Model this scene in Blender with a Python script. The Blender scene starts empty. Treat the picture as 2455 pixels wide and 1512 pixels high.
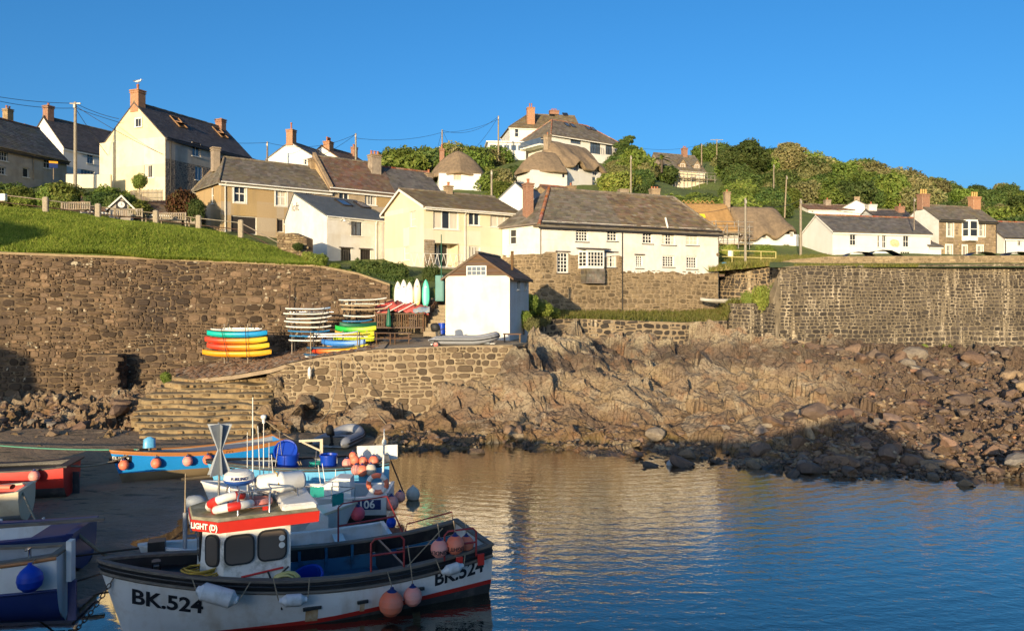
import bpy, math, random
import numpy as np
from mathutils import Vector, Matrix
R = math.radians
sc = bpy.context.scene
COL = sc.collection
RND = random.Random(7)
# camera
# distances in metres: x to the right, y away over the harbour, z up from the water
F, HZ, CX, H = 1890.0, 720.0, 1227.5, 6.5
cam_d = bpy.data.cameras.new('camera')
cam = bpy.data.objects.new('camera', cam_d)
COL.objects.link(cam)
cam.location = (0, 0, H)
cam.rotation_euler = (R(90), 0, 0)
cam_d.sensor_width = 36.0
cam_d.lens = 36.0 * F / 2455.0
cam_d.shift_y = -(756.0 - HZ) / 2455.0
cam_d.clip_start = 0.1
cam_d.clip_end = 3000
sc.camera = cam
# light
SUN_AZ, SUN_EL = 17.6, 7.6        # sun low behind the camera, a little to the left
sx = -math.sin(R(SUN_AZ)) * math.cos(R(SUN_EL)); sy = -math.cos(R(SUN_AZ)) * math.cos(R(SUN_EL)); sz = math.sin(R(SUN_EL))
SUNV = Vector((sx, sy, sz))
world = bpy.data.worlds.new('World')
sc.world = world
world.use_nodes = True
wn = world.node_tree; wn.nodes.clear()
sky = wn.nodes.new('ShaderNodeTexSky'); sky.sky_type = 'NISHITA'; sky.sun_disc = False
sky.sun_elevation = R(SUN_EL)
sky.sun_rotation = math.atan2(sx, sy)
sky.altitude = 0; sky.air_density = 0.75; sky.dust_density = 2.7; sky.ozone_density = 4.0
hsv = wn.nodes.new('ShaderNodeHueSaturation'); hsv.inputs['Saturation'].default_value = 1.1; hsv.inputs['Hue'].default_value = 0.495
bg = wn.nodes.new('ShaderNodeBackground'); bg.inputs['Strength'].default_value = 0.13
wo = wn.nodes.new('ShaderNodeOutputWorld')
wn.links.new(sky.outputs[0], hsv.inputs['Color']); wn.links.new(hsv.outputs[0], bg.inputs['Color']); wn.links.new(bg.outputs[0], wo.inputs[0])
sun_d = bpy.data.lights.new('sun', 'SUN'); sun_d.energy = 3.45; sun_d.angle = R(0.5); sun_d.color = (1.0, 0.79, 0.50)
sun = bpy.data.objects.new('sun', sun_d); COL.objects.link(sun)
sun.rotation_euler = SUNV.to_track_quat('Z', 'Y').to_euler()
sc.view_settings.view_transform = 'Standard'; sc.view_settings.look = 'None'
sc.view_settings.exposure = 1.0; sc.view_settings.gamma = 1.0; sc.view_settings.use_curve_mapping = False
sc.cycles.use_denoising = True
sc.cycles.max_bounces = 5; sc.cycles.diffuse_bounces = 2; sc.cycles.glossy_bounces = 3; sc.cycles.transmission_bounces = 3; sc.cycles.transparent_max_bounces = 4
sc.cycles.caustics_reflective = False; sc.cycles.caustics_refractive = False
def W(px, py, Y):
 """a spot seen from the quay, at a distance Y over the harbour"""
 return Vector(((px - CX) * Y / F, Y, H - (py - HZ) * Y / F))
def XA(px, Y): return (px - CX) * Y / F
def ZA(py, Y): return H - (py - HZ) * Y / F
# numpy noise
def _h(ix, iy, s):
 ix = ix.astype(np.int64); iy = iy.astype(np.int64)
 n = (ix * 374761393 + iy * 668265263 + s * 1442695041) & 0xFFFFFFFF
 n = ((n ^ (n >> 13)) * 1274126177) & 0xFFFFFFFF
 n = ((n ^ (n >> 16)) * 2246822519) & 0xFFFFFFFF
 return ((n ^ (n >> 15)) & 0xFFFFFF) / float(0xFFFFFF)
def vnoise(x, y, s=0):
 ix = np.floor(x); iy = np.floor(y); fx = x - ix; fy = y - iy
 fx = fx * fx * (3 - 2 * fx); fy = fy * fy * (3 - 2 * fy)
 a = _h(ix, iy, s); b = _h(ix + 1, iy, s); c = _h(ix, iy + 1, s); d = _h(ix + 1, iy + 1, s)
 return (a + (b - a) * fx) * (1 - fy) + (c + (d - c) * fx) * fy
def fbm(x, y, s=0, o=4):
 t = 0; a = 0.5
 for k in range(o):
  t = t + a * (vnoise(x, y, s + k * 17) - 0.5); x = x * 2.03 + 3.1; y = y * 2.03 + 1.7; a *= 0.5
 return t
def facets(x, y, s=0, tilt=1.0):
 """broken blocks: every cell its own height and tilt; returns height and distance to the crack"""
 ix = np.floor(x); iy = np.floor(y)
 b1 = np.full(x.shape, 9.0); b2 = np.full(x.shape, 9.0); h = np.zeros(x.shape)
 for i in (-1, 0, 1):
  for j in (-1, 0, 1):
   cx = ix + i; cy = iy + j
   qx = cx + _h(cx, cy, s); qy = cy + _h(cx, cy, s + 1)
   d = np.hypot(x - qx, y - qy)
   hh = _h(cx, cy, s + 2) + tilt * ((x - qx) * (_h(cx, cy, s + 3) - 0.5) + (y - qy) * (_h(cx, cy, s + 4) - 0.5)) * 2
   near = d < b1
   b2 = np.where(near, b1, np.minimum(b2, d)); h = np.where(near, hh, h); b1 = np.where(near, d, b1)
 return h - 0.5, b2 - b1
def rbf(points, smooth=0.0):
 """smooth sheet through (x, y, z) points"""
 P = np.array(points, float); n = len(P)
 def k(d): return np.where(d > 1e-9, d, 0)
 D = np.hypot(P[:, None, 0] - P[None, :, 0], P[:, None, 1] - P[None, :, 1])
 A = np.zeros((n + 3, n + 3)); A[:n, :n] = k(D) - smooth * np.eye(n)
 A[:n, n] = 1; A[:n, n + 1] = P[:, 0]; A[:n, n + 2] = P[:, 1]; A[n:, :n] = A[:n, n:].T
 c = np.linalg.solve(A, np.concatenate([P[:, 2], np.zeros(3)]))
 def f(x, y):
  x = np.asarray(x, float); y = np.asarray(y, float)
  z = c[n] + c[n + 1] * x + c[n + 2] * y
  for i in range(n): z = z + c[i] * k(np.hypot(x - P[i, 0], y - P[i, 1]))
  return z
 return f
# meshes and objects
class MB:
 def __init__(s): s.v = []; s.f = []; s.m = []; s.sm = []
 def add(s, vs, fs, m=0, smooth=False):
  o = len(s.v); s.v.extend([tuple(v) for v in vs])
  for f in fs: s.f.append([i + o for i in f]); s.m.append(m); s.sm.append(smooth)
  return s
 def quad(s, a, b, c, d, m=0): return s.add([a, b, c, d], [(0, 1, 2, 3)], m)
 def box(s, c, d, m=0, rot=None, taper=1.0):
  hx, hy, hz = d[0] / 2, d[1] / 2, d[2] / 2; c = Vector(c); vs = []
  for z in (-hz, hz):
   t = taper if z > 0 else 1.0
   for x, y in ((-hx, -hy), (hx, -hy), (hx, hy), (-hx, hy)):
    v = Vector((x * t, y * t, z)); vs.append(c + (rot @ v if rot else v))
  return s.add(vs, [(3, 2, 1, 0), (4, 5, 6, 7), (0, 1, 5, 4), (1, 2, 6, 5), (2, 3, 7, 6), (3, 0, 4, 7)], m)
 def bbox(s, c, d, b=0.02, m=0, rot=None):
  """box with chamfered vertical and top edges"""
  hx, hy, hz = d[0] / 2, d[1] / 2, d[2] / 2; c = Vector(c); vs = []; b = min(b, hx * .6, hy * .6, hz * .6)
  def ring(ins, z):
   x, y = hx - ins, hy - ins
   for q in ((-x + b, -y), (x - b, -y), (x, -y + b), (x, y - b), (x - b, y), (-x + b, y), (-x, y - b), (-x, -y + b)):
    v = Vector((q[0], q[1], z)); vs.append(c + (rot @ v if rot else v))
  ring(b, -hz); ring(0, -hz + b); ring(0, hz - b); ring(b, hz)
  fs = [tuple(range(7, -1, -1)), tuple(range(24, 32))]
  for r in range(3):
   for i in range(8):
    j = (i + 1) % 8; fs.append((r * 8 + i, r * 8 + j, r * 8 + 8 + j, r * 8 + 8 + i))
  return s.add(vs, fs, m)
 def cyl(s, p0, p1, r0, r1=None, n=8, m=0, smooth=True, caps=True):
  p0 = Vector(p0); p1 = Vector(p1); r1 = r0 if r1 is None else r1
  d = (p1 - p0)
  if d.length < 1e-6: return s
  d.normalize(); a = d.orthogonal().normalized(); b = d.cross(a); vs = []
  for p, r in ((p0, r0), (p1, r1)):
   for i in range(n):
    t = 2 * math.pi * i / n; vs.append(p + a * (r * math.cos(t)) + b * (r * math.sin(t)))
  s.add(vs, [(i, (i + 1) % n, n + (i + 1) % n, n + i) for i in range(n)], m, smooth)
  if caps: s.add(vs, [tuple(range(n - 1, -1, -1)), tuple(range(n, 2 * n))], m)
  return s
 def tube(s, pts, r, n=6, m=0, closed=False, rr=None):
  pts = [Vector(p) for p in pts]; N = len(pts); vs = []; up = None
  for i, p in enumerate(pts):
   q0 = pts[(i - 1) % N] if (closed or i > 0) else p; q1 = pts[(i + 1) % N] if (closed or i < N - 1) else p
   d = (q1 - q0)
   d = d.normalized() if d.length > 1e-9 else Vector((0, 0, 1))
   if up is None: up = d.orthogonal().normalized()
   up = (up - d * up.dot(d))
   up = up.normalized() if up.length > 1e-6 else d.orthogonal().normalized()
   b = d.cross(up); ri = rr[i] if rr else r
   for k in range(n):
    t = 2 * math.pi * k / n; vs.append(p + up * (ri * math.cos(t)) + b * (ri * math.sin(t)))
  fs = []
  for i in range(N if closed else N - 1):
   j = (i + 1) % N
   for k in range(n): fs.append((i * n + k, i * n + (k + 1) % n, j * n + (k + 1) % n, j * n + k))
  s.add(vs, fs, m, True)
  if not closed: s.add(vs, [tuple(range(n - 1, -1, -1)), tuple(range((N - 1) * n, N * n))], m)
  return s
 def lathe(s, prof, n=14, o=(0, 0, 0), rot=None, m=0, smooth=True, mfun=None):
  o = Vector(o); vs = []
  for r, z in prof:
   for i in range(n):
    t = 2 * math.pi * i / n; v = Vector((r * math.cos(t), r * math.sin(t), z)); vs.append(o + (rot @ v if rot else v))
  for k in range(len(prof) - 1):
   fs = [(k * n + i, k * n + (i + 1) % n, (k + 1) * n + (i + 1) % n, (k + 1) * n + i) for i in range(n)]
   o2 = len(s.v)
   mm = mfun(k) if mfun else m
   s.add(vs[k * n:(k + 2) * n], [(i, (i + 1) % n, n + (i + 1) % n, n + i) for i in range(n)], mm, smooth)
  return s
 def ball(s, c, r, n=14, k=9, sc3=(1, 1, 1), m=0, rot=None):
  prof = [(r * math.sin(math.pi * i / k), -r * math.cos(math.pi * i / k)) for i in range(k + 1)]
  prof[0] = (0.001, -r); prof[-1] = (0.001, r)
  M = Matrix.Diagonal(sc3); M = (rot.to_matrix() if hasattr(rot, 'to_matrix') else rot) @ M if rot else M
  return s.lathe(prof, n, c, M, m)
 def prism(s, poly, fa, fb, m=0, mcap=None):
  """poly: list of 2-D points; fa and fb map a point to the two ends"""
  n = len(poly); vs = [fa(p) for p in poly] + [fb(p) for p in poly]
  s.add(vs, [(i, (i + 1) % n, n + (i + 1) % n, n + i) for i in range(n)], m)
  return s.add(vs, [tuple(range(n - 1, -1, -1)), tuple(range(n, 2 * n))], m if mcap is None else mcap)
 def loft(s, rows, m=0, smooth=True, closed=False, mfun=None):
  nc = len(rows[0]); o = len(s.v)
  for r in rows: s.v.extend([tuple(p) for p in r])
  for i in range(len(rows) - 1):
   for j in range(nc if closed else nc - 1):
    k = (j + 1) % nc
    s.f.append([o + i * nc + j, o + i * nc + k, o + (i + 1) * nc + k, o + (i + 1) * nc + j])
    s.m.append(mfun(i, j) if mfun else m); s.sm.append(smooth)
  return s
 def mesh(s, name, mats):
  me = bpy.data.meshes.new(name); me.from_pydata(s.v, [], s.f)
  for mt in (mats if isinstance(mats, (list, tuple)) else [mats]): me.materials.append(mt)
  me.polygons.foreach_set('material_index', s.m); me.polygons.foreach_set('use_smooth', s.sm); me.update()
  return me
 def build(s, name, mats, parent=None): return link(name, s.mesh(name, mats), parent)
def npmesh(name, V, Fc, mat, smooth=False, mi=None):
 """fast mesh from arrays; faces all with the same number of corners"""
 me = bpy.data.meshes.new(name); V = np.asarray(V, np.float32); Fc = np.asarray(Fc, np.int32); k = Fc.shape[1]
 me.vertices.add(len(V)); me.vertices.foreach_set('co', V.ravel())
 me.loops.add(Fc.size); me.loops.foreach_set('vertex_index', Fc.ravel())
 me.polygons.add(len(Fc)); me.polygons.foreach_set('loop_start', np.arange(0, Fc.size, k, dtype=np.int32))
 try: me.polygons.foreach_set('loop_total', np.full(len(Fc), k, np.int32))
 except Exception: pass
 me.polygons.foreach_set('use_smooth', np.full(len(Fc), smooth, bool))
 for mt in (mat if isinstance(mat, (list, tuple)) else [mat]): me.materials.append(mt)
 if mi is not None: me.polygons.foreach_set('material_index', np.asarray(mi, np.int32))
 me.update(calc_edges=True); me.validate()
 return me
def link(name, data, parent=None):
 o = bpy.data.objects.new(name, data); COL.objects.link(o)
 if parent is not None: o.parent = parent
 return o
def tag(o, label=None, cat=None, group=None, kind=None):
 if label: o['label'] = label
 if cat: o['category'] = cat
 if group: o['group'] = group
 if kind: o['kind'] = kind
 return o
def thing(name, label, cat, loc=(0, 0, 0), rz=0.0, group=None):
 o = bpy.data.objects.new(name, None); COL.objects.link(o); o.empty_display_size = 0.2
 o.location = loc; o.rotation_euler = (0, 0, rz)
 return tag(o, label, cat, group)
def kids(o): return [c for c in COL.objects if c.parent is o]
CH = {}
def copy_tree(o, parent=None, children=None):
 c = o.copy(); COL.objects.link(c)
 if parent is not None: c.parent = parent
 for ch in (children or {}).get(o, list(o.children)): copy_tree(ch, c)
 return c
def place(o, loc=None, rz=None, rot=None, scale=None, label=None, group=None):
 if loc is not None: o.location = loc
 if rz is not None: o.rotation_euler = (0, 0, rz)
 if rot is not None: o.rotation_euler = rot
 if scale is not None: o.scale = scale if hasattr(scale, '__len__') else (scale,) * 3
 return tag(o, label, None, group)
# materials
def _mixc(nt, fac, a, b, mode='MIX'):
 n = nt.nodes.new('ShaderNodeMix'); n.data_type = 'RGBA'; n.blend_type = mode
 for sock, val in ((n.inputs[0], fac), (n.inputs[6], a), (n.inputs[7], b)):
  if hasattr(val, 'is_output'): nt.links.new(val, sock)
  elif hasattr(val, '__len__'): sock.default_value = (val[0], val[1], val[2], 1)
  else: sock.default_value = val
 return n.outputs[2]
def _math(nt, op, a, b=0.0, clamp=False):
 n = nt.nodes.new('ShaderNodeMath'); n.operation = op; n.use_clamp = clamp
 for sock, val in ((n.inputs[0], a), (n.inputs[1], b)):
  if hasattr(val, 'is_output'): nt.links.new(val, sock)
  else: sock.default_value = val
 return n.outputs[0]
def _ramp(nt, fac, stops):
 n = nt.nodes.new('ShaderNodeValToRGB'); e = n.color_ramp.elements
 while len(e) > 1: e.remove(e[-1])
 for i, (p, c) in enumerate(stops):
  q = e[0] if i == 0 else e.new(p)
  q.position = p; q.color = (c[0], c[1], c[2], 1) if hasattr(c, '__len__') else (c, c, c, 1)
 nt.links.new(fac, n.inputs[0]); return n.outputs[0]
def _noise(nt, vec, scale, detail=4, rough=0.55, dist=0.0):
 n = nt.nodes.new('ShaderNodeTexNoise'); n.inputs['Scale'].default_value = scale; n.inputs['Detail'].default_value = detail
 n.inputs['Roughness'].default_value = rough; n.inputs['Distortion'].default_value = dist
 nt.links.new(vec, n.inputs['Vector']); return n.outputs['Fac']
def _map(nt, vec, scale=(1, 1, 1), rot=(0, 0, 0)):
 n = nt.nodes.new('ShaderNodeMapping'); n.inputs['Scale'].default_value = scale; n.inputs['Rotation'].default_value = rot
 nt.links.new(vec, n.inputs['Vector']); return n.outputs[0]
def newmat(name):
 m = bpy.data.materials.new(name); m.use_nodes = True; nt = m.node_tree
 return m, nt, nt.nodes['Principled BSDF']
def _bump(nt, b, hgt, strength, dist):
 n = nt.nodes.new('ShaderNodeBump'); n.inputs['Strength'].default_value = strength; n.inputs['Distance'].default_value = dist
 nt.links.new(hgt, n.inputs['Height']); nt.links.new(n.outputs[0], b.inputs['Normal']); return n
def mk(name, c, c2=None, scale=3.0, rough=0.8, bump=0.0, bscale=12.0, var=0.0, bdist=0.03, spec=0.4, streak=None, dirt=None, metal=0.0, coat=0.0, pos=False, stretch=(1, 1, 1)):
 """colour c blotched with c2 by noise; var = piece to piece variation; streak = (colour, amount) of vertical runs; dirt = (colour, amount) patches"""
 m, nt, b = newmat(name)
 if pos: vec = nt.nodes.new('ShaderNodeNewGeometry').outputs['Position']
 else: vec = nt.nodes.new('ShaderNodeTexCoord').outputs['Object']
 vec0 = vec
 if stretch != (1, 1, 1): vec = _map(nt, vec, stretch)
 col = None
 if c2 is None: c2 = tuple(x * 0.82 for x in c)
 f = _ramp(nt, _noise(nt, vec, scale, 5, 0.6), [(0.35, 0.0), (0.65, 1.0)])
 col = _mixc(nt, f, c, c2)
 if var:
  g = nt.nodes.new('ShaderNodeNewGeometry'); oi = nt.nodes.new('ShaderNodeObjectInfo')
  r = _math(nt, 'FRACT', _math(nt, 'ADD', g.outputs['Random Per Island'], oi.outputs['Random']))
  v = _math(nt, 'ADD', 1.0 - var, _math(nt, 'MULTIPLY', r, 2 * var))
  n = nt.nodes.new('ShaderNodeHueSaturation'); nt.links.new(col, n.inputs['Color']); nt.links.new(v, n.inputs['Value'])
  r2 = _math(nt, 'FRACT', _math(nt, 'MULTIPLY', r, 7.31))
  nt.links.new(_math(nt, 'ADD', 0.5 - 0.03 * min(1, var * 3), _math(nt, 'MULTIPLY', r2, 0.06 * min(1, var * 3))), n.inputs['Hue'])
  nt.links.new(_math(nt, 'ADD', 0.75, _math(nt, 'MULTIPLY', _math(nt, 'FRACT', _math(nt, 'MULTIPLY', r, 13.7)), 0.5)), n.inputs['Saturation'])
  col = n.outputs[0]
 if streak:
  s = _noise(nt, _map(nt, vec0, (1.0, 1.0, 0.12)), streak[2] if len(streak) > 2 else 2.5, 4, 0.6)
  col = _mixc(nt, _ramp(nt, s, [(0.52, 0.0), (0.72, streak[1])]), col, streak[0])
 if dirt:
  s = _noise(nt, vec0, dirt[2] if len(dirt) > 2 else 1.6, 6, 0.65)
  col = _mixc(nt, _ramp(nt, s, [(0.5, 0.0), (0.68, dirt[1])]), col, dirt[0])
 nt.links.new(col, b.inputs['Base Color'])
 b.inputs['Roughness'].default_value = rough; b.inputs['Specular IOR Level'].default_value = spec; b.inputs['Metallic'].default_value = metal
 if coat: b.inputs['Coat Weight'].default_value = coat
 if bump: _bump(nt, b, _noise(nt, vec, bscale, 6, 0.6), bump, bdist)
 return m
def text_mesh(body, size=1.0, bold=0.0):
 cu = bpy.data.curves.new('lettering', 'FONT'); cu.body = body; cu.size = size; cu.align_x = 'CENTER'; cu.align_y = 'CENTER'; cu.offset = bold
 cu.resolution_u = 4
 o = bpy.data.objects.new('lettering', cu); COL.objects.link(o)
 dg = bpy.context.evaluated_depsgraph_get(); dg.update()
 me = bpy.data.meshes.new_from_object(o.evaluated_get(dg))
 vs = [tuple(v.co) for v in me.vertices]; fs = [tuple(p.vertices) for p in me.polygons]
 bpy.data.objects.remove(o); bpy.data.curves.remove(cu); bpy.data.meshes.remove(me)
 return vs, fs
def lettering(name, body, size, fn, mat, parent, bold=0.0, width=1.0):
 """flat lettering laid on a surface: fn maps a letter point (x, y) to the surface"""
 vs, fs = text_mesh(body, size, bold)
 mb = MB(); mb.add([fn(v[0] * width, v[1]) for v in vs], fs); return mb.build(name, mat, parent)
# stone materials
def stone_mat(name,a,b,var,lichen=None,dark=None,streak=None,bump=0.5):
 """wall stone: two stone colours, piece variation, lichen spots, dark weathering, lime runs; all fixed to the place"""
 m,nt,bs=newmat(name)
 pos=nt.nodes.new('ShaderNodeNewGeometry')
 oi=nt.nodes.new('ShaderNodeObjectInfo')
 r=_math(nt,'FRACT',_math(nt,'ADD',pos.outputs['Random Per Island'],oi.outputs['Random']))
 r2=_math(nt,'FRACT',_math(nt,'MULTIPLY',r,9.7))
 P=pos.outputs['Position']
 col=_mixc(nt,r,a,b)
 col=_mixc(nt,_ramp(nt,_noise(nt,P,5.0,6,.65),[(.3,0),(.7,.55)]),col,tuple(x*.55 for x in a))
 hs=nt.nodes.new('ShaderNodeHueSaturation');nt.links.new(col,hs.inputs['Color'])
 nt.links.new(_math(nt,'ADD',1-var,_math(nt,'MULTIPLY',r2,2*var)),hs.inputs['Value'])
 col=hs.outputs[0]
 if dark:
  col=_mixc(nt,_ramp(nt,_noise(nt,_map(nt,P,(.5,.5,.35)),dark[1],5,.6),[(.42,0),(.62,dark[2])]),col,dark[0])
 if lichen:
  col=_mixc(nt,_ramp(nt,_noise(nt,P,lichen[1],3,.55),[(lichen[2],0),(lichen[2]+.05,.8)]),col,lichen[0])
 if streak:
  col=_mixc(nt,_ramp(nt,_noise(nt,_map(nt,P,(1,1,.07)),streak[1],5,.65),[(streak[2],0),(streak[2]+.1,.85)]),col,streak[0])
 nt.links.new(col,bs.inputs['Base Color']);bs.inputs['Roughness'].default_value=.88;bs.inputs['Specular IOR Level'].default_value=.25
 if bump:_bump(nt,bs,_noise(nt,P,9,6,.65),bump,.05)
 return m
M={}
M['wall_stone']=stone_mat('wall_stone',(.20,.13,.075),(.10,.07,.048),.65,lichen=((.5,.43,.3),2.6,.63),dark=((.04,.03,.024),.5,.8))
M['wall_mortar']=mk('wall_mortar',(.19,.13,.075),(.10,.07,.042),2.2,.95,.8,14,pos=True,dirt=((.07,.05,.035),.7,.6))
M['slip_stone']=stone_mat('slip_stone',(.21,.15,.09),(.13,.095,.065),.4,lichen=((.42,.36,.26),4.0,.7))
M['slip_mortar']=mk('slip_mortar',(.35,.275,.175),(.24,.185,.115),2.0,.95,.6,18,pos=True)
M['sea_stone']=stone_mat('sea_stone',(.115,.092,.068),(.05,.043,.037),.45,dark=((.04,.033,.028),.45,.75),streak=((.55,.45,.30),1.7,.57))
M['sea_mortar']=mk('sea_mortar',(.20,.16,.105),(.11,.088,.06),1.6,.95,.5,18,pos=True,streak=((.5,.42,.3),.8,2.2))
M['base_stone']=stone_mat('base_stone',(.27,.20,.115),(.15,.11,.07),.42)
M['base_mortar']=mk('base_mortar',(.32,.24,.145),(.22,.165,.10),2.0,.95,.5,18,pos=True)
M['parapet_stone']=stone_mat('parapet_stone',(.33,.25,.14),(.22,.165,.10),.35,lichen=((.45,.33,.14),2.5,.66))
M['cobble']=stone_mat('cobble',(.17,.095,.055),(.11,.075,.055),.4)
M['cobble_mortar']=mk('cobble_mortar',(.45,.34,.23),(.34,.245,.16),3,.95,.6,20,pos=True)
M['step_stone']=stone_mat('step_stone',(.26,.17,.08),(.16,.115,.065),.4,lichen=((.42,.19,.05),1.3,.68))
M['step_mortar']=mk('step_mortar',(.33,.24,.125),(.20,.145,.075),2.2,.9,.9,6,pos=True)
def unit_stone(seed,n=9,k=.80):
 rs=random.Random(seed);out=[]
 for i in range(n):
  t=2*math.pi*i/n+rs.uniform(-.15,.15);c,s=math.cos(t),math.sin(t)
  q=1/max(abs(c),abs(s))*.62+.42
  q*=rs.uniform(.88,1.04);out.append((max(-1,min(1,c*q)),max(-1,min(1,s*q))))
 vs=[(x,0,z) for x,z in out]+[(x*k+rs.uniform(-.05,.05),-1+rs.uniform(-.2,.25),z*k+rs.uniform(-.05,.05)) for x,z in out]
 vs.append((rs.uniform(-.2,.2),-1.12,rs.uniform(-.2,.2)))
 fs=[]
 for i in range(n):
  j=(i+1)%n;fs.append((i,j,n+j));fs.append((i,n+j,n+i));fs.append((n+i,n+j,2*n))
 return np.array(vs),np.array(fs)
STONES=[unit_stone(s) for s in range(14)]
_SM={}
def stone_mesh(i,mat):
 if (i,mat.name) not in _SM:_SM[(i,mat.name)]=npmesh('stone',STONES[i][0],STONES[i][1],mat)
 return _SM[(i,mat.name)]
def joined(name,items,mat,parent,tmpl=None):
 """many little pieces as one mesh: items = (template index, 3x3 matrix, location)"""
 tmpl=tmpl or STONES
 if not items:return None
 Vs,Fs,o=[],[],0
 for i,m3,loc in items:
  v,f=tmpl[i];Vs.append(v@np.array(m3).T+np.array(loc));Fs.append(f+o);o+=len(v)
 ob=link(name,npmesh(name,np.concatenate(Vs),np.concatenate(Fs),mat),parent);ob['kind']='stuff'
 return ob
def lay(name,cells,mat,parent,nmax=300,off=(0,0,0)):
 """cells = (location, 3x3 matrix, apparent size): the biggest become parts, the rest one joined part"""
 cells=sorted(cells,key=lambda c:-c[2]);rest=[]
 off=Vector(off)
 for k,(loc,m3,a) in enumerate(cells):
  i=RND.randrange(len(STONES));loc=Vector(loc)-off
  if k<nmax:
   o=link(name,stone_mesh(i,mat),parent)
   M4=Matrix(m3).to_4x4();M4.translation=loc
   o.matrix_basis=M4
  else:rest.append((i,m3,loc))
 joined('small_'+name+'s',rest,mat,parent)
def wall_cells(path,z0f,z1f,hr,wr,gap,depth,batter=0.0,seed=0,skip=None,back=0.0,split=.3):
 """random rubble between a bottom line and a top line along a path of (x, y); returns cells and a frame function"""
 rs=random.Random(seed);pts=[Vector(p) for p in path];seg=[(pts[i+1]-pts[i]).length for i in range(len(pts)-1)];S=sum(seg)
 def frame(s,z,d=0.0):
  i=0;t=s
  while i<len(seg)-1 and t>seg[i]:t-=seg[i];i+=1
  dr=(pts[i+1]-pts[i])/seg[i];p=pts[i]+dr*t
  nrm=Vector((dr.y,-dr.x))
  zb=z0f(s)
  q=p+nrm*(d-batter*(z-zb))
  return Vector((q.x,q.y,z)),Vector((dr.x,dr.y,0)),Vector((nrm.x,nrm.y,0))
 cells=[]
 zmin=min(z0f(S*k/40) for k in range(41));zmax=max(z1f(S*k/40) for k in range(41))
 z=zmin
 while z<zmax:
  h=rs.uniform(*hr);s=-rs.uniform(0,wr[1])
  while s<S:
   w=rs.uniform(*wr)*(1.25 if h>(hr[0]+hr[1])/2 else.85)
   subs=[(s,z,w,h)]
   if rs.random()<split:q=rs.uniform(.4,.6);subs=[(s,z,w,h*q),(s,z+h*q,w*.5,h*(1-q)),(s+w*.5,z+h*q,w*.5,h*(1-q))]
   for (a,b,ww,hh) in subs:
    sc_=a+ww/2;wob=(vnoise(np.array([sc_*.5]),np.array([b*.7]),seed+5)[0]-.5)*hr[1]*1.0
    zc=b+hh/2+wob
    if sc_<0.02 or sc_>S-.02:continue
    z0,z1=z0f(sc_),z1f(sc_)
    if zc+hh/2>z1+.03:
     k=z1+.03-zc+hh/2
     if k<.09:continue
     zc-=(hh-k)/2;hh=k
    if zc-hh/2<z0-.25:continue
    if skip and skip(sc_,zc,ww,hh):continue
    p,d,n=frame(sc_,zc,-back)
    wx=max(.04,ww/2-gap);hz=max(.035,hh/2-gap);dp=depth*rs.uniform(.6,1.25)
    ro=rs.uniform(-.12,.12)
    ax=d*math.cos(ro)+Vector((0,0,math.sin(ro)));az=Vector((0,0,math.cos(ro)))-d*math.sin(ro)
    ay=-n-Vector((0,0,-batter))
    if batter:az=(az+(-n)*batter)
    m3=Matrix((ax*wx,ay*dp,az*hz)).transposed()
    Y=max(8,p.y)
    cells.append((p,m3,ww*hh/Y/Y))
   s+=w
  z+=h
 return cells,frame,S
def wall_body(name,frame,S,z0f,z1f,mat,parent,thick=.6,n=40,off=(0,0,0),nz=4):
 mb=MB();off=Vector(off);rows=[]
 for i in range(n+1):
  s=S*i/n;a,b=z0f(s),z1f(s);r=[]
  for k in range(nz+1):r.append(frame(s,a+(b-a)*k/nz)[0]-off)
  r.append(frame(s,b,-thick)[0]-off);r.append(frame(s,a,-thick)[0]-off)
  rows.append(r)
 mb.loft(rows,0,False)
 mb.add(rows[0],[tuple(range(len(rows[0])))]);mb.add(rows[-1],[tuple(range(len(rows[0])-1,-1,-1))])
 return mb.build(name,mat,parent)
def interp(xs,ys):
 return lambda s:float(np.interp(s,xs,ys))
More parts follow.
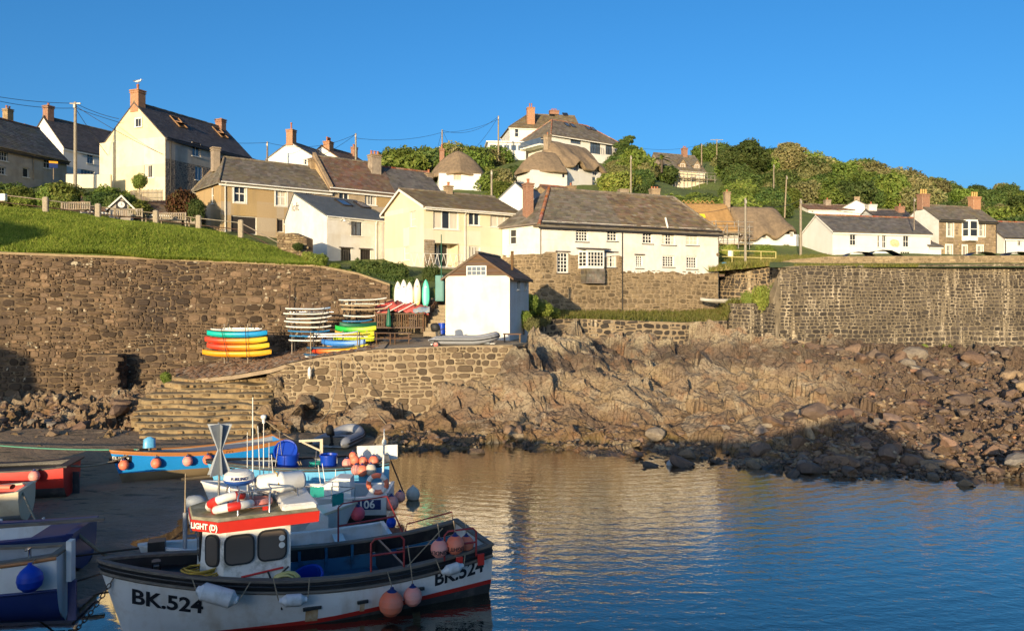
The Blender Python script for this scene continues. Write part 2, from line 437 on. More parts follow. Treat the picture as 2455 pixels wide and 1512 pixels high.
# water and the harbour bed
def water_mat():
 m,nt,b=newmat('harbour_water');nt.nodes.remove(b);out=nt.nodes['Material Output']
 P=nt.nodes.new('ShaderNodeNewGeometry').outputs['Position']
 w1=_noise(nt,_map(nt,P,(1.0,1.7,1),(0,0,R(24))),3.1,3,.55,.6)
 w2=_noise(nt,_map(nt,P,(1.0,1.9,1),(0,0,R(-32))),1.35,2,.5,.8)
 w3=_noise(nt,_map(nt,P,(1.0,1.5,1),(0,0,R(8))),8.0,2,.5,.3)
 hgt=_math(nt,'ADD',_math(nt,'ADD',_math(nt,'MULTIPLY',w1,.036),_math(nt,'MULTIPLY',w2,.05)),_math(nt,'MULTIPLY',w3,.009))
 # rings spreading over the pool; the corner by the sand lies calm
 sep=nt.nodes.new('ShaderNodeSeparateXYZ');nt.links.new(P,sep.inputs[0])
 calm=_ramp(nt,_math(nt,'ADD',_math(nt,'MULTIPLY',sep.outputs[0],.085),.92,True),[(.25,.08),(.8,1.0)])
 wv=nt.nodes.new('ShaderNodeTexWave');wv.wave_type='RINGS';wv.rings_direction='SPHERICAL';wv.inputs['Scale'].default_value=.55;wv.inputs['Distortion'].default_value=2.2
 wv.inputs['Detail'].default_value=2;wv.inputs['Detail Scale'].default_value=.8
 mp=nt.nodes.new('ShaderNodeMapping');mp.inputs['Location'].default_value=(-3,-40,0);nt.links.new(P,mp.inputs['Vector']);nt.links.new(mp.outputs[0],wv.inputs['Vector'])
 hgt=_math(nt,'ADD',hgt,_math(nt,'MULTIPLY',wv.outputs['Fac'],.012))
 hgt=_math(nt,'MULTIPLY',_math(nt,'MULTIPLY',hgt,.23),calm)
 bp=nt.nodes.new('ShaderNodeBump');bp.inputs['Strength'].default_value=1.0;bp.inputs['Distance'].default_value=1.0;nt.links.new(hgt,bp.inputs['Height'])
 gl=nt.nodes.new('ShaderNodeBsdfGlossy');gl.inputs['Roughness'].default_value=.03;gl.inputs['Color'].default_value=(.94,.90,.81,1);nt.links.new(bp.outputs[0],gl.inputs['Normal'])
 df=nt.nodes.new('ShaderNodeBsdfDiffuse');df.inputs['Color'].default_value=(.045,.04,.028,1)
 tr=nt.nodes.new('ShaderNodeBsdfTransparent');tr.inputs['Color'].default_value=(.72,.70,.58,1)
 mx=nt.nodes.new('ShaderNodeMixShader');mx.inputs[0].default_value=.55;nt.links.new(df.outputs[0],mx.inputs[1]);nt.links.new(tr.outputs[0],mx.inputs[2])
 fr=nt.nodes.new('ShaderNodeFresnel');fr.inputs['IOR'].default_value=1.5;nt.links.new(bp.outputs[0],fr.inputs['Normal'])
 m2=nt.nodes.new('ShaderNodeMixShader');nt.links.new(_math(nt,'ADD',_math(nt,'MULTIPLY',fr.outputs[0],1.75),.07,True),m2.inputs[0]);nt.links.new(mx.outputs[0],m2.inputs[1]);nt.links.new(gl.outputs[0],m2.inputs[2])
 nt.links.new(m2.outputs[0],out.inputs['Surface'])
 return m
mb=MB();mb.quad((-300,-300,0),(400,-300,0),(400,46,0),(-300,46,0))
o=tag(mb.build('harbour_water',water_mat()),kind='structure')
# sand: just above the water on the left, under it on the right
SAND=rbf([W(-600,1060,35) for _ in [0]]+[Vector(p) for p in (
 (-40,36,.6),(-40,24,.35),(-40,10,.1),(-23,35.5,.45),(-12,35.5,.30),(-6,36,.12),(-5,34,-.06),(-20,30,.22),(-13,30,.16),(-8,30.5,.06),(-5.5,31,-.12),(-16,25,.15),(-11,25,.08),(-8,25.5,-.03),(-6,26,-.2),(-14,21,.13),
 (-9.6,21.5,-.03),(-8,22,-.10),(-6.5,22,-.35),(-9.0,19.5,.02),(-14,18,.12),(-9.5,18.2,.06),(-8,17,-.1),(-12,14.5,-.12),(-9,14,-.3),(-15,12,-.2),(-4,17,-.9),(-2,30,-.7),(5,28,-1.4),(20,20,-2.2),(0,10,-1.8),(-10,8,-.8),(-30,2,-.6),(0,0,-2.2),(30,26,-1.5),(30,0,-3),(45,20,-2.5))])
nx,ny=260,170
gx,gy=np.meshgrid(np.linspace(-46,46,nx),np.linspace(-2,37,ny),indexing='ij')
gz=SAND(gx,gy)+fbm(gx*.7,gy*.9,3,3)*.10+fbm(gx*4,gy*4,9,2)*.02
gz=np.where(gx>-5,np.minimum(gz,-.15),gz)
def grid_faces(nx,ny):
 i=np.arange((nx-1)*(ny-1));a=(i//(ny-1))*ny+i%(ny-1)
 return np.stack([a,a+ny,a+ny+1,a+1],1)
def sand_mat():
 m,nt,b=newmat('wet_sand');P=nt.nodes.new('ShaderNodeNewGeometry').outputs['Position']
 sep=nt.nodes.new('ShaderNodeSeparateXYZ');nt.links.new(P,sep.inputs[0])
 n1=_noise(nt,P,.8,6,.6);n2=_noise(nt,P,7,4,.6)
 col=_mixc(nt,_ramp(nt,n1,[(.35,0),(.65,1)]),(.33,.225,.13),(.23,.155,.088))
 col=_mixc(nt,_ramp(nt,n2,[(.55,0),(.8,.5)]),col,(.12,.088,.06))
 col=_mixc(nt,_ramp(nt,_noise(nt,_map(nt,P,(.7,2.0,1)),1.3,5,.7),[(.54,0),(.63,.8)]),col,(.045,.042,.02))
 wet=_ramp(nt,_math(nt,'ADD',_math(nt,'ADD',sep.outputs[2],.02),_math(nt,'MULTIPLY',_math(nt,'SUBTRACT',n1,.5),.25)),[(.0,1),(.16,0)])
 col=_mixc(nt,wet,col,(.11,.085,.058))
 nt.links.new(col,b.inputs['Base Color'])
 nt.links.new(_math(nt,'SUBTRACT',.85,_math(nt,'MULTIPLY',wet,.62)),b.inputs['Roughness'])
 _bump(nt,b,_noise(nt,P,5,6,.65),.9,.09)
 return m
V=np.stack([gx.ravel(),gy.ravel(),gz.ravel()],1)
tag(link('harbour_sand',npmesh('harbour_sand',V,grid_faces(nx,ny),sand_mat(),True)),kind='structure')
# rocks of the foreshore
RC=[(940,1070,35.3),(1200,1078,34.2),(1500,1082,33.9),(1700,1100,32.2),(1900,1125,30.2),(2200,1140,29.2),(2455,1150,28.6),(2900,1150,28.6),(720,1055,36.3)]
RP=[Vector((XA(a,c),c,0.05)) for a,b,c in RC]+[Vector((XA(a,c-4),c-4,-.9)) for a,b,c in RC]
RP+=[Vector((-40,36.5,.3)),Vector((-24,36.8,.35)),Vector((-17,35.8,.18)),Vector((-13,35.2,.0)),Vector((-30,33,-.4)),Vector((-20,33,-.35)),Vector((-13,33,-.4)),Vector((-8,33,-.5)),Vector((-40,28,-1)),Vector((-20,28,-1)),Vector((-10,28,-1))]
RP+=[W(*p) for p in ((-300,975,42),(0,972,42.6),(150,966,42.4),(300,962,42.6),(60,1010,39.6),(250,1000,40),(270,1030,38.6),(340,960,42),(600,960,39.5),(640,905,40.6),(650,1000,38.2),
  (700,985,39.8),(800,985,39.3),(900,968,39.5),(1000,960,39.5),(1100,945,39.6),(1200,890,40.3),(1255,845,41.2),(1310,840,43),(1290,815,45),(1330,870,42.5),(760,1020,37.7),(900,1030,37.2),(1000,1020,37.4),(1150,1000,37.8),
  (1300,960,38.6),(1250,1030,36.4),(1420,900,41.5),(1450,940,40.2),(1380,1000,37.6),(1430,1040,36),(1480,875,47.5),(1600,868,48.5),(1560,920,43),(1700,905,45),(1600,985,39),(1650,1040,35.5),(1760,940,42.5),(1400,840,50),(1400,800,53),
  (1800,880,47.5),(1865,862,47.8),(1980,885,46.8),(1800,835,53),(1760,800,55.5),(1840,825,57),(1930,925,43.6),(1890,980,39.6),(2090,972,41),(2020,1000,38),(1760,1020,36.5),(1850,1060,34),(2000,1070,33.2),
  (2040,838,57),(2100,850,56),(2300,855,57),(2455,852,57.5),(2800,852,58),(2100,900,48.5),(2250,905,49),(2455,905,50),(2200,960,42.5),(2455,960,43),(2200,1030,36.3),(2400,1040,36.5),(2700,1000,40),(2300,1090,32.4),(2455,1100,32),(2900,860,58),(2400,838,64),(1500,840,60))]
RP+=[Vector((XA(740,43),43,1.6)),Vector((XA(900,44),44,1.8)),Vector((XA(1100,45),45,2.0))]
ROCK=rbf(RP,.15)
def rock_z(x,y):
 px=CX+F*x/y
 z0=ROCK(x,y)
 bed=np.clip((px-640)/120,0,1)*np.clip((2330-px)/420,0,1)
 u=x*.82+y*.57;v=-x*.57+y*.82
 wx=x+fbm(x*.5,y*.5,21,2)*1.4;wy=y+fbm(x*.5,y*.5,22,2)*1.4
 h1,e1=facets(wx*.30+z0*.2,wy*.42,31,1.1)
 h2,e2=facets(wx*.85,wy*1.1+z0*.7,41,1.4)
 h3,e3=facets(wx*2.1,wy*2.5+z0*1.6,51,1.5)
 amp=np.clip(.3+z0*.2,.22,.62)
 st=np.abs(((u*.55+v*.12+fbm(x*.3,y*.3,61,3)*2.2)%1.0)-.5)
 d=amp*(h1*1.7+h2*.62+h3*.12+(st-.25)*.7)-.5*np.clip(1-e1/.06,0,1)*amp-.24*np.clip(1-e2/.08,0,1)*amp
 d+=fbm(x*1.1,y*1.1,71,3)*.13
 loose=h2*.3+h3*.3+fbm(x*1.2,y*1.2,72,4)*.35
 return z0+np.where(bed>0,d*bed+loose*(1-bed),loose)*np.clip((y-26)/6,.1,1)
nx,ny=620,300
gx,gy=np.meshgrid(np.linspace(-33,47,nx),np.linspace(27.5,62.5,ny),indexing='ij')
gz=rock_z(gx,gy)
px=CX+F*gx/gy
# hold the rock below the slipway, its wall and the steps
gz=np.where((px>640)&(px<1262)&(gy>40.9),np.minimum(gz,2.0),gz)
gz=np.where((px>310)&(px<660)&(gy>34.6)&(gy<47),np.minimum(gz,-.1+(gy-34.9)*.30),gz)
def rock_mat():
 m,nt,b=newmat('foreshore_rock');P=nt.nodes.new('ShaderNodeNewGeometry').outputs['Position']
 sep=nt.nodes.new('ShaderNodeSeparateXYZ');nt.links.new(P,sep.inputs[0]);z=sep.outputs[2]
 nb=_noise(nt,P,.38,5,.6);nm=_noise(nt,P,1.7,6,.65);nf=_noise(nt,_map(nt,P,(1.6,1,2.4),(.3,.4,.6)),4.5,6,.7)
 zz=_math(nt,'ADD',z,_math(nt,'MULTIPLY',_math(nt,'SUBTRACT',nb,.5),1.8))
 base=_ramp(nt,_math(nt,'MULTIPLY',zz,.2),[(0,(.035,.032,.02)),(.05,(.13,.09,.03)),(.11,(.16,.098,.045)),(.2,(.215,.15,.085)),(.34,(.275,.20,.113)),(.50,(.26,.198,.12)),(.58,(.07,.055,.04)),(.70,(.10,.078,.054)),(.80,(.30,.245,.155)),(1,(.34,.28,.185))])
 vb=nt.nodes.new('ShaderNodeTexVoronoi');vb.inputs['Scale'].default_value=.9;vm=nt.nodes.new('ShaderNodeMix');vm.data_type='VECTOR';vm.inputs[0].default_value=.3;vn=nt.nodes.new('ShaderNodeTexNoise');vn.inputs['Scale'].default_value=1.1;nt.links.new(P,vn.inputs['Vector']);nt.links.new(P,vm.inputs[4]);nt.links.new(vn.outputs['Color'],vm.inputs[5]);nt.links.new(_map(nt,vm.outputs[1],(1,1.5,1.6)),vb.inputs['Vector'])
 sb_=nt.nodes.new('ShaderNodeSeparateColor');nt.links.new(vb.outputs['Color'],sb_.inputs[0])
 base=_mixc(nt,_ramp(nt,sb_.outputs[0],[(.45,0),(.9,.55)]),base,(.15,.105,.075));base=_mixc(nt,_ramp(nt,sb_.outputs[1],[(.7,0),(.9,.6)]),base,(.34,.28,.19))
 col=_mixc(nt,_ramp(nt,nm,[(.42,0),(.66,.5)]),base,(.15,.095,.06))
 col=_mixc(nt,_ramp(nt,_noise(nt,P,.9,4,.6),[(.52,0),(.66,.6)]),col,(.22,.115,.058))
 col=_mixc(nt,_ramp(nt,_noise(nt,_map(nt,P,(1,1,2)),1.1,5,.7,1.0),[(.58,0),(.68,.6)]),col,(.33,.27,.20))
 col=_mixc(nt,_ramp(nt,nf,[(.36,.8),(.5,0)]),col,(.045,.03,.02))
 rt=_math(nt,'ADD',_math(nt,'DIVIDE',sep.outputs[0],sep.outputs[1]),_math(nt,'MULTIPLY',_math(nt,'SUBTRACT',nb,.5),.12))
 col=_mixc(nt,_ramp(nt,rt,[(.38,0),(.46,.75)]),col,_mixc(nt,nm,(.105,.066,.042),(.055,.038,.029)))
 nt.links.new(col,b.inputs['Base Color'])
 wet=_ramp(nt,z,[(.05,.45),(.5,.86)])
 nt.links.new(wet,b.inputs['Roughness']);b.inputs['Specular IOR Level'].default_value=.3
 b1=_bump(nt,b,_noise(nt,P,3.2,8,.65),.55,.09)
 vo=nt.nodes.new('ShaderNodeTexVoronoi');vo.feature='DISTANCE_TO_EDGE';vo.inputs['Scale'].default_value=2.3
 dp=nt.nodes.new('ShaderNodeMix');dp.data_type='VECTOR';dp.inputs[0].default_value=.25
 nn=nt.nodes.new('ShaderNodeTexNoise');nn.inputs['Scale'].default_value=1.5;nt.links.new(P,nn.inputs['Vector'])
 nt.links.new(P,dp.inputs[4]);nt.links.new(nn.outputs['Color'],dp.inputs[5]);nt.links.new(dp.outputs[1],vo.inputs['Vector'])
 b2=nt.nodes.new('ShaderNodeBump');b2.inputs['Strength'].default_value=.55;b2.inputs['Distance'].default_value=.08
 nt.links.new(_ramp(nt,vo.outputs['Distance'],[(0,0),(.09,1)]),b2.inputs['Height']);nt.links.new(b2.outputs[0],b1.inputs['Normal'])
 return m
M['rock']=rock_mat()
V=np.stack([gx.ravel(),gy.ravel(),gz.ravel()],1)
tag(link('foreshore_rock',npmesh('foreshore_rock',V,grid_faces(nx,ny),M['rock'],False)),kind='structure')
def rock_at(x,y):return float(rock_z(np.array([x]),np.array([y]))[0])
# loose boulders and cobbles
def unit_rock(seed,sub):
 rs=random.Random(seed)
 import bmesh
 bm=bmesh.new();bmesh.ops.create_icosphere(bm,subdivisions=sub,radius=1.0)
 v=np.array([x.co[:] for x in bm.verts]);bm.verts.index_update();f=np.array([[q.index for q in p.verts] for p in bm.faces]);bm.free()
 for k in range(13):
  n=np.array([rs.gauss(0,1) for _ in range(3)]);n/=np.linalg.norm(n);d=rs.uniform(.38,.8)
  e=v@n-d;v=v-np.where(e>0,e,0)[:,None]*n*.92
 v*=np.array([1,rs.uniform(.65,.95),rs.uniform(.45,.75)])
 v+=np.array([[rs.uniform(-.03,.03) for _ in range(3)] for _ in range(len(v))])
 return v,f
ROCKS=[unit_rock(s,2) for s in range(10)];PEBS=[unit_rock(s+50,1) for s in range(8)]
def boulder_mat():
 m,nt,b=newmat('boulder');g=nt.nodes.new('ShaderNodeNewGeometry');P=g.outputs['Position'];oi=nt.nodes.new('ShaderNodeObjectInfo')
 r=_math(nt,'FRACT',_math(nt,'ADD',g.outputs['Random Per Island'],oi.outputs['Random']))
 col=_ramp(nt,r,[(0,(.16,.10,.065)),(.2,(.09,.065,.05)),(.38,(.24,.15,.09)),(.5,(.14,.10,.075)),(.64,(.30,.21,.12)),(.74,(.13,.065,.045)),(.84,(.42,.31,.17)),(.92,(.20,.18,.155)),(1,(.36,.17,.08))])
 col=_mixc(nt,_ramp(nt,_noise(nt,P,6,5,.65),[(.35,0),(.7,.55)]),col,(.07,.045,.03))
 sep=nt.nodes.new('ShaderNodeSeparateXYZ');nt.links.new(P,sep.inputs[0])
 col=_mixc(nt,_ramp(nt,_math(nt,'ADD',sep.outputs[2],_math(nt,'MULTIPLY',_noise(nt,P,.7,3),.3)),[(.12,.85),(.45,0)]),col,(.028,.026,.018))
 nt.links.new(col,b.inputs['Base Color']);b.inputs['Roughness'].default_value=.75
 _bump(nt,b,_noise(nt,P,8,6,.65),.6,.05)
 return m
M['boulder']=boulder_mat()
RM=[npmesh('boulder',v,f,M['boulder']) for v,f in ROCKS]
def spot(rs,px0,px1,Y0,Y1):
 px=rs.uniform(px0,px1);y=1/rs.uniform(1/Y1,1/Y0);return XA(px,y),y
rs=random.Random(11);big=[]
for k in range(900):
 q=rs.random()
 if q<.74:x,y=spot(rs,1880,2520,29,58)
 elif q<.86:x,y=spot(rs,-60,320,35.5,42.5)
 elif q<.93:x,y=spot(rs,1500,2000,30.5,37)
 else:x,y=spot(rs,660,1500,33.6,36.8)
 px=CX+F*x/y
 if 1860<px<2100 and 40<y<49 and (px-1860)<(49-y)*27:continue
 if 315<px<640 and y>34:continue
 s=rs.choice([.15,.18,.2,.23,.27,.33,.42,.6])*(.75+y/80)
 if y<36 and px<1500:s*=.7
 if y>52 and px>1980:s*=1.5
 big.append((s/y,x,y,s))
big.sort(reverse=True);small=[]
for k,(a,x,y,s) in enumerate(big):
 z=rock_at(x,y)
 e=Matrix.Rotation(rs.uniform(0,6.3),3,'Z')@Matrix.Rotation(rs.uniform(-.4,.4),3,'X')@Matrix.Diagonal((s,s*rs.uniform(.7,1.1),s*rs.uniform(.7,1.1)))
 zz=max(z,-.12)+s*.22
 if k<296:
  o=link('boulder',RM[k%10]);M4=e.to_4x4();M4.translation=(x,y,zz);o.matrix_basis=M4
  lb='brown weathered boulder lying on the stony foreshore below the sea wall' if px>0 else ''
  px=CX+F*x/y
  if px>1500:tag(o,'brown weathered boulder on the stony beach below the right-hand sea wall','boulder','boulders on the stony beach')
  elif px>600:tag(o,'dark boulder at the foot of the bedrock by the water edge','boulder','boulders along the bedrock foot')
  else:tag(o,'dark brown boulder at the foot of the tall harbour wall','boulder','boulders under the harbour wall')
 else:small.append((k%10,e,(x,y,zz)))
joined('loose_rubble',small,M['boulder'],None,ROCKS)
peb=[]
for k in range(9500):
 q=rs.random()
 if q<.72:x,y=spot(rs,1960,2560,28.6,57)
 elif q<.84:x,y=spot(rs,-80,400,34.2,42)
 elif q<.93:x,y=spot(rs,400,1500,33.8,36.4)
 else:x,y=spot(rs,1500,2100,30.2,35)
 px=CX+F*x/y
 if 315<px<640 and y>34.8:continue
 if 1860<px<2100 and 40<y<49 and (px-1860)<(49-y)*27:continue
 s=rs.uniform(.06,.19)*(1.0 if px>1500 else.8)
 e=Matrix.Rotation(rs.uniform(0,6.3),3,'Z')@Matrix.Rotation(rs.uniform(-.5,.5),3,'X')@Matrix.Diagonal((s,s,s*rs.uniform(.7,1.2)))
 peb.append((k%8,e,(x,y,s)))
pz=rock_z(np.array([p[2][0] for p in peb]),np.array([p[2][1] for p in peb]))
peb=[(a,e,(l[0],l[1],max(float(z),-.1)+l[2]*.3)) for (a,e,l),z in zip(peb,pz)]
joined('beach_stones',peb,M['boulder'],None,PEBS)
for a,b,s,lb in ((2315,1163,.42,'dark wet boulder standing alone in the shallow water'),(2238,1146,.5,'flat wet boulder under the iron post at the water edge'),(1945,1130,.95,'largest dark boulder at the water edge in the pier shadow'),(1805,1118,.6,'rounded dark boulder half in the water left of the largest one'),(1780,1068,.75,'long purple boulder beside the shadowed weed')):
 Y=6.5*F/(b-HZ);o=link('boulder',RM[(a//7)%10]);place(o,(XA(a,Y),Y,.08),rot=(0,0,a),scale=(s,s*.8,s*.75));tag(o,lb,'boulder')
# the tall harbour wall on the left
LW=[(-420,41.0),(0,44.0),(380,45.7),(760,47.6),(935,48.6)]
path=[(XA(a,b),b) for a,b in LW]
ss=[0]
for i in range(len(path)-1):ss.append(ss[-1]+math.dist(path[i],path[i+1]))
LT=interp([ss[0],ss[1],ss[2],ss[3],(ss[3]*.45+ss[4]*.55),ss[4]],[ZA(592,41),ZA(605,44),ZA(619,45.7),ZA(636,47.6),ZA(655,48.2),ZA(682,48.6)])
LB=interp([ss[0],ss[1],ss[2],ss[3],ss[4]],[.3,.3,.5,2.6,3.2])
wl=thing('harbour_wall','tall brown rubble stone harbour wall below the grass bank','wall',(path[1][0],path[1][1],0))
cells,fr,S=wall_cells(path,LB,lambda s:LT(s)-.1,(.13,.46),(.18,.75),.012,.075,.05,1,split=.42)
wall_body('wall_core',fr,S,lambda s:LB(s)-1,LT,M['wall_mortar'],wl,1.0,60,wl.location)
lay('stone',cells,M['wall_stone'],wl,300,wl.location)
mb=MB();rows=[]
for i in range(61):
 s=S*i/60;z=LT(s);a=fr(s,z,.06)[0]-wl.location;b=fr(s,z,-1.0)[0]-wl.location
 rows.append([a+Vector((0,0,-.08)),a+Vector((0,0,.05)),b+Vector((0,0,.06)),b])
mb.loft(rows,0,False);mb.build('coping',mk('lime_coping',(.36,.27,.15),(.26,.19,.11),3,.95,.6,12),wl)
# buttress with its own stones
bx0,bx1=XA(192,44.0),XA(291,44.4)
bt=thing('buttress','square stone buttress standing against the harbour wall','buttress',((bx0+bx1)/2,43.9,0))
bp=[(bx0,44.6),(bx0,43.75),(bx1,44.05),(bx1,45.0)]
zt=lambda s:ZA(850,44)
cells,fr,S=wall_cells(bp,lambda s:.4,lambda s:zt(s)-.05,(.2,.4),(.3,.7),.022,.05,.0,3)
wall_body('buttress_core',fr,S,lambda s:-.5,zt,M['wall_mortar'],bt,.5,12,bt.location)
mb=MB();mb.add([Vector((x,y,zt(0)+.01))-bt.location for x,y in bp],[(0,1,2,3)]);mb.build('buttress_top',M['wall_mortar'],bt)
lay('stone',cells,M['wall_stone'],bt,300,bt.location)
ir=thing('drain_pipe','thin rusty iron pipe fixed upright on the harbour wall','pipe',W(694,735,46.9))
MB().cyl((0,-.06,-1.2),(0,.12,1.3),.035).build('pipe',mk('rusty_iron',(.09,.045,.028),(.05,.03,.02),9,.8),ir)
M['rust']=bpy.data.materials['rusty_iron']
# slipway: platform, cobbled ramp, wall and steps
slip_pts=[((425,912,42.4),(420,886,45.9)),((560,900,41.2),(560,864,46.5)),((650,884,40.5),(640,850,46.9)),((690,872,40.4),(700,841,47.2)),((760,857,40.4),(760,832,47.5)),((840,846,40.4),(850,818,48.0)),((900,838,40.4),(930,805,48.6)),((1000,834,40.4),(1010,800,49.5)),((1100,829,40.5),(1070,797,50)),((1180,828,40.7),(1200,800,50)),((1235,830,41.2),(1255,800,50))]
A_=np.array([tuple(W(*a)) for a,b in slip_pts]);B_=np.array([tuple(W(*b)) for a,b in slip_pts])
rows=[]
for t in np.linspace(0,len(slip_pts)-1,61):
 i=min(int(t),len(slip_pts)-2);q=t-i;a=A_[i]*(1-q)+A_[i+1]*q;b=B_[i]*(1-q)+B_[i+1]*q;r=[]
 for k in range(13):
  p=a*(1-k/12)+b*k/12;p=p.copy();p[2]+=(float(fbm(np.array([p[0]*1.3]),np.array([p[1]*1.3]),4,2)[0]))*.05;r.append(p)
 rows.append([a+np.array([0,.02,-.2])]+r)
mb=MB();mb.loft(rows,0,False)
slip=tag(mb.build('slipway',mk('slip_concrete',(.34,.26,.17),(.24,.18,.12),1.6,.92,.5,10,pos=True)),kind='structure')
def slip_point(t,q):
 i=min(int(t),len(slip_pts)-2);f=t-i;a=A_[i]*(1-f)+A_[i+1]*f;b=B_[i]*(1-f)+B_[i+1]*f
 return Vector(a*(1-q)+b*q)
rs=random.Random(5);cells=[]
row=0
while row<22:
 q=(row+.5)/22;t=rs.uniform(0,.1)
 while t<6.0:
  p=slip_point(t,q);dt=.03
  lenm=(slip_point(min(t+.1,9.9),q)-p).length/.1;w=rs.uniform(.26,.62);h=rs.uniform(.20,.30)
  if rs.random()<(.82 if t<5 else.5):
   d=(slip_point(t+.1,q)-p).normalized();n=(slip_point(t,min(1,q+.1))-p);n=n.normalized();up=d.cross(n);ro=rs.uniform(-.3,.3)
   d2=d*math.cos(ro)+n*math.sin(ro);n2=n*math.cos(ro)-d*math.sin(ro)
   pp=p+n*rs.uniform(-.05,.05)
   cells.append((pp+up*.035,Matrix((d2*w*.40,-up*.05,n2*h*.36)).transposed(),w*h/p.y**2))
  t+=w/max(lenm,.3)
 row+=1
lay('cobble',cells,M['cobble'],slip,300)
mb=MB();rows2=[]
for t in np.linspace(0,6.2,40):
 a=slip_point(t,0);b=slip_point(t,1);rows2.append([a.lerp(b,k/10)+Vector((0,0,.045)) for k in range(11)])
mb.loft(rows2,0,False);mb.build('cobble_bed',M['cobble_mortar'],slip)
# front wall of the slipway
sp=[(XA(645,40.9),40.9),(XA(690,40.3),40.3),(XA(900,40.2),40.2),(XA(1100,40.3),40.3),(XA(1230,40.9),40.9),(XA(1262,43),43)]
ss=[0]
for i in range(len(sp)-1):ss.append(ss[-1]+math.dist(sp[i],sp[i+1]))
ST=interp(ss,[ZA(885,40.9),ZA(873,40.3),ZA(839,40.2),ZA(830,40.3),ZA(828,40.9),ZA(822,43)])
SB=interp(ss,[1.0,.5,.7,1.2,2.2,3.0])
sw=thing('slipway_wall','stone retaining wall in pale mortar under the kayak slipway','wall',(sp[1][0],sp[1][1],0))
cells,fr,S=wall_cells(sp,SB,lambda s:ST(s)-.02,(.22,.5),(.3,.8),.022,.07,.03,8,split=.3)
wall_body('wall_core',fr,S,lambda s:SB(s)-.6,lambda s:ST(s)+.03,M['slip_mortar'],sw,.7,50,sw.location)
lay('stone',cells,M['slip_stone'],sw,300,sw.location)
# steps
stp=thing('stone_steps','worn mortared stone steps down to the sand','steps',(XA(450,38),38,0))
rs=random.Random(9);n=12;cells=[]
for k in range(n):
 q=k/(n-1);Y=34.9+q*6.9;zt_=.22+q*2.12
 yv=HZ+(H-zt_)*F/Y
 xl=np.interp(yv,[905,960,1010,1060],[415,325,318,352]);xr=np.interp(yv,[905,960,1010,1060],[655,650,625,562])
 x0,x1=XA(xl,Y),XA(xr,Y);mb=MB();N=16;rows=[]
 for i in range(N+1):
  f=i/N;x=x0+(x1-x0)*f;j=(float(vnoise(np.array([x*1.1]),np.array([k*3.7]),2)[0])-.5)*.8;jz=(float(vnoise(np.array([x*.9]),np.array([k*5.1]),3)[0])-.5)*.14
  cv=-.35*math.sin(math.pi*f)*(1-q)
  yf=Y+j+cv;zz=zt_+jz
  rows.append([Vector((x,yf+.06,zz-.5)),Vector((x,yf,zz-.05)),Vector((x,yf+.07,zz)),Vector((x,Y+1.5,zz+.02)),Vector((x,Y+1.5,zz-.6))])
  if i<N and rs.random()<.85:
   w=(x1-x0)/N*rs.uniform(.6,1.0)
   cells.append((Vector((x+w*.5,yf+.005,zz-.11)),Matrix((Vector((w*.52,0,0)),Vector((0,.05,0)),Vector((0,0,.075)))).transposed(),w/Y))
 rows=[[p-stp.location for p in r] for r in rows]
 mb.loft(rows,0,False);mb.add(rows[0],[(0,1,2,3,4)]);mb.add(rows[-1],[(4,3,2,1,0)])
 mb.build('step',M['step_mortar'],stp)
lay('stone',cells,M['step_stone'],stp,300,stp.location)
# rough rock either side of the steps' head
for a,b,Y,s,lb in ((695,995,38.6,1.15,'big red brown rock beside the stone steps'),(660,915,40.2,.6,'grey rock built into the corner of the slipway wall'),(640,985,38.2,.7,'dark rock at the right edge of the stone steps'),(250,1020,38.4,.9,'rounded brown rock left of the stone steps'),(180,1035,38,.75,'grey brown rock below the buttress'),(300,1035,37.4,.6,'grey boulder touching the left edge of the steps'),(735,965,39.4,.8,'brown rock wedged under the slipway wall')):
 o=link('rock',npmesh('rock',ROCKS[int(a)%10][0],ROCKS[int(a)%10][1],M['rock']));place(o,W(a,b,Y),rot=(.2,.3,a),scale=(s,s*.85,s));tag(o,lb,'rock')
# hillside
HP=[W(*p) for p in (
 (-500,590,41),(0,604,44.6),(380,619,46.3),(760,637,48.2),(0,497,54),(200,521,55),(480,553,57),(640,592,56.5),(740,634,53),(-400,470,54),(300,545,46.6+4),
 (0,505,60),(300,530,61),(480,558,61),(0,475,66),(330,465,68),(100,440,72),(-300,430,72),(-400,380,90),(560,556,62),(700,600,60),(800,634,59.5),(930,636,61),(1010,641,57.5),(1200,640,64),
 (860,650,54),(960,680,51),(1040,690,51),(1100,660,56),(1180,665,58),(500,520,75),(700,530,80),(900,520,85),(600,440,92),(300,440,95),(900,440,105),(690,400,100),
 (1100,455,95),(1200,470,92),(1400,448,104),(1280,470,98),(1000,405,128),(1300,375,130),(1450,385,135),(1000,398,150),(1640,458,138),(1560,430,135),(1720,440,140),(1800,385,165),(1900,410,170),(2100,440,190),(2455,492,200),(3000,500,210),
 (1700,490,108),(1500,500,100),(2000,612,84),(2300,612,91),(2600,612,92),(1850,600,86),(1800,610,84),(1750,640,72),(1860,635,66),(1760,625,78),(2000,515,125),(2300,510,135),(2600,520,130),(1350,560,84),(1550,560,86),(1650,545,92),(1250,600,78),(2000,627,66),(2300,621,68),(2600,615,66),(3000,610,66),
 (-300,400,150),(300,430,150),(700,420,150),(500,430,260),(1000,400,260),(1200,390,260),(1700,390,260),(2455,440,330),(3200,440,330),(-800,430,260),(1300,640,69),(1500,640,73),(1690,645,75))]
HILL=rbf(HP,.3)
def front_Y(px):return np.interp(px,[-700,0,380,760,940,1000,1060,1200,1290,1320,1715,1722,1760,1860,1900,2455,3300],[40.5,44.5,46.2,48.1,49.1,50.2,50.8,58,66.5,68,75.5,76,71.5,68,66.5,66.5,66.5])
nu,nt_=300,150
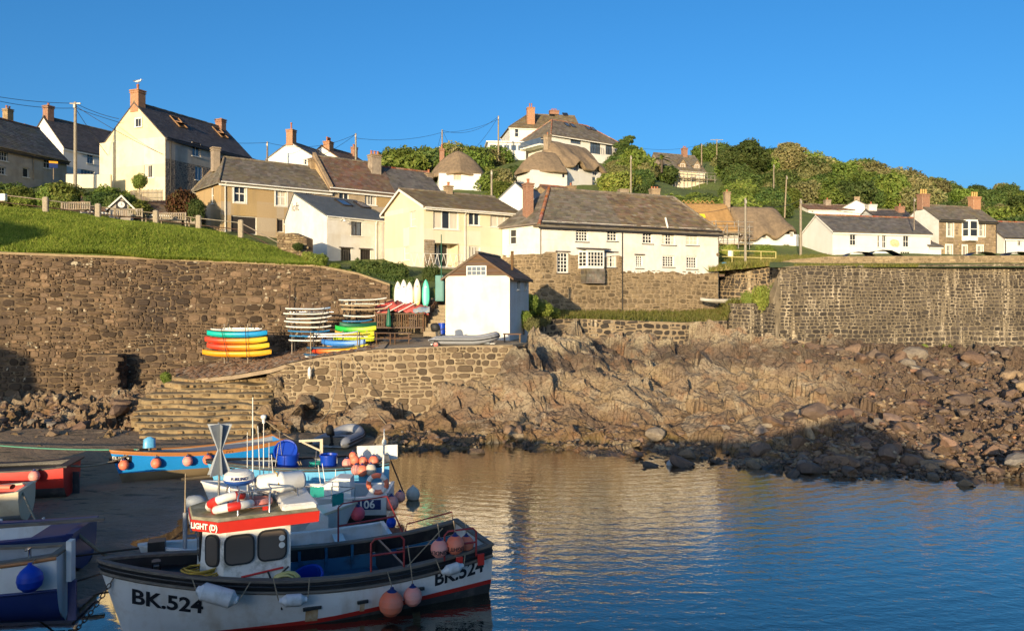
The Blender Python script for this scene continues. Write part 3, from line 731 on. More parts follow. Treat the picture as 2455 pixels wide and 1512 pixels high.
uu=np.linspace(-700,3300,nu);tt=np.linspace(0,1,nt_)**2.1
gpx,gt=np.meshgrid(uu,tt,indexing='ij')
Y0=front_Y(gpx);gy=Y0+(340-Y0)*gt;gx=(gpx-CX)*gy/F
gz=HILL(gx,gy)+fbm(gx*.25,gy*.25,5,3)*np.clip((gy-85)/40,0,1.2)+fbm(gx*1.3,gy*1.3,6,2)*.12
gz[:,0]-=2.0
far=gy>250
gz=np.where(far,gz-(gy-250)*.35,gz)
def ground(x,y):return float(HILL(np.array([x]),np.array([y]))[0])
def soil_mat():
 m,nt,b=newmat('hillside_turf');P=nt.nodes.new('ShaderNodeNewGeometry').outputs['Position']
 col=_mixc(nt,_ramp(nt,_noise(nt,P,.6,6,.65),[(.35,0),(.65,1)]),(.12,.17,.028),(.085,.11,.024))
 col=_mixc(nt,_ramp(nt,_noise(nt,P,3,6,.65),[(.5,0),(.72,.7)]),col,(.20,.20,.06))
 nt.links.new(col,b.inputs['Base Color']);b.inputs['Roughness'].default_value=.95
 _bump(nt,b,_noise(nt,P,6,6,.7),1.0,.15);return m
V=np.stack([gx.ravel(),gy.ravel(),gz.ravel()],1)
tag(link('hillside',npmesh('hillside',V,grid_faces(nu,nt_),soil_mat(),True)),kind='structure')
# house kit
M['white']=mk('white_render',(.72,.69,.63),(.64,.60,.53),1.2,.85,.5,4,.03,dirt=((.55,.47,.36),.30,1.1),streak=((.5,.44,.34),.22,1.4))
M['white_clean']=mk('white_paint_wall',(.72,.70,.65),(.67,.64,.58),.8,.8,.15,6,.02)
M['cream']=mk('cream_render',(.74,.64,.46),(.68,.59,.42),.8,.85,.12,8,.02,streak=((.55,.45,.26),.25,1.0))
M['yellow']=mk('pale_yellow_render',(.75,.655,.44),(.68,.59,.40),1.0,.85,.25,5,.03,dirt=((.58,.46,.24),.45,.9))
M['pebbledash']=mk('tan_pebbledash',(.45,.34,.20),(.36,.265,.155),14,.95,.5,30,.02,streak=((.25,.19,.12),.4,1.2))
M['greyrender']=mk('grey_render',(.46,.40,.32),(.36,.31,.25),1.4,.9,.25,6,.02,streak=((.24,.2,.16),.5,1.0))
M['rubble']=None
def rubble_mat(name,a,b,mortar,sc_=3.0):
 m,nt,bs=newmat(name);P=nt.nodes.new('ShaderNodeNewGeometry').outputs['Position']
 vec=_map(nt,P,(1,1,1.5))
 v1=nt.nodes.new('ShaderNodeTexVoronoi');v1.inputs['Scale'].default_value=sc_;v2=nt.nodes.new('ShaderNodeTexVoronoi');v2.feature='DISTANCE_TO_EDGE';v2.inputs['Scale'].default_value=sc_
 nt.links.new(vec,v1.inputs['Vector']);nt.links.new(vec,v2.inputs['Vector'])
 sp_=nt.nodes.new('ShaderNodeSeparateColor');nt.links.new(v1.outputs['Color'],sp_.inputs[0])
 col=_mixc(nt,sp_.outputs[0],a,b);e=_ramp(nt,v2.outputs['Distance'],[(.03,1),(.08,0)])
 col=_mixc(nt,e,col,mortar);nt.links.new(col,bs.inputs['Base Color']);bs.inputs['Roughness'].default_value=.9
 _bump(nt,bs,_ramp(nt,v2.outputs['Distance'],[(0,0),(.12,1)]),.6,.05);return m
M['rubble']=rubble_mat('grey_rubble',(.22,.17,.125),(.11,.09,.075),(.33,.27,.2))
def brick_mat(name,a,b,mortar,s=1.0):
 m,nt,bs=newmat(name);tc=nt.nodes.new('ShaderNodeTexCoord').outputs['Object']
 sp_=nt.nodes.new('ShaderNodeSeparateXYZ');nt.links.new(tc,sp_.inputs[0]);cb=nt.nodes.new('ShaderNodeCombineXYZ')
 nt.links.new(_math(nt,'ADD',sp_.outputs[0],sp_.outputs[1]),cb.inputs[0]);nt.links.new(sp_.outputs[2],cb.inputs[1])
 bk=nt.nodes.new('ShaderNodeTexBrick');nt.links.new(cb.outputs[0],bk.inputs['Vector']);bk.inputs['Scale'].default_value=s
 bk.inputs['Color1'].default_value=(*a,1);bk.inputs['Color2'].default_value=(*b,1);bk.inputs['Mortar'].default_value=(*mortar,1)
 bk.inputs['Brick Width'].default_value=.24;bk.inputs['Row Height'].default_value=.085;bk.inputs['Mortar Size'].default_value=.012
 col=_mixc(nt,_ramp(nt,_noise(nt,tc,5,4),[(.4,0),(.7,.5)]),bk.outputs['Color'],tuple(x*.6 for x in a));nt.links.new(col,bs.inputs['Base Color']);bs.inputs['Roughness'].default_value=.9
 _bump(nt,bs,bk.outputs['Fac'],-.4,.02);return m
M['brick']=brick_mat('red_brick',(.33,.13,.07),(.25,.095,.055),(.36,.29,.2))
M['brick2']=brick_mat('orange_brick',(.46,.20,.085),(.38,.155,.07),(.4,.3,.2))
M['tanstone']=mk('tan_stone_render',(.36,.27,.17),(.26,.195,.13),3,.95,.5,9,.03,dirt=((.14,.1,.06),.5))
M['pot']=mk('terracotta',(.42,.16,.075),(.30,.11,.055),6,.85)
M['slate']=mk('grey_slate',(.15,.135,.118),(.105,.095,.085),1.4,.55,.3,14,.28,dirt=((.16,.135,.08),.55,.8),spec=.35)
M['slate_dark']=mk('dark_slate',(.105,.092,.085),(.078,.068,.063),1.4,.6,.3,14,.22,dirt=((.13,.10,.075),.4,.9),spec=.3)
M['slate_old']=mk('lichened_slate',(.185,.16,.125),(.125,.107,.085),1.1,.7,.35,14,.30,dirt=((.22,.175,.09),.75,.55),spec=.25)
M['slate_red']=mk('red_brown_slate',(.19,.11,.075),(.14,.098,.074),.7,.75,.35,14,.25,dirt=((.17,.14,.085),.6,.6),spec=.25)
M['slate_new']=mk('new_blue_slate',(.12,.135,.14),(.10,.112,.118),.8,.45,.1,14,.10,spec=.4)
M['tile']=mk('mossy_concrete_tile',(.20,.155,.085),(.145,.11,.065),1.2,.9,.4,12,.22,dirt=((.11,.085,.05),.6,.7))
M['ridge_red']=mk('red_ridge_tile',(.34,.135,.07),(.24,.11,.07),5,.85,.2,10,.2,dirt=((.36,.3,.2),.5,3))
M['ridge_grey']=mk('grey_ridge_tile',(.22,.18,.125),(.15,.12,.09),5,.9,.2,10,.2)
M['thatch']=mk('old_thatch',(.30,.215,.13),(.20,.145,.09),3.0,.98,.9,26,0,bdist=.06,stretch=(1,1,.35),dirt=((.12,.09,.06),.5,.7))
M['thatch_new']=mk('new_thatch',(.46,.27,.10),(.36,.205,.075),3.0,.98,.9,26,0,bdist=.06,stretch=(1,1,.35))
M['trim']=mk('white_trim',(.80,.77,.69),(.74,.71,.63),3,.5,spec=.4)
M['gutter']=mk('black_gutter',(.03,.028,.027),None,3,.5)
M['timber']=mk('brown_timber',(.15,.09,.05),(.10,.06,.035),5,.8,.3,12,.15,stretch=(.3,.3,3))
M['grey_timber']=mk('grey_timber',(.30,.245,.175),(.22,.18,.13),5,.85,.3,12,.15)
M['dark_timber']=mk('dark_door_timber',(.035,.028,.025),(.025,.02,.018),5,.6,.2,12,.2)
M['lintel']=mk('slate_lintel',(.09,.078,.068),(.06,.05,.045),6,.8,.2)
M['curtain']=mk('pale_curtain',(.66,.60,.48),(.5,.45,.36),4,.9,stretch=(6,6,.2))
def glass_mat(name,c,rough=.04):
 m,nt,b=newmat(name);P=nt.nodes.new('ShaderNodeNewGeometry').outputs['Position']
 nt.links.new(_mixc(nt,_noise(nt,P,.9,3),c,tuple(x*.5 for x in c)),b.inputs['Base Color']);b.inputs['Roughness'].default_value=rough;b.inputs['Specular IOR Level'].default_value=.6
 return m
M['glass']=glass_mat('window_glass',(.035,.038,.042));M['glass_blue']=glass_mat('sky_tinted_glass',(.10,.14,.20));M['glass_brown']=glass_mat('tinted_glass',(.17,.135,.105),.12)  # the second glass has sky brightness put into its base colour
_PM={}
def pane_mesh(w,h,mat):
 k=(round(w,3),round(h,3),mat.name)
 if k not in _PM:
  mb=MB();mb.box((0,.006,0),(w,.012,h));_PM[k]=mb.mesh('pane',mat)
 return _PM[k]
class House:
 """a building on a plan of L x Wd metres; local u along the front wall, v to the back, z up; eave and ridge are heights over the base"""
 def __init__(s,name,label,cat,px,Y,ang,L,Wd,zb,group=None):
  s.X0=XA(px,Y);s.Y0=Y;s.a=R(ang);s.L=L;s.W=Wd;s.zb=zb
  s.d=(math.cos(s.a),math.sin(s.a));s.p=(-s.d[1],s.d[0])
  s.root=thing(name,label,cat,(s.X0,Y,zb),s.a,group)
 def face(s,f):
  """origin (u, v), direction (u, v) and outward normal of a wall, local"""
  return {'front':((0,0),(1,0),(0,-1)),'left':((0,s.W),(0,-1),(-1,0)),'right':((s.L,0),(0,1),(1,0)),'back':((s.L,s.W),(-1,0),(0,1))}[f]
 def flen(s,f):return s.L if f in ('front','back') else s.W
 def look(s,f,px,py,d=0.0):
  """where a line of sight meets a wall: (along the wall, height over the base)"""
  (ou,ov),(du,dv),(nu_,nv)=s.face(f);ou+=nu_*d;ov+=nv*d
  gx0=s.X0+ou*s.d[0]+ov*s.p[0];gy0=s.Y0+ou*s.d[1]+ov*s.p[1]
  gdx=du*s.d[0]+dv*s.p[0];gdy=du*s.d[1]+dv*s.p[1];k=(px-CX)/F
  t=(k*gy0-gx0)/(gdx-k*gdy);y=gy0+t*gdy
  return t,H-(py-HZ)*y/F-s.zb
 def P(s,f,t,z,d=0.0):
  (ou,ov),(du,dv),(nu_,nv)=s.face(f)
  return Vector((ou+du*t+nu_*d,ov+dv*t+nv*d,z))
 def wall(s,f,z0,z1,holes=(),mat=None,name='wall',t0=0.0,t1=None,depth=.16,d=0.0,parent=None):
  t1=s.flen(f) if t1 is None else t1;mb=MB()
  us=sorted({t0,t1}|{min(max(x,t0),t1) for h in holes for x in (h[0],h[2])});zs=sorted({z0,z1}|{min(max(z,z0),z1) for h in holes for z in (h[1],h[3])})
  for i in range(len(us)-1):
   for j in range(len(zs)-1):
    cu,cz=(us[i]+us[i+1])/2,(zs[j]+zs[j+1])/2
    if any(h[0]<cu<h[2] and h[1]<cz<h[3] for h in holes):continue
    mb.quad(s.P(f,us[i],zs[j],d),s.P(f,us[i+1],zs[j],d),s.P(f,us[i+1],zs[j+1],d),s.P(f,us[i],zs[j+1],d))
  for a,b,c,e in [h[:4] for h in holes]:
   for q0,q1 in (((a,b),(c,b)),((c,b),(c,e)),((c,e),(a,e)),((a,e),(a,b))):
    mb.quad(s.P(f,q1[0],q1[1],d),s.P(f,q0[0],q0[1],d),s.P(f,q0[0],q0[1],d-depth-.06),s.P(f,q1[0],q1[1],d-depth-.06))
  return mb.build(name,mat,parent or s.root)
 def holes(s,f,rects,d=0.0):
  out=[]
  for r in rects:
   a=s.look(f,r[0],r[3],d);b=s.look(f,r[2],r[1],d)
   out.append((a[0],a[1],b[0],b[1]))
  return out
 def window(s,f,h,cols=2,rws=2,frame=None,glass=None,depth=.1,fw=.06,bar=.03,sill=True,curtain=False,name='window',lintel=False,d=0.0,surround=None,label=None,parent=None,panes=True):
  """frame with bars set back in its opening; every pane a sub-part"""
  t0,z0,t1,z1=h;w,hh=t1-t0,z1-z0;frame=frame or M['trim'];glass=glass or M['glass']
  o=link(name,None) if False else None
  mb=MB()
  nrm=s.face(f)[2];rot={'front':0,'right':math.pi/2,'back':math.pi,'left':-math.pi/2}[f]
  for x,ww in ((fw/2,fw),(w-fw/2,fw)):mb.box((x,.03,hh/2),(ww,.07,hh))
  for z in (fw/2,hh-fw/2):mb.box((w/2,.03,z),(w-2*fw,.066,fw))
  cw=(w-2*fw)/cols;ch=(hh-2*fw)/rws
  for i in range(1,cols):mb.box((fw+cw*i,.03,hh/2),(bar,.05,hh-2*fw))
  for j in range(1,rws):
   mb.box((w/2,.03,fw+ch*j),(w-2*fw,.044,bar if not (rws==2 and hh>1.0) else bar*1.5))
  if surround:
   sw_=surround[0]
   for x,ww,z,h_ in ((-sw_/2,sw_,hh/2,hh+2*sw_),(w+sw_/2,sw_,hh/2,hh+2*sw_),(w/2,w,hh+sw_/2,sw_),(w/2,w,-sw_/2,sw_)):mb.box((x,-depth+.0,z),(ww,.05,h_))
  win=mb.build(name,frame,parent or s.root);win.location=s.P(f,t0,z0,d-depth);win.rotation_euler=(0,0,rot)
  if label:win['label']=label
  if panes:
   for i in range(cols):
    for j in range(rws):
     g=glass
     p=link('pane',pane_mesh(cw,ch,g),win);p.location=(fw+cw*(i+.5),.045,fw+ch*(j+.5))
  if curtain:
   for a,b in (((fw,fw+w*.28),(w-fw-w*.28,w-fw)) if curtain==1 else ((fw,w-fw),)):
    mb=MB();mb.box(((a+b)/2,.036,hh/2),(b-a,.012,hh-2*fw));mb.build('curtain',M['curtain'],win)
  if sill:
   mb=MB();mb.box((w/2,-depth-.0,-.03),(w+.16,.16,.06));mb.build('sill',sill if not isinstance(sill,bool) else M['trim'],win)
  if lintel:
   mb=MB();mb.box((w/2,-depth-.015,hh+.05),(w+.3,.12,.09));mb.build('lintel',M['lintel'],win)
  return win
 def gable(s,f,z0,zr,rp=.5,mat=None,name='gable_wall',d=0.0):
  L=s.flen(f);mb=MB();q=rp if f=='right' else 1-rp
  mb.add([s.P(f,0,z0,d),s.P(f,L,z0,d),s.P(f,L*q,zr,d)],[(0,1,2)]);return mb.build(name,mat,s.root)
 def slates(s,a,b,c,dd,mat,rows,wsl=.32,name='slates',lift=.02,parts=0,jag=.012):
  """rows of lapped slates over a slope: a,b = eave left and right, c,dd = ridge right and left"""
  a,b,c,dd=map(Vector,(a,b,c,dd));rs=random.Random(int(a.x*91+b.y*7+rows));V,Fc=[],[];items=[]
  nrm=(b-a).cross(dd-a)
  if nrm.length<1e-6:nrm=(b-a).cross(c-a)
  nrm.normalize();per=[]
  for r in range(rows):
   f0,f1=r/rows,min(1.0,(r+1.25)/rows)
   l0,r0=a.lerp(dd,f0),b.lerp(c,f0);l1,r1=a.lerp(dd,f1),b.lerp(c,f1);Lr=(r0-l0).length
   if Lr<.05:continue
   n=max(1,round(Lr/wsl));sh=.5 if r%2 else 0.0
   cuts=[0.0]+[min(1,max(0,(k+sh+rs.uniform(-.14,.14))/n)) for k in range(1 if sh==0 else 0,n)]+[1.0]
   for k in range(len(cuts)-1):
    x0,x1=cuts[k],cuts[k+1]
    if x1-x0<.1/n:continue
    g=.006/max(.1,Lr);j=rs.uniform(-jag,jag);up=nrm*(lift+rs.uniform(0,.012));dn=(l1-l0)*(j/max(.05,(l1-l0).length))
    p0,p1=l0.lerp(r0,x0+g)+dn,l0.lerp(r0,x1-g)+dn;q0,q1=l1.lerp(r1,x0+g),l1.lerp(r1,x1-g)
    per.append((p0,p1,q1,q0,up))
  def geo(items,loc=None):
   V,Fc=[],[]
   for p0,p1,q1,q0,up in items:
    o=len(V);V+=[p0+up,p1+up,q1+nrm*.004,q0+nrm*.004,p0-nrm*.01,p1-nrm*.01];Fc+=[(o,o+1,o+2,o+3),(o+4,o+5,o+1,o)]
   return V,Fc
  if parts:
   rs.shuffle(per);one,per=per[:parts],per[parts:]
   for it in one:
    cpt=(it[0]+it[1]+it[2]+it[3])/4
    V,Fc=geo([(it[0]-cpt,it[1]-cpt,it[2]-cpt,it[3]-cpt,it[4])]);o=link('slate',npmesh('slate',[tuple(v) for v in V],Fc,mat),s.root);o.location=cpt
  if per:
   V,Fc=geo(per);o=link(name,npmesh(name,[tuple(v) for v in V],Fc,mat),s.root);o['kind']='stuff'
 def roof(s,ze,zr,mat,kind='gable',rp=.5,ov=.25,ovg=.12,rows=16,wsl=.34,ridge=None,hip=(0,0),slate_parts=0,sides=('front','back'),thick=.12,fascia=None,cov='slates',jag=.012,half=None):
  """pitched roof; hip = how far the ridge ends lie in from the left and right ends"""
  L,Wd=s.L,s.W;vr=Wd*rp;k=(zr-ze)/vr;k2=(zr-ze)/(Wd-vr)
  e0=ze-k*ov;e1=ze-k2*ov
  hl,hr=hip;xl=-ovg if not hl else -ov;xr=L+(ovg if not hr else ov)
  A=Vector((xl,-ov,e0));B=Vector((xr,-ov,e0));C=Vector((xr,Wd+ov,e1));D=Vector((xl,Wd+ov,e1))
  E=Vector((hl if hl else xl,vr,zr));G=Vector((L-hr if hr else xr,vr,zr));t=Vector((0,0,-thick))
  mb=MB()
  for q in ((A,B,G,E),(C,D,E,G)):mb.add(q,[(0,1,2,3)]);mb.add([v+t for v in q],[(3,2,1,0)])
  if hl:mb.add((D,A,E),[(0,1,2)])
  if hr:mb.add((B,C,G),[(0,1,2)])
  ring=[A,B,C,D] if (hl or hr) else None
  for q0,q1 in ((A,B),(C,D)):mb.quad(q0+t,q1+t,q1,q0)
  for q0,q1,hp in ((B,G,hr),(G,C,hr),(D,E,hl),(E,A,hl)):
   if not hp:mb.quad(q0+t,q1+t,q1,q0)
  if hl:mb.quad(D+t,A+t,A,D)
  if hr:mb.quad(B+t,C+t,C,B)
  s.rf=mb.build('roof',mat,s.root);s.ends=(A,B,C,D,E,G)
  if half:
   m0=Vector((half[0],A.y,A.z));m1=Vector((half[0],E.y,E.z));s.slates(A,m0,m1,E,mat,rows,wsl,cov,parts=slate_parts//2,jag=jag);s.slates(m0,B,G,m1,half[1],rows,wsl,cov,parts=slate_parts//2,jag=jag,lift=.03)
  elif 'front' in sides:s.slates(A,B,G,E,mat,rows,wsl,cov,parts=slate_parts,jag=jag)
  if 'back' in sides:s.slates(C,D,E,G,mat,rows,wsl,cov)
  if hl:s.slates(D,A,E,E,mat,rows,wsl,cov)
  if hr:s.slates(B,C,G,G,mat,rows,wsl,cov)
  if ridge:
   mb=MB();lines=[(E,G)]
   if hl:lines+=[(A,E),(D,E)]
   if hr:lines+=[(B,G),(C,G)]
   for p0,p1 in lines:
    n=max(1,int((p1-p0).length/.42));rs=random.Random(n)
    for i in range(n):
     a=p0.lerp(p1,i/n);b=p0.lerp(p1,(i+.97)/n);up=Vector((0,0,.015+rs.uniform(-.012,.012)))
     mb.cyl(a+up,b+up,.11,.105,7)
   mb.build('ridge_tiles',ridge,s.root)
  if fascia:
   mb=MB()
   for q0,q1,sg in ((A,B,-1),(C,D,1)):
    c=(q0+q1)/2;mb.box((c.x,c.y-sg*.06,c.z-thick-.07),(abs(q0.x-q1.x)-.03,.03,.16))
   mb.build('fascia',fascia,s.root)
 def verge(s,mat,w=.14):
  """board along a gable's slopes, left end"""
  A,B,C,D,E,G=s.ends
  for q0,q1,dx in ((A,E,-.02),(D,E,-.02),(B,G,.02),(C,G,.02)):
   n=Vector((0,0,-w));o=Vector((dx,0,0));mb=MB();mb.add([q0+o,q1+o,q1+o+n,q0+o+n,q0+o*0,q1+o*0,q1+n,q0+n],[(0,1,2,3),(7,6,5,4),(3,2,6,7),(0,4,5,1)]);mb.build('verge_board',mat,s.root)
 def chimney(s,u,v,z0,z1,w=.7,dpt=.7,mat=None,pots=1,cap=True,potmat=None,poth=.4,name='chimney',taper=1.0,potr=.12):
  mb=MB();mb.bbox((0,0,(z1-z0)/2),(w,dpt,z1-z0),.03)
  if cap:
   mb.bbox((0,0,z1-z0-.22),(w+.1,dpt+.1,.1),.02);mb.bbox((0,0,z1-z0-.03),(w+.14,dpt+.14,.13),.03)
  c=mb.build(name,mat or M['brick'],s.root);c.location=(u,v,z0)
  for i in range(pots):
   mb=MB();x=(i-(pots-1)/2)*min(.36,w/max(1,pots));q=potr
   mb.lathe([(q*.9,0),(q,.02),(q*.85,poth*.25),(q*.8,poth*.8),(q*1.05,poth*.85),(q*1.05,poth),(q*.7,poth),(q*.7,poth*.6)],10)
   p=mb.build('chimney_pot',potmat or M['pot'],c);p.location=(x,0,z1-z0)
  return c
 def gutter(s,z,mat=None,f='front',down=(),zd=0.0,d=.3):
  mat=mat or M['gutter'];mb=MB();mb.cyl(s.P(f,-.1,z,d),s.P(f,s.flen(f)+.1,z,d),.055,None,6);mb.build('gutter',mat,s.root)
  for t in down:
   mb=MB();mb.tube([s.P(f,t,z,d),s.P(f,t,z-.25,.08),s.P(f,t,zd,.08)],.045,6);mb.build('downpipe',mat,s.root)
 def plinth(s,mat,depth=6.0):
  """footing that goes down into the slope"""
  mb=MB();mb.box((s.L/2,s.W/2,-depth/2-.002),(s.L-.02,s.W-.02,depth));mb.build('footing',mat,s.root)
 def skylight(s,px0,py0,px1,py1,side='front',open_=0.0,frame=None,glass=None):
  """roof window on the front slope, found by its corner heights"""
  A,B,C,D,E,G=s.ends;n=(B-A).cross(E-A).normalized()
  def cast(px,py):
   k=Vector(((px-CX)/F,1,-(py-HZ)/F));o=Vector((-s.X0,-s.Y0,H-s.zb))
   Rm=Matrix.Rotation(-s.a,3,'Z');k=Rm@k;o=Rm@o;t=(A-o).dot(n)/k.dot(n);return o+k*t
  p=cast((px0+px1)/2,(py0+py1)/2);sl=(E-A);sl=Vector((0,sl.y,sl.z)).normalized();ux=Vector((1,0,0))
  p0,p1=cast(px0,(py0+py1)/2),cast(px1,(py0+py1)/2);q0,q1=cast((px0+px1)/2,py1),cast((px0+px1)/2,py0)
  return p,sl,n,ux
 def skywin(s,px,py,w,h,open_=0.0,glass=None,frame=None):
  p,sl,n,ux=s.skylight(px-1,py-1,px+1,py+1)
  rot=Matrix((ux,sl,n)).transposed();mb=MB();f=.07
  for x in (-w/2,w/2):mb.box((x,0,.06),(f,h,.12))
  for y in (-h/2,h/2):mb.box((0,y,.06),(w-f,f,.116))
  o=mb.build('skylight',frame or M['dark_timber'],s.root);M4=rot.to_4x4();M4.translation=p;o.matrix_basis=M4
  g=MB();g.box((0,0,0),(w-f,h-f,.02));
  fr=MB()
  for x in (-w/2+.05,w/2-.05):fr.box((x,0,0),(.05,h-.04,.05))
  for y in (-h/2+.05,h/2-.05):fr.box((0,y,0),(w-.15,.05,.05))
  po=g.build('pane',glass or M['glass_blue'],o);po.location=(0,0,.1);po.rotation_euler=(open_,0,0)
  fo=fr.build('sash',(M['brick2'] if open_ else (frame or M['dark_timber'])),o);fo.location=(0,0,.1);fo.rotation_euler=(open_,0,0)
  return o
 def patch(s,f,poly,mat,name,d=.02):
  pts=[s.P(f,*s.look(f,*q),d) for q in poly];mb=MB();mb.add(pts,[tuple(range(len(pts)))]);return mb.build(name,mat,s.root)
# the houses
M['pine']=mk('pine_frame',(.28,.16,.07),(.22,.12,.05),4,.6)
def mkhouse(name,label,px,Y,ang,L,Wd,base,eave,ridge,mat,walls=('front','left','right','back'),wins={},rp=.5,hip=(0,0),roof='slate',rows=16,wsl=.34,rmat='ridge_grey',cat='house',group=None,sides=('front','back'),wopt=None,gable=True,fascia='trim',mats={},roofkw={},low=None):
 """base/eave/ridge are heights over the base line already worked out in metres (base absolute)"""
 h=House(name,label,cat,px,Y,ang,L,Wd,base,group)
 for f in walls:
  rects=wins.get(f,[]);hs=h.holes(f,rects) if rects else []
  m=M[mats.get(f,mat)]
  h.wall(f,-3.0,eave,hs,m)
  for r,q in zip(rects,hs):
   o=dict(wopt or {});o.update(r[4] if len(r)>4 else {})
   if o.get('door'):
    d=h.window(f,q,1,1,frame=o.get('frame',M['trim']),sill=False,name='door',panes=False,depth=.12)
    mb=MB();w,hh=q[2]-q[0],q[3]-q[1];mb.box((w/2,.04,hh/2),(w-.1,.03,hh-.1));mb.build('door_leaf',o['door'],d)
   else:h.window(f,q,**o)
  if gable and f in ('left','right') and not (hip[0] if f=='left' else hip[1]):h.gable(f,eave,ridge,rp,m)
 if roof:h.roof(eave,ridge,M[roof],rp=rp,hip=hip,rows=rows,wsl=wsl,ridge=M[rmat] if rmat else None,sides=sides,fascia=M[fascia] if fascia else None,**roofkw)
 return h
def z(py,Y):return ZA(py,Y)
def brush(h,f,t0,t1,zc,mat,amp=.22,d=.045,n=40,seed=1,up=.35):
 """ragged lower edge of the white render where it meets the stone"""
 mb=MB();rs=random.Random(seed)
 for i in range(n):
  a,b=t0+(t1-t0)*i/n,t0+(t1-t0)*(i+1)/n
  za=zc(a)-amp*float(vnoise(np.array([a*1.7]),np.array([seed]),4)[0]);zb_=zc(b)-amp*float(vnoise(np.array([b*1.7]),np.array([seed]),4)[0])
  mb.quad(h.P(f,a,za,d),h.P(f,b,zb_,d),h.P(f,b,zc(b)+up,d),h.P(f,a,zc(a)+up,d));mb.quad(h.P(f,a,za,0),h.P(f,b,zb_,0),h.P(f,b,zb_,d),h.P(f,a,za,d))
 return mb.build('render_edge',mat,h.root)
W22=dict(cols=2,rws=2);W34=dict(cols=3,rws=4,bar=.035,fw=.07);W33=dict(cols=3,rws=3,bar=.035,fw=.07)
# ---- the white cottage over the harbour (stone below, render above)
cz=z(747,62)
ct=House('seaside_cottage','long white cottage with slate hipped roof standing on a rubble stone base','cottage',1297,60.2,25.5,17.1,5.6,cz)
ze,zr=z(529,60.2)-cz,z(452,63.6)-cz
um=ct.look('front',1491,600)[0]
up_l=[(1380,540,1410,579),(1455,545,1480,578)];up_r=[(1540,549,1564,584),(1586,553,1619,587),(1644,556,1674,588)]
lo_l=[(1335,605,1362,654),(1454,606,1477,641)];lo_r=[(1524,612,1541,643),(1588,613,1616,640),(1645,615,1671,645)]
bay=(1393,603,1438,642)
HL,HR=ct.holes('front',up_l+lo_l+[(1398,606,1434,640)]),ct.holes('front',up_r+lo_r)
zl=ct.look('front',1390,606)[1];zrr=ct.look('front',1600,650)[1]
ct.wall('front',zl,ze,[q for q in HL],M['white'],t0=0,t1=um,d=.045)
ct.wall('front',zrr,ze,HR,M['white'],t0=um,d=.045)
brush(ct,'front',0,um,lambda t:zl+.02+(.12 if t<2.5 else 0),M['white'],.42,seed=2,d=.05);brush(ct,'front',um,17.1,lambda t:zrr+.02,M['white'],.3,seed=3,d=.05)
ct.wall('left',zl-.1,ze,[],M['white'],d=.045);brush(ct,'left',0,5.6,lambda t:zl-.08,M['white'],.3,seed=5,d=.05)
ct.wall('right',0,ze,[],M['base_mortar']);ct.wall('back',0,ze,[],M['white'])
for q,o in zip(HL[:4]+HR,(dict(cols=4,rws=5),dict(cols=3,rws=4),dict(cols=3,rws=5),dict(cols=3,rws=3,curtain=1),dict(cols=3,rws=4),dict(cols=4,rws=4,curtain=1),dict(cols=3,rws=3,curtain=2),dict(cols=3,rws=5),dict(cols=4,rws=4),dict(cols=4,rws=4))):
 ct.window('front',q,bar=.05,fw=.1,depth=.11,d=.045,lintel=True if q in HL[2:4] or q==HR[3] else False,sill=M['lintel'],**o)
ct.wall('front',-2.5,zl,HL[2:5],M['base_mortar'],'stone_base_backing',0,um)
ct.wall('front',-2.5,zrr,[],M['base_mortar'],'stone_base_backing',um,17.1)
ct.wall('left',-2.5,zl-.1,[],M['base_mortar'],'stone_base_backing')
Lp=Vector((XA(1205,62.6),62.6));A0=Vector((ct.X0,ct.Y0));B0=Vector((ct.X0+17.1*ct.d[0],ct.Y0+17.1*ct.d[1]));B1=B0+Vector(ct.p)*.9
LP0=(A0-Lp).length
def ctskip(s,zz,w,hh):
 t=s-LP0;zz-=cz
 return any(t+w/2>q[0]-.08 and t-w/2<q[2]+.08 and zz+hh/2>q[1]-.08 and zz-hh/2<q[3]+.12 for q in HL[2:4]) or (HL[4][0]-.15<t<HL[4][2]+.15 and HL[4][1]-1.4<zz)
cells,fr,S=wall_cells([Lp,A0,B0,B1],lambda s:cz-1.2+(.9 if s<LP0 else 0),lambda s:cz+((zl-.15) if s<LP0+um else (zrr+.02 if s<LP0+17 else ze)),(.2,.44),(.24,.7),.035,.07,0,21,ctskip)
cells=[(Vector(ct.root.matrix_basis.inverted()@p) if False else p,m,a) for p,m,a in cells]
hold=thing('stone_holder','x','x') if False else None
Ri=Matrix.Rotation(-ct.a,3,'Z')
cells=[(Ri@(p-Vector((ct.X0,ct.Y0,cz))),Ri@m,a) for p,m,a in cells]
lay('stone',cells,M['base_stone'],ct.root,300)
ct.roof(ze,zr,M['slate_old'],hip=(2.2,2.6),ov=.35,rows=19,wsl=.46,ridge=M['ridge_grey'],slate_parts=300,fascia=M['gutter'],jag=.05,half=(um,mk('brown_slate',(.215,.16,.105),(.13,.10,.07),1.1,.75,.4,14,.38,dirt=((.27,.20,.10),.7,.8),spec=.25)))
mb=MB();p0,p1=ct.ends[0],ct.ends[4]
for i in range(13):mb.cyl(p0.lerp(p1,i/13)+Vector((0,0,.06)),p0.lerp(p1,(i+.95)/13)+Vector((0,0,.06)),.15,.14,7)
mb.build('red_hip_tiles',M['ridge_red'],ct.root)
ct.gutter(ze-.22,d=.42,down=(um,),zd=-1.0);mb=MB();mb.tube([ct.P('right',.05,ze-.3,.3),ct.P('right',.05,ze-.6,.08),ct.P('right',.05,-1,.08)],.05,6);mb.build('downpipe',M['gutter'],ct.root)
c=ct.chimney(-.15,1.9,ze-.4,z(440,61.6)-cz,.62,.75,M['brick'],1)
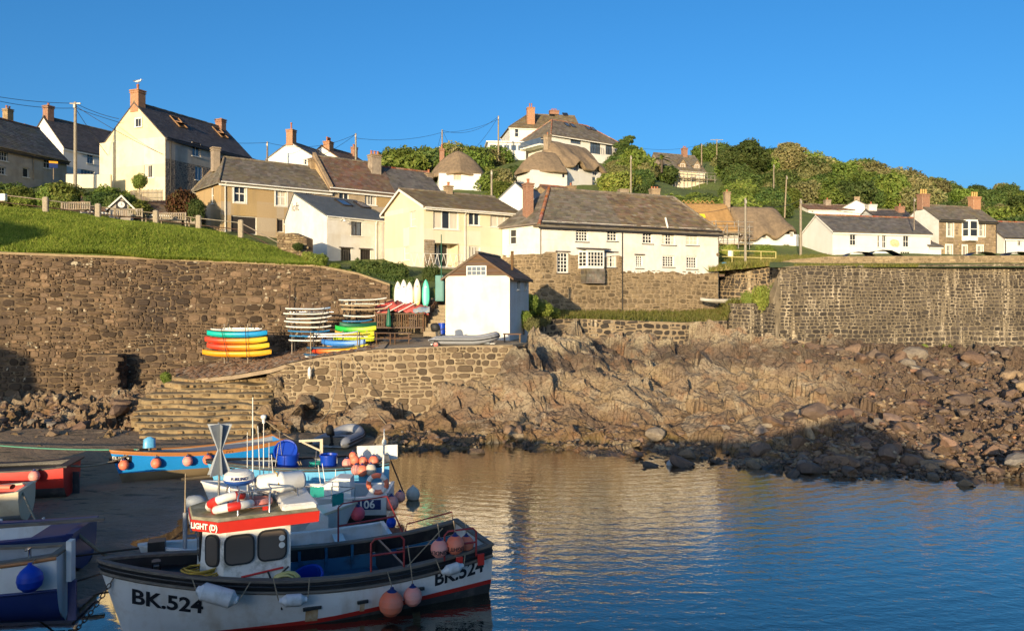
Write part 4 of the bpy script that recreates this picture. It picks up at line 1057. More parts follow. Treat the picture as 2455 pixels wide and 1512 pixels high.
mb=MB();mb.tube([ct.P('front',ct.look('front',1593,548)[0],ze-.1,.45),ct.P('front',ct.look('front',1593,548)[0]+.25,ze+.75,-.2)],.09,6);mb.build('vent_pipe',M['trim'],ct.root)
Dp=Vector((XA(1205,62.6),62.6));dv=A0-Dp
cw_=House('cottage','angled white end of the long white cottage with a single sash window','cottage',1205,62.6,math.degrees(math.atan2(dv.y,dv.x)),dv.length-.06,3.0,cz)
lh=cw_.holes('front',[(1222,549,1238,586)]);cw_.wall('front',zl-.1,ze-.1,lh,M['white'],d=.045);brush(cw_,'front',0,cw_.L,lambda t:zl-.08,M['white'],.3,seed=5,d=.05);cw_.window('front',lh[0],1,2,d=.045);cw_.wall('front',-2.5,zl-.1,[],M['base_mortar'],'stone_base_backing');cw_.wall('left',-2.5,ze-.1,[],M['white'])
Rw=Matrix.Rotation(ct.a-cw_.a,3,'Z');Ew=Rw@ct.ends[4];o_=A0-Dp;q_=Matrix.Rotation(-cw_.a,3,'Z')@Vector((o_.x,o_.y,0));Ew=Ew+q_;Aw=Vector((cw_.L+.12,-.35,ze-.16));Dw=Vector((-.35,-.35,ze-.3));Bw=Vector((-.35,3.2,ze-.1));Bk=Rw@ct.ends[3]+q_
mb=MB();mb.add([Dw,Aw,Ew],[(0,1,2)]);mb.add([Bk,Dw,Ew],[(0,1,2)]);mb.quad(Dw-Vector((0,0,.12)),Aw-Vector((0,0,.12)),Aw,Dw);mb.build('roof',M['slate_old'],cw_.root);cw_.slates(Dw,Aw,Ew,Ew,M['slate_old'],17,.42)
# bay window with slated apron
bq=ct.holes('front',[bay])[0];x0,z0,x1,z1=bq;pr=.75
mb=MB();pl=[(x0-.25,0),(x0+.1,-pr),(x1-.1,-pr),(x1+.25,0)]
bw=MB()
bw.prism(pl,lambda p:Vector((p[0],p[1],z0-.06)),lambda p:Vector((p[0],p[1],z0+.06)));bh_=MB();bh_.prism([(p[0]*1.0,p[1]*1.08) for p in pl],lambda p:Vector((p[0],p[1],z1-.04)),lambda p:Vector((p[0],p[1],z1+.1)))
by=bw.build('bay_window',M['trim'],ct.root);bh_.build('bay_head',M['trim'],by)
w=x1-x0-.2
for a,b,cols in (((x0-.25,0),(x0+.1,-pr),2),((x0+.1,-pr),(x1-.1,-pr),5),((x1-.1,-pr),(x1+.25,0),2)):
 d=Vector((b[0]-a[0],b[1]-a[1],0));ln=d.length;ag=math.atan2(d.y,d.x);mb=MB();hh=z1-z0-.1;rot=Matrix.Rotation(ag,3,'Z')
 cw=(ln-.1)/cols;chh=(hh-.1)/4
 for i in range(cols+1):mb.box((.05+cw*i,0,hh/2),(.09 if i in (0,cols) else.045,.07,hh))
 for j in range(5):mb.box((ln/2,0,.05+chh*j),(ln-.02,.06,.08 if j in (0,4) else.04))
 fo=mb.build('bay_frame',M['trim'],by);fo.location=(a[0],a[1],z0+.06);fo.rotation_euler=(0,0,ag)
 gb=MB();gb.box((ln/2,.02,hh/2),(ln-.06,.012,hh-.06));g=gb.build('pane',M['glass'],by);g.location=fo.location;g.rotation_euler=fo.rotation_euler
ap=MB();za=z0-1.05
for i in range(5):
 f0=i/5;zt_,zb_=z0-.06-f0*(z0-za),z0-.06-(f0+.2)*(z0-za);ex=.05-.03*(i%2)
 for k in range(7):
  xa=x0+.02+(x1-x0-.04)*k/7;wk=(x1-x0-.04)/7
  ap.box((xa+wk/2+(wk*.2 if i%2 else 0),-pr*.95,(zt_+zb_)/2),(wk-.02,.05+.012*(k%3),zt_-zb_+.02),rot=Matrix.Rotation(-.06,3,'X'))
 ap.box((x0-.02,-pr/2,(zt_+zb_)/2),(.05,pr*.9,zt_-zb_+.02));ap.box((x1+.02,-pr/2,(zt_+zb_)/2),(.05,pr*.9,zt_-zb_+.02))
ap.box(((x0+x1)/2,-pr/2,za-.12),(x1-x0,pr,.08))
ap.build('slate_apron',M['slate_old'],ct.root)
mb=MB();mb.box(((x0+x1)/2,-.45,z1+.17),(x1-x0+.9,1.0,.09),rot=Matrix.Rotation(.12,3,'X'));mb.build('bay_roof',M['lintel'],ct.root)
# ---- boat shed
sb=z(816,44.5)
sh=mkhouse('boat_shed','white boat shed with brown boarded gable on the slipway',1222,44.5,75,4.5,3.84,sb,z(660,44.6)-sb,z(607,45.1)-sb,'white',wins={'front':[(1240,672,1247,694,dict(cols=1,rws=2)),(1257,676,1263,693,dict(cols=1,rws=2))]},roof='slate_red',rows=13,wsl=.3,rmat='ridge_grey',cat='shed',gable=False,fascia=None)
he=z(660,44.6)-sb;hr_=z(607,45.1)-sb
q=sh.holes('left',[(1119,637,1167,662)])[0]
nb=12
for i in range(nb):
 za,zb_=he+(hr_-he)*i/nb,he+(hr_-he)*(i+1)/nb-.008;wa=3.84/2*(1-i/nb);wb=3.84/2*(1-(i+1)/nb);mb=MB()
 spans=[(1.92-wa,1.92+wa,1.92-wb,1.92+wb)]
 if za<q[3] and i<9:spans=[(1.92-wa,q[0]-.02,1.92-wb,q[0]-.02),(q[2]+.02,1.92+wa,q[2]+.02,1.92+wb)] if zb_>q[1] else spans
 for a,b,c,d in spans:
  if b-a<.03:continue
  b=max(b,a+.02);d=max(d,c+.01)
  p=[sh.P('left',a,za,.07),sh.P('left',b,za,.07),sh.P('left',d,zb_,.05),sh.P('left',c,zb_,.05)];mb.add(p+[sh.P('left',x,zz,0) for x,zz in ((a,za),(b,za),(d,zb_),(c,zb_))],[(0,1,2,3),(4,5,1,0),(5,6,2,1),(7,4,0,3),(6,7,3,2)])
 if mb.v:mb.build('board',M['timber'],sh.root)
sh.gable('left',he,hr_,.5,M['timber'],'gable_backing',.0)
sh.window('left',q,4,2,d=.1,depth=0.03,glass=M['glass_blue'],sill=False)
sh.verge(M['timber'],.12)
mb=MB();p=sh.look('left',1205,640);mb.cyl((2.6,.55,he+.4),(2.6,.55,hr_-.05+.3),.09);mb.build('flue',M['timber'],sh.root)
# ---- loft cottage
lb=z(634,60)
lf=mkhouse('loft_cottage','white rough rendered cottage with new blue slate roof and two skylights',784,60,49,6.05,5.67,lb,z(515,60)-lb,z(462,62.9)-lb,'white',
 wins={'front':[(842,530,868,564,dict(cols=2,rws=1,frame=M['dark_timber'],glass=M['glass_blue'],lintel=True)),(817,596,842,631,dict(cols=4,rws=1,frame=M['dark_timber'],bar=.05,lintel=True,sill=False)),(864,599,889,631,dict(cols=5,rws=1,frame=M['dark_timber'],glass=M['dark_timber'],bar=.02,lintel=True,sill=False))]},rp=.77,roof='slate_new',rows=20,wsl=.3,rmat=None,fascia='trim',roofkw=dict(ov=.1,ovg=.05))
lf.skywin(823.4,488,.95,1.35);lf.skywin(867.8,493,.95,1.35)
lf.gutter(z(515,60)-lb-.12,M['trim'],down=(lf.look('front',900,560)[0],),d=.16)
a,b=lf.look('left',708,497);lettering('lettering','loft',.95,lambda x,y:lf.P('left',a+x,b+y,.012),M['lintel'],lf.root,width=.8)
a,b=lf.look('front',817,530);mb=MB();p=lf.P('front',a,b,0);mb.tube([p,p+Vector((0,-.25,.25)),p+Vector((0,-.45,.1))],.02);mb.lathe([(.03,.12),(.16,-.08),(.15,-.08)],10,p+Vector((0,-.45,0)));mb.build('wall_lamp',M['trim'],lf.root)
# ---- cream house
cb=z(643,58.6);ce=z(489,58.6)-cb;cr=z(453,61.5)-cb
cm=House('cream_house','cream two storey house with mossy tiled roof and wide picture window','house',1016,58.6,35,8.5,6.6,cb)
fw_=[(1039,501,1100,548),(1124,509,1151,540),(1176,514,1229,544),(1125,591,1152,621)];fh=cm.holes('front',fw_);por=cm.holes('front',[(1041,585,1101,640)])[0]
cm.wall('front',-3,ce,fh+[por],M['cream'],depth=.14)
for q,o in zip(fh,(dict(cols=3,rws=1,curtain=1),dict(cols=2,rws=1),dict(cols=3,rws=1,curtain=2),dict(cols=2,rws=1,curtain=1))):cm.window('front',q,depth=.1,bar=.09,fw=.09,**o)
lh=cm.holes('left',[(982,505,997,545),(967,590,981,624)]);cm.wall('left',-3,ce,lh,M['cream'])
for q in lh:cm.window('left',q,1,2,curtain=2)
cm.wall('right',-3,ce,[],M['cream']);cm.wall('back',-3,ce,[],M['cream']);cm.gable('left',ce,cr,.54,M['cream']);cm.gable('right',ce,cr,.54,M['cream'])
cm.roof(ce,cr,M['tile'],rp=.54,ov=.4,ovg=.25,rows=15,wsl=.36,ridge=M['ridge_grey'],fascia=M['trim']);cm.verge(M['trim'],.2)
cm.gutter(ce-.3,M['trim'],down=(cm.look('front',1114,540)[0],),d=.45)
mb=MB();x0,z0,x1,z1=por;D=1.3
for v in (((x0,0,z0),(x0,D,z0),(x0,D,z1),(x0,0,z1)),((x1,D,z0),(x1,0,z0),(x1,0,z1),(x1,D,z1)),((x0,0,z1),(x0,D,z1),(x1,D,z1),(x1,0,z1)),((x0,D,z0),(x1,D,z0),(x1,D,z1),(x0,D,z1))):mb.quad(*v)
mb.build('porch',M['cream'],cm.root)
mb=MB();mb.box(((x0+x1)/2,D/2,z0-.2),(x1-x0,D,.38));mb.build('porch_floor',M['tanstone'],cm.root)
cm.window('front',(x1-1.15,z0+.1,x1-.3,z0+2.1),1,2,d=-D,depth=-.06,sill=False,name='porch_door');cm.window('front',(x0+.15,z0+.75,x0+.95,z0+1.95),2,1,d=-D,depth=-.06,name='window')
q=cm.holes('front',[(1016.5,581,1041,633)])[0];mb=MB();rs=random.Random(2);yy=q[1]-.6
while yy<q[3]:
 hh=rs.uniform(.14,.24);xx=0.0
 while xx<q[2]-.02:
  w=min(rs.uniform(.2,.5),q[2]-xx);mb.bbox((xx+w/2,-.03,yy+hh/2),(w-.015,.08+rs.uniform(0,.03),hh-.015),.02);xx+=w
 yy+=hh
mb.build('stone_facing',M['tanstone'],cm.root)
c=cm.chimney(4.2,3.56,cr-.6,cr+.55,.55,.55,M['tanstone'],1,poth=.35)
mb=MB()
fe=thing('porch_railing','white zigzag iron railing before the cream house','railing',W(985,640,56));mb=MB();d=Vector((cm.d[0],cm.d[1],0));n=16
p0=Vector((0,0,0));L_=4.3
for zz in (.05,1.0):MB().tube([p0+Vector((0,0,zz)),p0+d*L_+Vector((0,0,zz))],.025,5).build('rail',M['trim'],fe)
for k in range(n):
 a=p0+d*(L_*k/n);b=p0+d*(L_*(k+1)/n);mb.tube([a+Vector((0,0,.05 if k%2 else 1.0)),b+Vector((0,0,1.0 if k%2 else.05))],.018,4)
mb.build('lattice',M['trim'],fe)
# ---- tan terrace
tb=z(557,62);te=z(431,62)-tb;tr=z(378,65.4)-tb
t1=mkhouse('terraced_house','tan pebbledashed end terrace house with a dark garage door',530,62,39,9.3,6.2,tb,te,tr,'pebbledash',hip=(1.3,0),roof='slate_old',rows=17,wsl=.34,
 wins={'front':[(561,444,589,484,dict(surround=(.12,))),(661,452,687,492,dict(curtain=2,surround=(.12,))),(726,460,752,492,dict(curtain=1)),(554,520,616,560,dict(door=M['dark_timber'])),(664,525,681,556,dict(door=M['dark_timber']))],'left':[(505,447,512,490,dict(cols=1,rws=2))]},wopt=dict(cols=2,rws=2,bar=.06,fw=.08))
t1.gutter(te-.18,M['trim'],down=(.3,),d=.36);t1.chimney(0.6,3.1,tr-1.3,z(356,65)-tb,.6,.6,M['tanstone'],0)
t1.chimney(9.25,3.1,tr-.6,tr+.75,.9,.6,M['tanstone'],1)
t2b=tb;t2=mkhouse('terraced_house','middle terrace house with red brown slates and a big rendered chimney',790,67.85,39,6.6,6.2,t2b,z(446,67.85)-t2b,z(377,71)-t2b,'pebbledash',roof='slate_red',rows=18,wsl=.34,wins={'front':[(813,459,837,488),(875,464,903,491,dict(curtain=1))]},wopt=dict(cols=2,rws=1,bar=.07,fw=.08))
t2.gutter(z(446,67.85)-t2b-.18,M['trim'],d=.36)
z_=z(377,71)-t2b;c=t2.chimney(5.6,2.2,z_-2.0,z_+.55,1.0,.8,M['tanstone'],3)
mb=MB();A,B,C,D,E,G=t2.ends
mb.add([A+Vector((0,-.05,.0)),E+Vector((0,0,0)),E+Vector((.3,0,0)),A+Vector((.3,-.05,0)),A+Vector((0,-.05,.3)),E+Vector((0,0,.3)),E+Vector((.3,0,.3)),A+Vector((.3,-.05,.3))],[(0,1,2,3),(4,7,6,5),(0,3,7,4),(0,4,5,1),(3,2,6,7)]);mb.build('parapet_coping',M['tanstone'],t2.root)
X3=t2.X0+6.6*t2.d[0];Y3=t2.Y0+6.6*t2.d[1]
t3=mkhouse('terraced_house','last terrace house with plain grey slates beside the thatched roof',CX+F*X3/Y3,Y3+.02,39,5.2,6.0,t2b,z(458,72)-t2b,z(402,75)-t2b,'pebbledash',roof='slate',rows=16,wsl=.34,rmat='ridge_red')
t3.chimney(5.2,2.6,z(402,75)-t2b-2.4,z(402,75)-t2b-.2,.7,.6,M['tanstone'],1)
# ---- pale yellow house
yb=z(456,68);ye=z(327,68)-yb;yr=z(245,69.3)-yb
yh=House('yellow_house','tall pale yellow gabled house with dark slate roof and two open skylights','house',396,68,69,11.3,7.0,yb)
gh=yh.holes('left',[(345,394,370,427)]);yh.wall('left',-4,ye,gh,M['yellow']);yh.window('left',gh[0],2,1,curtain=1,lintel=False)
yh.gable('left',ye,yr,.5,M['yellow']);yh.gable('right',ye,yr,.5,M['yellow']);yh.wall('right',-4,ye,[],M['yellow']);yh.wall('back',-4,ye,[],M['yellow'])
q=yh.holes('left',[(325.5,283,340.5,306)])[0];yh.window('left',q,2,1,d=.06,depth=0.0,surround=(.06,))
sp_=yh.look('front',440,389)[1];fh=yh.holes('front',[(461,345,481,373),(468,401,486,431)])
yh.wall('front',sp_,ye,fh[:1],M['greyrender']);yh.wall('front',-4,sp_,fh[1:],M['rubble'],'rubble_wall')
for q in fh:yh.window('front',q,2,1,glass=M['glass_blue'],bar=.08,fw=.08)
yh.roof(ye,yr,M['slate_dark'],ov=.25,ovg=.05,rows=24,wsl=.36,ridge=M['ridge_grey'])
yh.chimney(.4,3.5,yr-.9,z(217,69.5)-yb,.85,.95,M['brick2'],1,poth=.55);yh.chimney(10.8,3.5,yr-.8,yr+.75,.7,.8,M['brick'],1,poth=.15)
for a,b in ((428,294.5),(528,319.5)):yh.skywin(a,b,1.0,1.6,R(-28),glass=M['glass'],frame=M['pine'])
yh.gutter(ye-.12,down=(.55,10.9),d=.3)
mb=MB();mb.box((-.04,3.5-2.05,2.9),(.16,.7,9.8)) if False else None
yl=yh.look('left',277,400)[0];mb=MB();mb.box((-.06,7.0-yl+.9,ye/2-1.4),(.16,1.7,ye+2.6));mb.build('wall_pier',M['yellow'],yh.root)
gl_=thing('seagull','white gull standing on the chimney pot of the pale yellow house','gull',(0,0,0));gl_.location=Matrix.Translation((yh.X0,yh.Y0,yb))@Matrix.Rotation(yh.a,4,'Z')@Vector((.4,3.5,z(217,69.5)-yb+.55))
mb=MB();mb.loft([[Vector((-.28+.56*t,r*math.cos(a),.24+.10*t+r*math.sin(a))) for a in [2*math.pi*k/8 for k in range(8)]] for t,r in ((0,.01),(.15,.05),(.4,.10),(.7,.11),(.88,.08),(.95,.06))],closed=True)
mb.ball((.27,0,.43),.068,8,6);mb.cyl((.2,0,.3),(.26,0,.4),.075,.055,8);mb.build('body',M['white_clean'],gl_)
mb=MB();mb.loft([[Vector((-.38+.5*t,sgn*(.095+w*.1),.27+.1*t+w*.07)) for w in (-.4,0,.4)] for t,sgn in ((0,1),(.5,1),(.9,1))]);mb.loft([[Vector((-.38+.5*t,-(.095+w*.1),.27+.1*t+w*.07)) for w in (.4,0,-.4)] for t in (0,.5,.9)]);mb.build('wing',mk('gull_grey',(.3,.31,.33)),gl_)
mb=MB();mb.cyl((.33,0,.43),(.42,0,.40),.02,.006,6);mb.cyl((.02,.04,0),(.02,.04,.2),.012);mb.cyl((.02,-.04,0),(.02,-.04,.2),.012);mb.build('beak_and_legs',M['ridge_red'],gl_)
# ---- left-hand houses
wb=z(432,80)
wh=mkhouse('white_cottage','white gabled cottage with dark slate roof behind the telegraph pole',152,80,68,12,5.6,wb,z(347,80)-wb,z(279,81)-wb,'white_clean',roof='slate_dark',rows=18,wsl=.36,wins={'front':[(209,364,225,391),(249,374,261,401),(194,411,227,426,dict(cols=4,rws=1))]},wopt=dict(cols=2,rws=2,glass=M['glass_blue']))
wh.chimney(.5,2.8,z(279,81)-wb-.5,z(252,81)-wb,.75,.75,M['brick'],1,poth=.3)
gb_=z(420,74)-1
gr=mkhouse('grey_cottage','grey rendered cottage with sagging slate roof at the left edge',-190,60.5,75.3,14.0,6.5,gb_,z(383,74)-gb_,z(309,75)-gb_,'greyrender',roof='slate_old',rows=18,wsl=.36,rmat='ridge_red',wins={'front':[(-2,355,19,384,dict(cols=3,rws=3)),(105,379,122,402),(-2,402,14,417),(55,404,70,424,dict(cols=1,rws=1)),(150,0,151,1)][:4]},wopt=dict(cols=2,rws=2),fascia='gutter')
gr.gutter(z(383,74)-gb_-.2,M['tanstone'],d=.35,down=(10.2,))
bb_=z(380,92)
bh=mkhouse('slate_roofed_house','house with brown slate roof and stone chimney behind the grey cottage',-80,84,72,8.5,7.5,bb_,z(318,90)-bb_,z(276,90)-bb_,'greyrender',roof='slate_red',rows=14,wsl=.4)
bh.chimney(7.6,3.4,z(276,90)-bb_-1.0,z(256,91)-bb_,.8,.8,M['tanstone'],2)
vb=z(400,95)
vh=mkhouse('white_gabled_house','bright white gable with tall orange brick chimneys above the terrace roofs',750,95,72,9,6.4,vb-1,z(372,95)-vb+1,z(339,96)-vb+1,'white_clean',roof='slate',rows=14,wsl=.4,wins={'left':[(728,398-17,735,398-3,dict(cols=1,rws=2))]})
zt_=z(339,96)-vb+1
vh.chimney(.3,3.2,zt_-.5,z(311,96)-vb+1,.9,.9,M['brick2'],1,poth=.9);vh.chimney(7.2,2.2,zt_-2.0,z(327,99)-vb+1,1.1,.9,M['brick2'],3,poth=.6)
v2=mkhouse('white_gabled_house','smaller cream white gable right of the orange brick chimneys',812,101,66,7,5.4,vb-1,z(373,100)-vb+1,z(349,102)-vb+1,'white_clean',roof='slate_red',rows=12,wsl=.4)
v2.chimney(6.5,2.2,z(349,102)-vb-1.2,z(360,105)-vb+1.9,.8,.6,M['brick'],2)
# ---- bungalow with the clock gable, below the grass bank's rail
kb=z(540,61)-.8
kh=mkhouse('clock_bungalow','low slate roofed bungalow with a round clock in its white edged gable',196,60.5,27,8.6,4.2,kb,z(500,61)-kb,z(471,62.6)-kb,'greyrender',roof='slate_red',rows=9,wsl=.34,rmat=None)
pz0=kh.look('front',290,500,1.0);ga=kh.look('front',256,500,.9)[0];gbb=kh.look('front',325,505,.9)[0];gz_=kh.look('front',289,474,.9)[1];g0=kh.look('front',256,503,.9)[1]
gm=(ga+gbb)/2;mb=MB();mb.prism([(ga+.15,-2),(gbb-.15,-2),(gbb-.15,g0),(gm,gz_),(ga+.15,g0)],lambda p:Vector((p[0],-.9,p[1])),lambda p:Vector((p[0],1.6,p[1])));mb.build('gable_porch',M['greyrender'],kh.root)
mb=MB()
for sg in (-1,1):
 e=Vector((gm+sg*(gbb-ga)/2*1.08,0,g0-.1));t_=Vector((gm,0,gz_+.05));d=(t_-e)
 mb.add([e+Vector((0,-1.05,0)),t_+Vector((0,-1.05,0)),t_+Vector((0,-1.05,.16)),e+Vector((0,-1.05,.16)),e+Vector((0,1.8,0)),t_+Vector((0,1.8,0)),t_+Vector((0,1.8,.16)),e+Vector((0,1.8,.16))],[(0,1,2,3),(3,2,6,7),(7,6,5,4),(0,4,5,1)])
mb.build('bargeboard',M['trim'],kh.root)
mb=MB();cpos=Vector((gm,-.95,(g0+gz_)/2-.05));rx=Matrix.Rotation(R(90),3,'X');mb.box(cpos+Vector((0,.02,0)),(.72,.05,.62));ck=mb.build('clock',M['gutter'],kh.root)
mb=MB();mb.lathe([(.24,0),(.24,.03),(.0,.03)],18,cpos+Vector((0,-.0,0)),rx);mb.build('clock_face',M['trim'],ck)
mb=MB();mb.box(cpos+Vector((0,-.045,.07)),(.02,.01,.16));mb.box(cpos+Vector((.05,-.045,-.02)),(.11,.01,.02));mb.build('clock_hands',M['gutter'],ck)
# ---- thatch
def thatch(h,ze,zr,mat,brows=(),over=.55,hipl=1.4,hipr=1.4,thick=.38,n=44,name='thatch_roof',zl=0.0,zrt=0.0,ridge=True):
 """rounded thatch: eaves swept up over the windows in brows = (u, half width, lift)"""
 L,Wd=h.L,h.W;rows=[];rid=[]
 for i in range(n+1):
  f=i/n;u=-over+(L+2*over)*f;lift=sum(b[2]*max(0,math.cos(min(1,abs(u-b[0])/(b[1]*1.6))*math.pi/2))**1.5 for b in brows)
  e=min(1.0,(u+over)/max(.1,hipl+over));g=min(1.0,(L+over-u)/max(.1,hipr+over));k=max(0.0,min(math.sin(e*math.pi/2),math.sin(g*math.pi/2)))**.8;e,g=max(0,e),max(0,g)
  top=ze+(zr-ze)*(.12+.88*k)-zl*(1-f)-zrt*f;r=[];w0=Wd/2
  for j,(v,q,dz) in enumerate([(-.2,0,-thick),(-over,0,-thick*.85),(-over-.1,0,-thick*.4),(-over,0,-.05),(-over*.4,.16,0),(Wd*.12,.38,0),(Wd*.25,.63,0),(Wd*.38,.86,0),(Wd*.46,.97,0),(Wd*.5,1.0,.06),(Wd*.54,.97,0),(Wd*.75,.63,0),(Wd+over,0,-.05),(Wd+over,0,-thick),(Wd+.2,0,-thick)]):
   sq=.35+.65*min(math.sqrt(e),math.sqrt(g)) if (e<1 or g<1) else 1.0
   vv=w0+(v-w0)*sq
   lf_=lift*max(0,1-q*1.15) if v<w0 else 0
   zz=ze+(top-ze)*q+dz+lf_+(fbm(np.array([u*.8]),np.array([v*.8+3]),8,2)[0])*.12
   r.append(Vector((u,vv,zz)))
  rows.append(r)
 mb=MB();mb.loft(rows,0,True);mb.add(rows[0],[tuple(range(len(rows[0])-1,-1,-1))]);mb.add(rows[-1],[tuple(range(len(rows[0])))])
 return mb.build(name,mat,h.root)
ab=z(446,104)-.6
th=mkhouse('thatched_cottage','white cottage with a thick thatched roof swept over its windows on the hill',1352,104,45,9.3,6.5,ab,z(398,104)-ab,9,'white_clean',roof=None,gable=False,wins={'front':[(1377,395,1388,409),(1421,404,1432,420),(1420,425,1430,444,dict(cols=1,rws=2))]},wopt=dict(cols=2,rws=2,glass=M['glass_blue'],sill=False))
thatch(th,z(395,104)-ab,z(338,107)-ab,M['thatch'],[(th.look('front',1382,400)[0],.8,.95),(th.look('front',1427,410)[0],.7,.75)],over=.7,hipl=1.0,hipr=1.2)
th.chimney(.3,3.2,z(338,107)-ab-1.4,z(323,106)-ab,.8,.8,M['tanstone'],1)
tl=mkhouse('thatched_annex','low thatched wing half hidden in bushes left of the hill cottage',1276,100,28,5.2,5.0,z(430,101),z(410,101)-z(430,101),6,'white_clean',roof=None,gable=False,wins={'front':[(1362-14,436-20,1366-10,442-16)]},wopt=dict(cols=1,rws=1))
thatch(tl,z(407,101)-z(430,101),z(360,102)-z(430,101),M['thatch'],[],over=.6,hipl=3.0,hipr=.4)
sb_=z(455,95)-.6
ts=mkhouse('thatched_cottage','small white cottage under a pointed thatched roof with a pink framed window',1052,95,8,5.1,6,sb_,z(415,95)-sb_,6,'white_clean',roof=None,gable=False,wins={'front':[(1088,412,1105,431,dict(cols=4,rws=3,frame=mk('pink_frame',(.62,.36,.28)),glass=M['curtain']))]})
thatch(ts,z(414,95)-sb_,z(358,97)-sb_,M['thatch'],[(2.3,1.0,.25)],over=.75,hipl=2.9,hipr=2.9,n=40)
ts.chimney(.6,4.5,z(395,98)-sb_,z(352,98)-sb_,.6,.6,M['brick'],1,poth=.6)
# right-hand thatched pair, the left half under repair
rb=z(606,88)-.6
tr1=mkhouse('thatched_cottage','white cottage with old dark thatch dipping between windows and a red door',1775,88,8,6.9,6.2,rb,z(560,88)-rb,6,'white_clean',roof=None,gable=False,wins={'front':[(1828,557,1838,572),(1895,556,1903,568),(1815,586,1828,600),(1878,585,1894,602),(1839,585,1845,606,dict(door=mk('red_door',(.55,.06,.05))))]},wopt=dict(cols=2,rws=1,sill=False))
thatch(tr1,z(571,88)-rb,z(496,91)-rb,M['thatch'],[(tr1.look('front',1832,565)[0],.8,.75),(tr1.look('front',1900,560)[0],1.6,1.3)],over=.6,hipl=.3,hipr=1.8)
tr2=mkhouse('thatched_cottage','cottage being rethatched in orange straw behind scaffolding',1655,86.5,8,5.6,6.2,rb,z(562,88)-rb,6,'white',roof=None,gable=False,wins={'front':[(1724,553,1733,560),(1756,556,1766,563),(1730,585,1742,600)]},wopt=dict(cols=2,rws=1))
thatch(tr2,z(562,87)-rb,z(489,90)-rb,M['thatch_new'],[(tr2.look('front',1729,560)[0],.7,.5),(tr2.look('front',1761,560)[0],.7,.5)],over=.55,hipl=.3,hipr=.3)
mb=MB();zz=z(489,90)-rb
for k in range(7):
 a=tr2.L*(.02+k*.1);mb.tube([Vector((a,3.1,zz+.05)),Vector((a+.28,3.1,zz+.38)),Vector((a+.56,3.1,zz+.05))],.05,5)
mb.build('straw_ridge_twists',M['thatch_new'],tr2.root)
tr2.chimney(5.55,3.1,z(489,90)-rb-.8,z(463,91)-rb,.62,.6,M['tanstone'],1,poth=.3)
# ---- villas on the hill top
hb=z(392,125)-1
vl=House('hilltop_villa','white hilltop villa with hipped slate roof and glass balcony','house',1322,125,36,15,7.6,hb);ve=z(317,125)-hb;vr_=z(284,129)-hb
fh=vl.holes('front',[(1368,329,1393,343),(1415,338,1440,367),(1452,343,1468,370)]);vl.wall('front',-3,ve,fh,M['white_clean'])
for q,c in zip(fh,(4,3,2)):vl.window('front',q,c,1,frame=M['gutter'],glass=M['glass_blue'],sill=False)
lq=vl.holes('left',[(1294,330,1312,351)]);vl.wall('left',-3,ve,lq,M['white_clean']);vl.window('left',lq[0],3,1,frame=M['gutter'],glass=M['glass_blue'],sill=False);vl.wall('right',-3,ve,[],M['white_clean']);vl.wall('back',-3,ve,[],M['white_clean'])
vl.roof(ve,vr_,M['slate_old'],hip=(3.2,4.2),ov=.5,rows=16,wsl=.5,ridge=M['ridge_red'],fascia=M['trim'])
for a,b in ((1359,299.7),(1373,302),(1409.7,308),(1421.5,310)):vl.skywin(a,b,.8,1.1,glass=M['glass_blue'])
mb=MB();q=vl.holes('left',[(1270,346,1320,362)])[0]
mb.box(((-1.0),7.6-(q[0]+q[2])/2,q[3]-.2),(2.0,q[2]-q[0],.22));mb.build('balcony',M['trim'],vl.root)
mb=MB();mb.box((-1.95,7.6-(q[0]+q[2])/2,q[3]+.45),(.03,q[2]-q[0]-.05,.9));mb.build('balcony_glass',M['glass_blue'],vl.root)
for k,q in enumerate(fh[1:]):
 mb=MB()
 for i in range(7):mb.cyl(vl.P('front',q[0]-.3+(q[2]-q[0]+.6)*i/6,q[1],.35),vl.P('front',q[0]-.3+(q[2]-q[0]+.6)*i/6,q[1]+1.0,.35),.025,None,4)
 mb.tube([vl.P('front',q[0]-.3,q[1]+1.0,.35),vl.P('front',q[2]+.3,q[1]+1.0,.35)],.03,4);mb.build('balcony_rail',M['gutter'],vl.root)
ub=z(340,140)-4
uv=mkhouse('hilltop_house','topmost white house with tall orange brick chimney and tawny roof',1222,138,10,12.8,9,ub,z(303,138)-ub,z(270,142)-ub,'white_clean',roof='tile',rows=14,wsl=.5,hip=(4.2,0),wins={'front':[(1234.5,309,1243.5,328)]},wopt=dict(cols=1,rws=2),rmat='ridge_grey')
uv.chimney(4.0,1.3,z(297,139)-ub,z(256,139)-ub,1.35,1.0,M['brick2'],2,poth=.8);uv.chimney(9.0,4.5,z(272,143)-ub,z(263,143)-ub,1.7,.9,M['brick'],3,poth=.4)
for a,b in ((1323,276),(1355,275)):uv.skywin(a,b,.9,1.1,glass=M['glass'])
cv=House('garden_room','low glazed flat roofed garden room left of the hilltop villa','garden room',1170,128,6,6.2,4,z(372,128));zt_=z(341,128)-cv.zb
hs=[(.3+i*1.15,.8,1.25+i*1.15,zt_-.35) for i in range(5)];cv.wall('front',-2,zt_,hs,M['white_clean'])
for q in hs:cv.window('front',q,2,1,glass=M['glass_blue'],sill=False)
for f in ('left','right','back'):cv.wall(f,-2,zt_,[],M['white_clean'])
mb=MB();mb.bbox((3.1,2,zt_+.1),(6.8,4.6,.2));mb.build('flat_roof',M['trim'],cv.root)
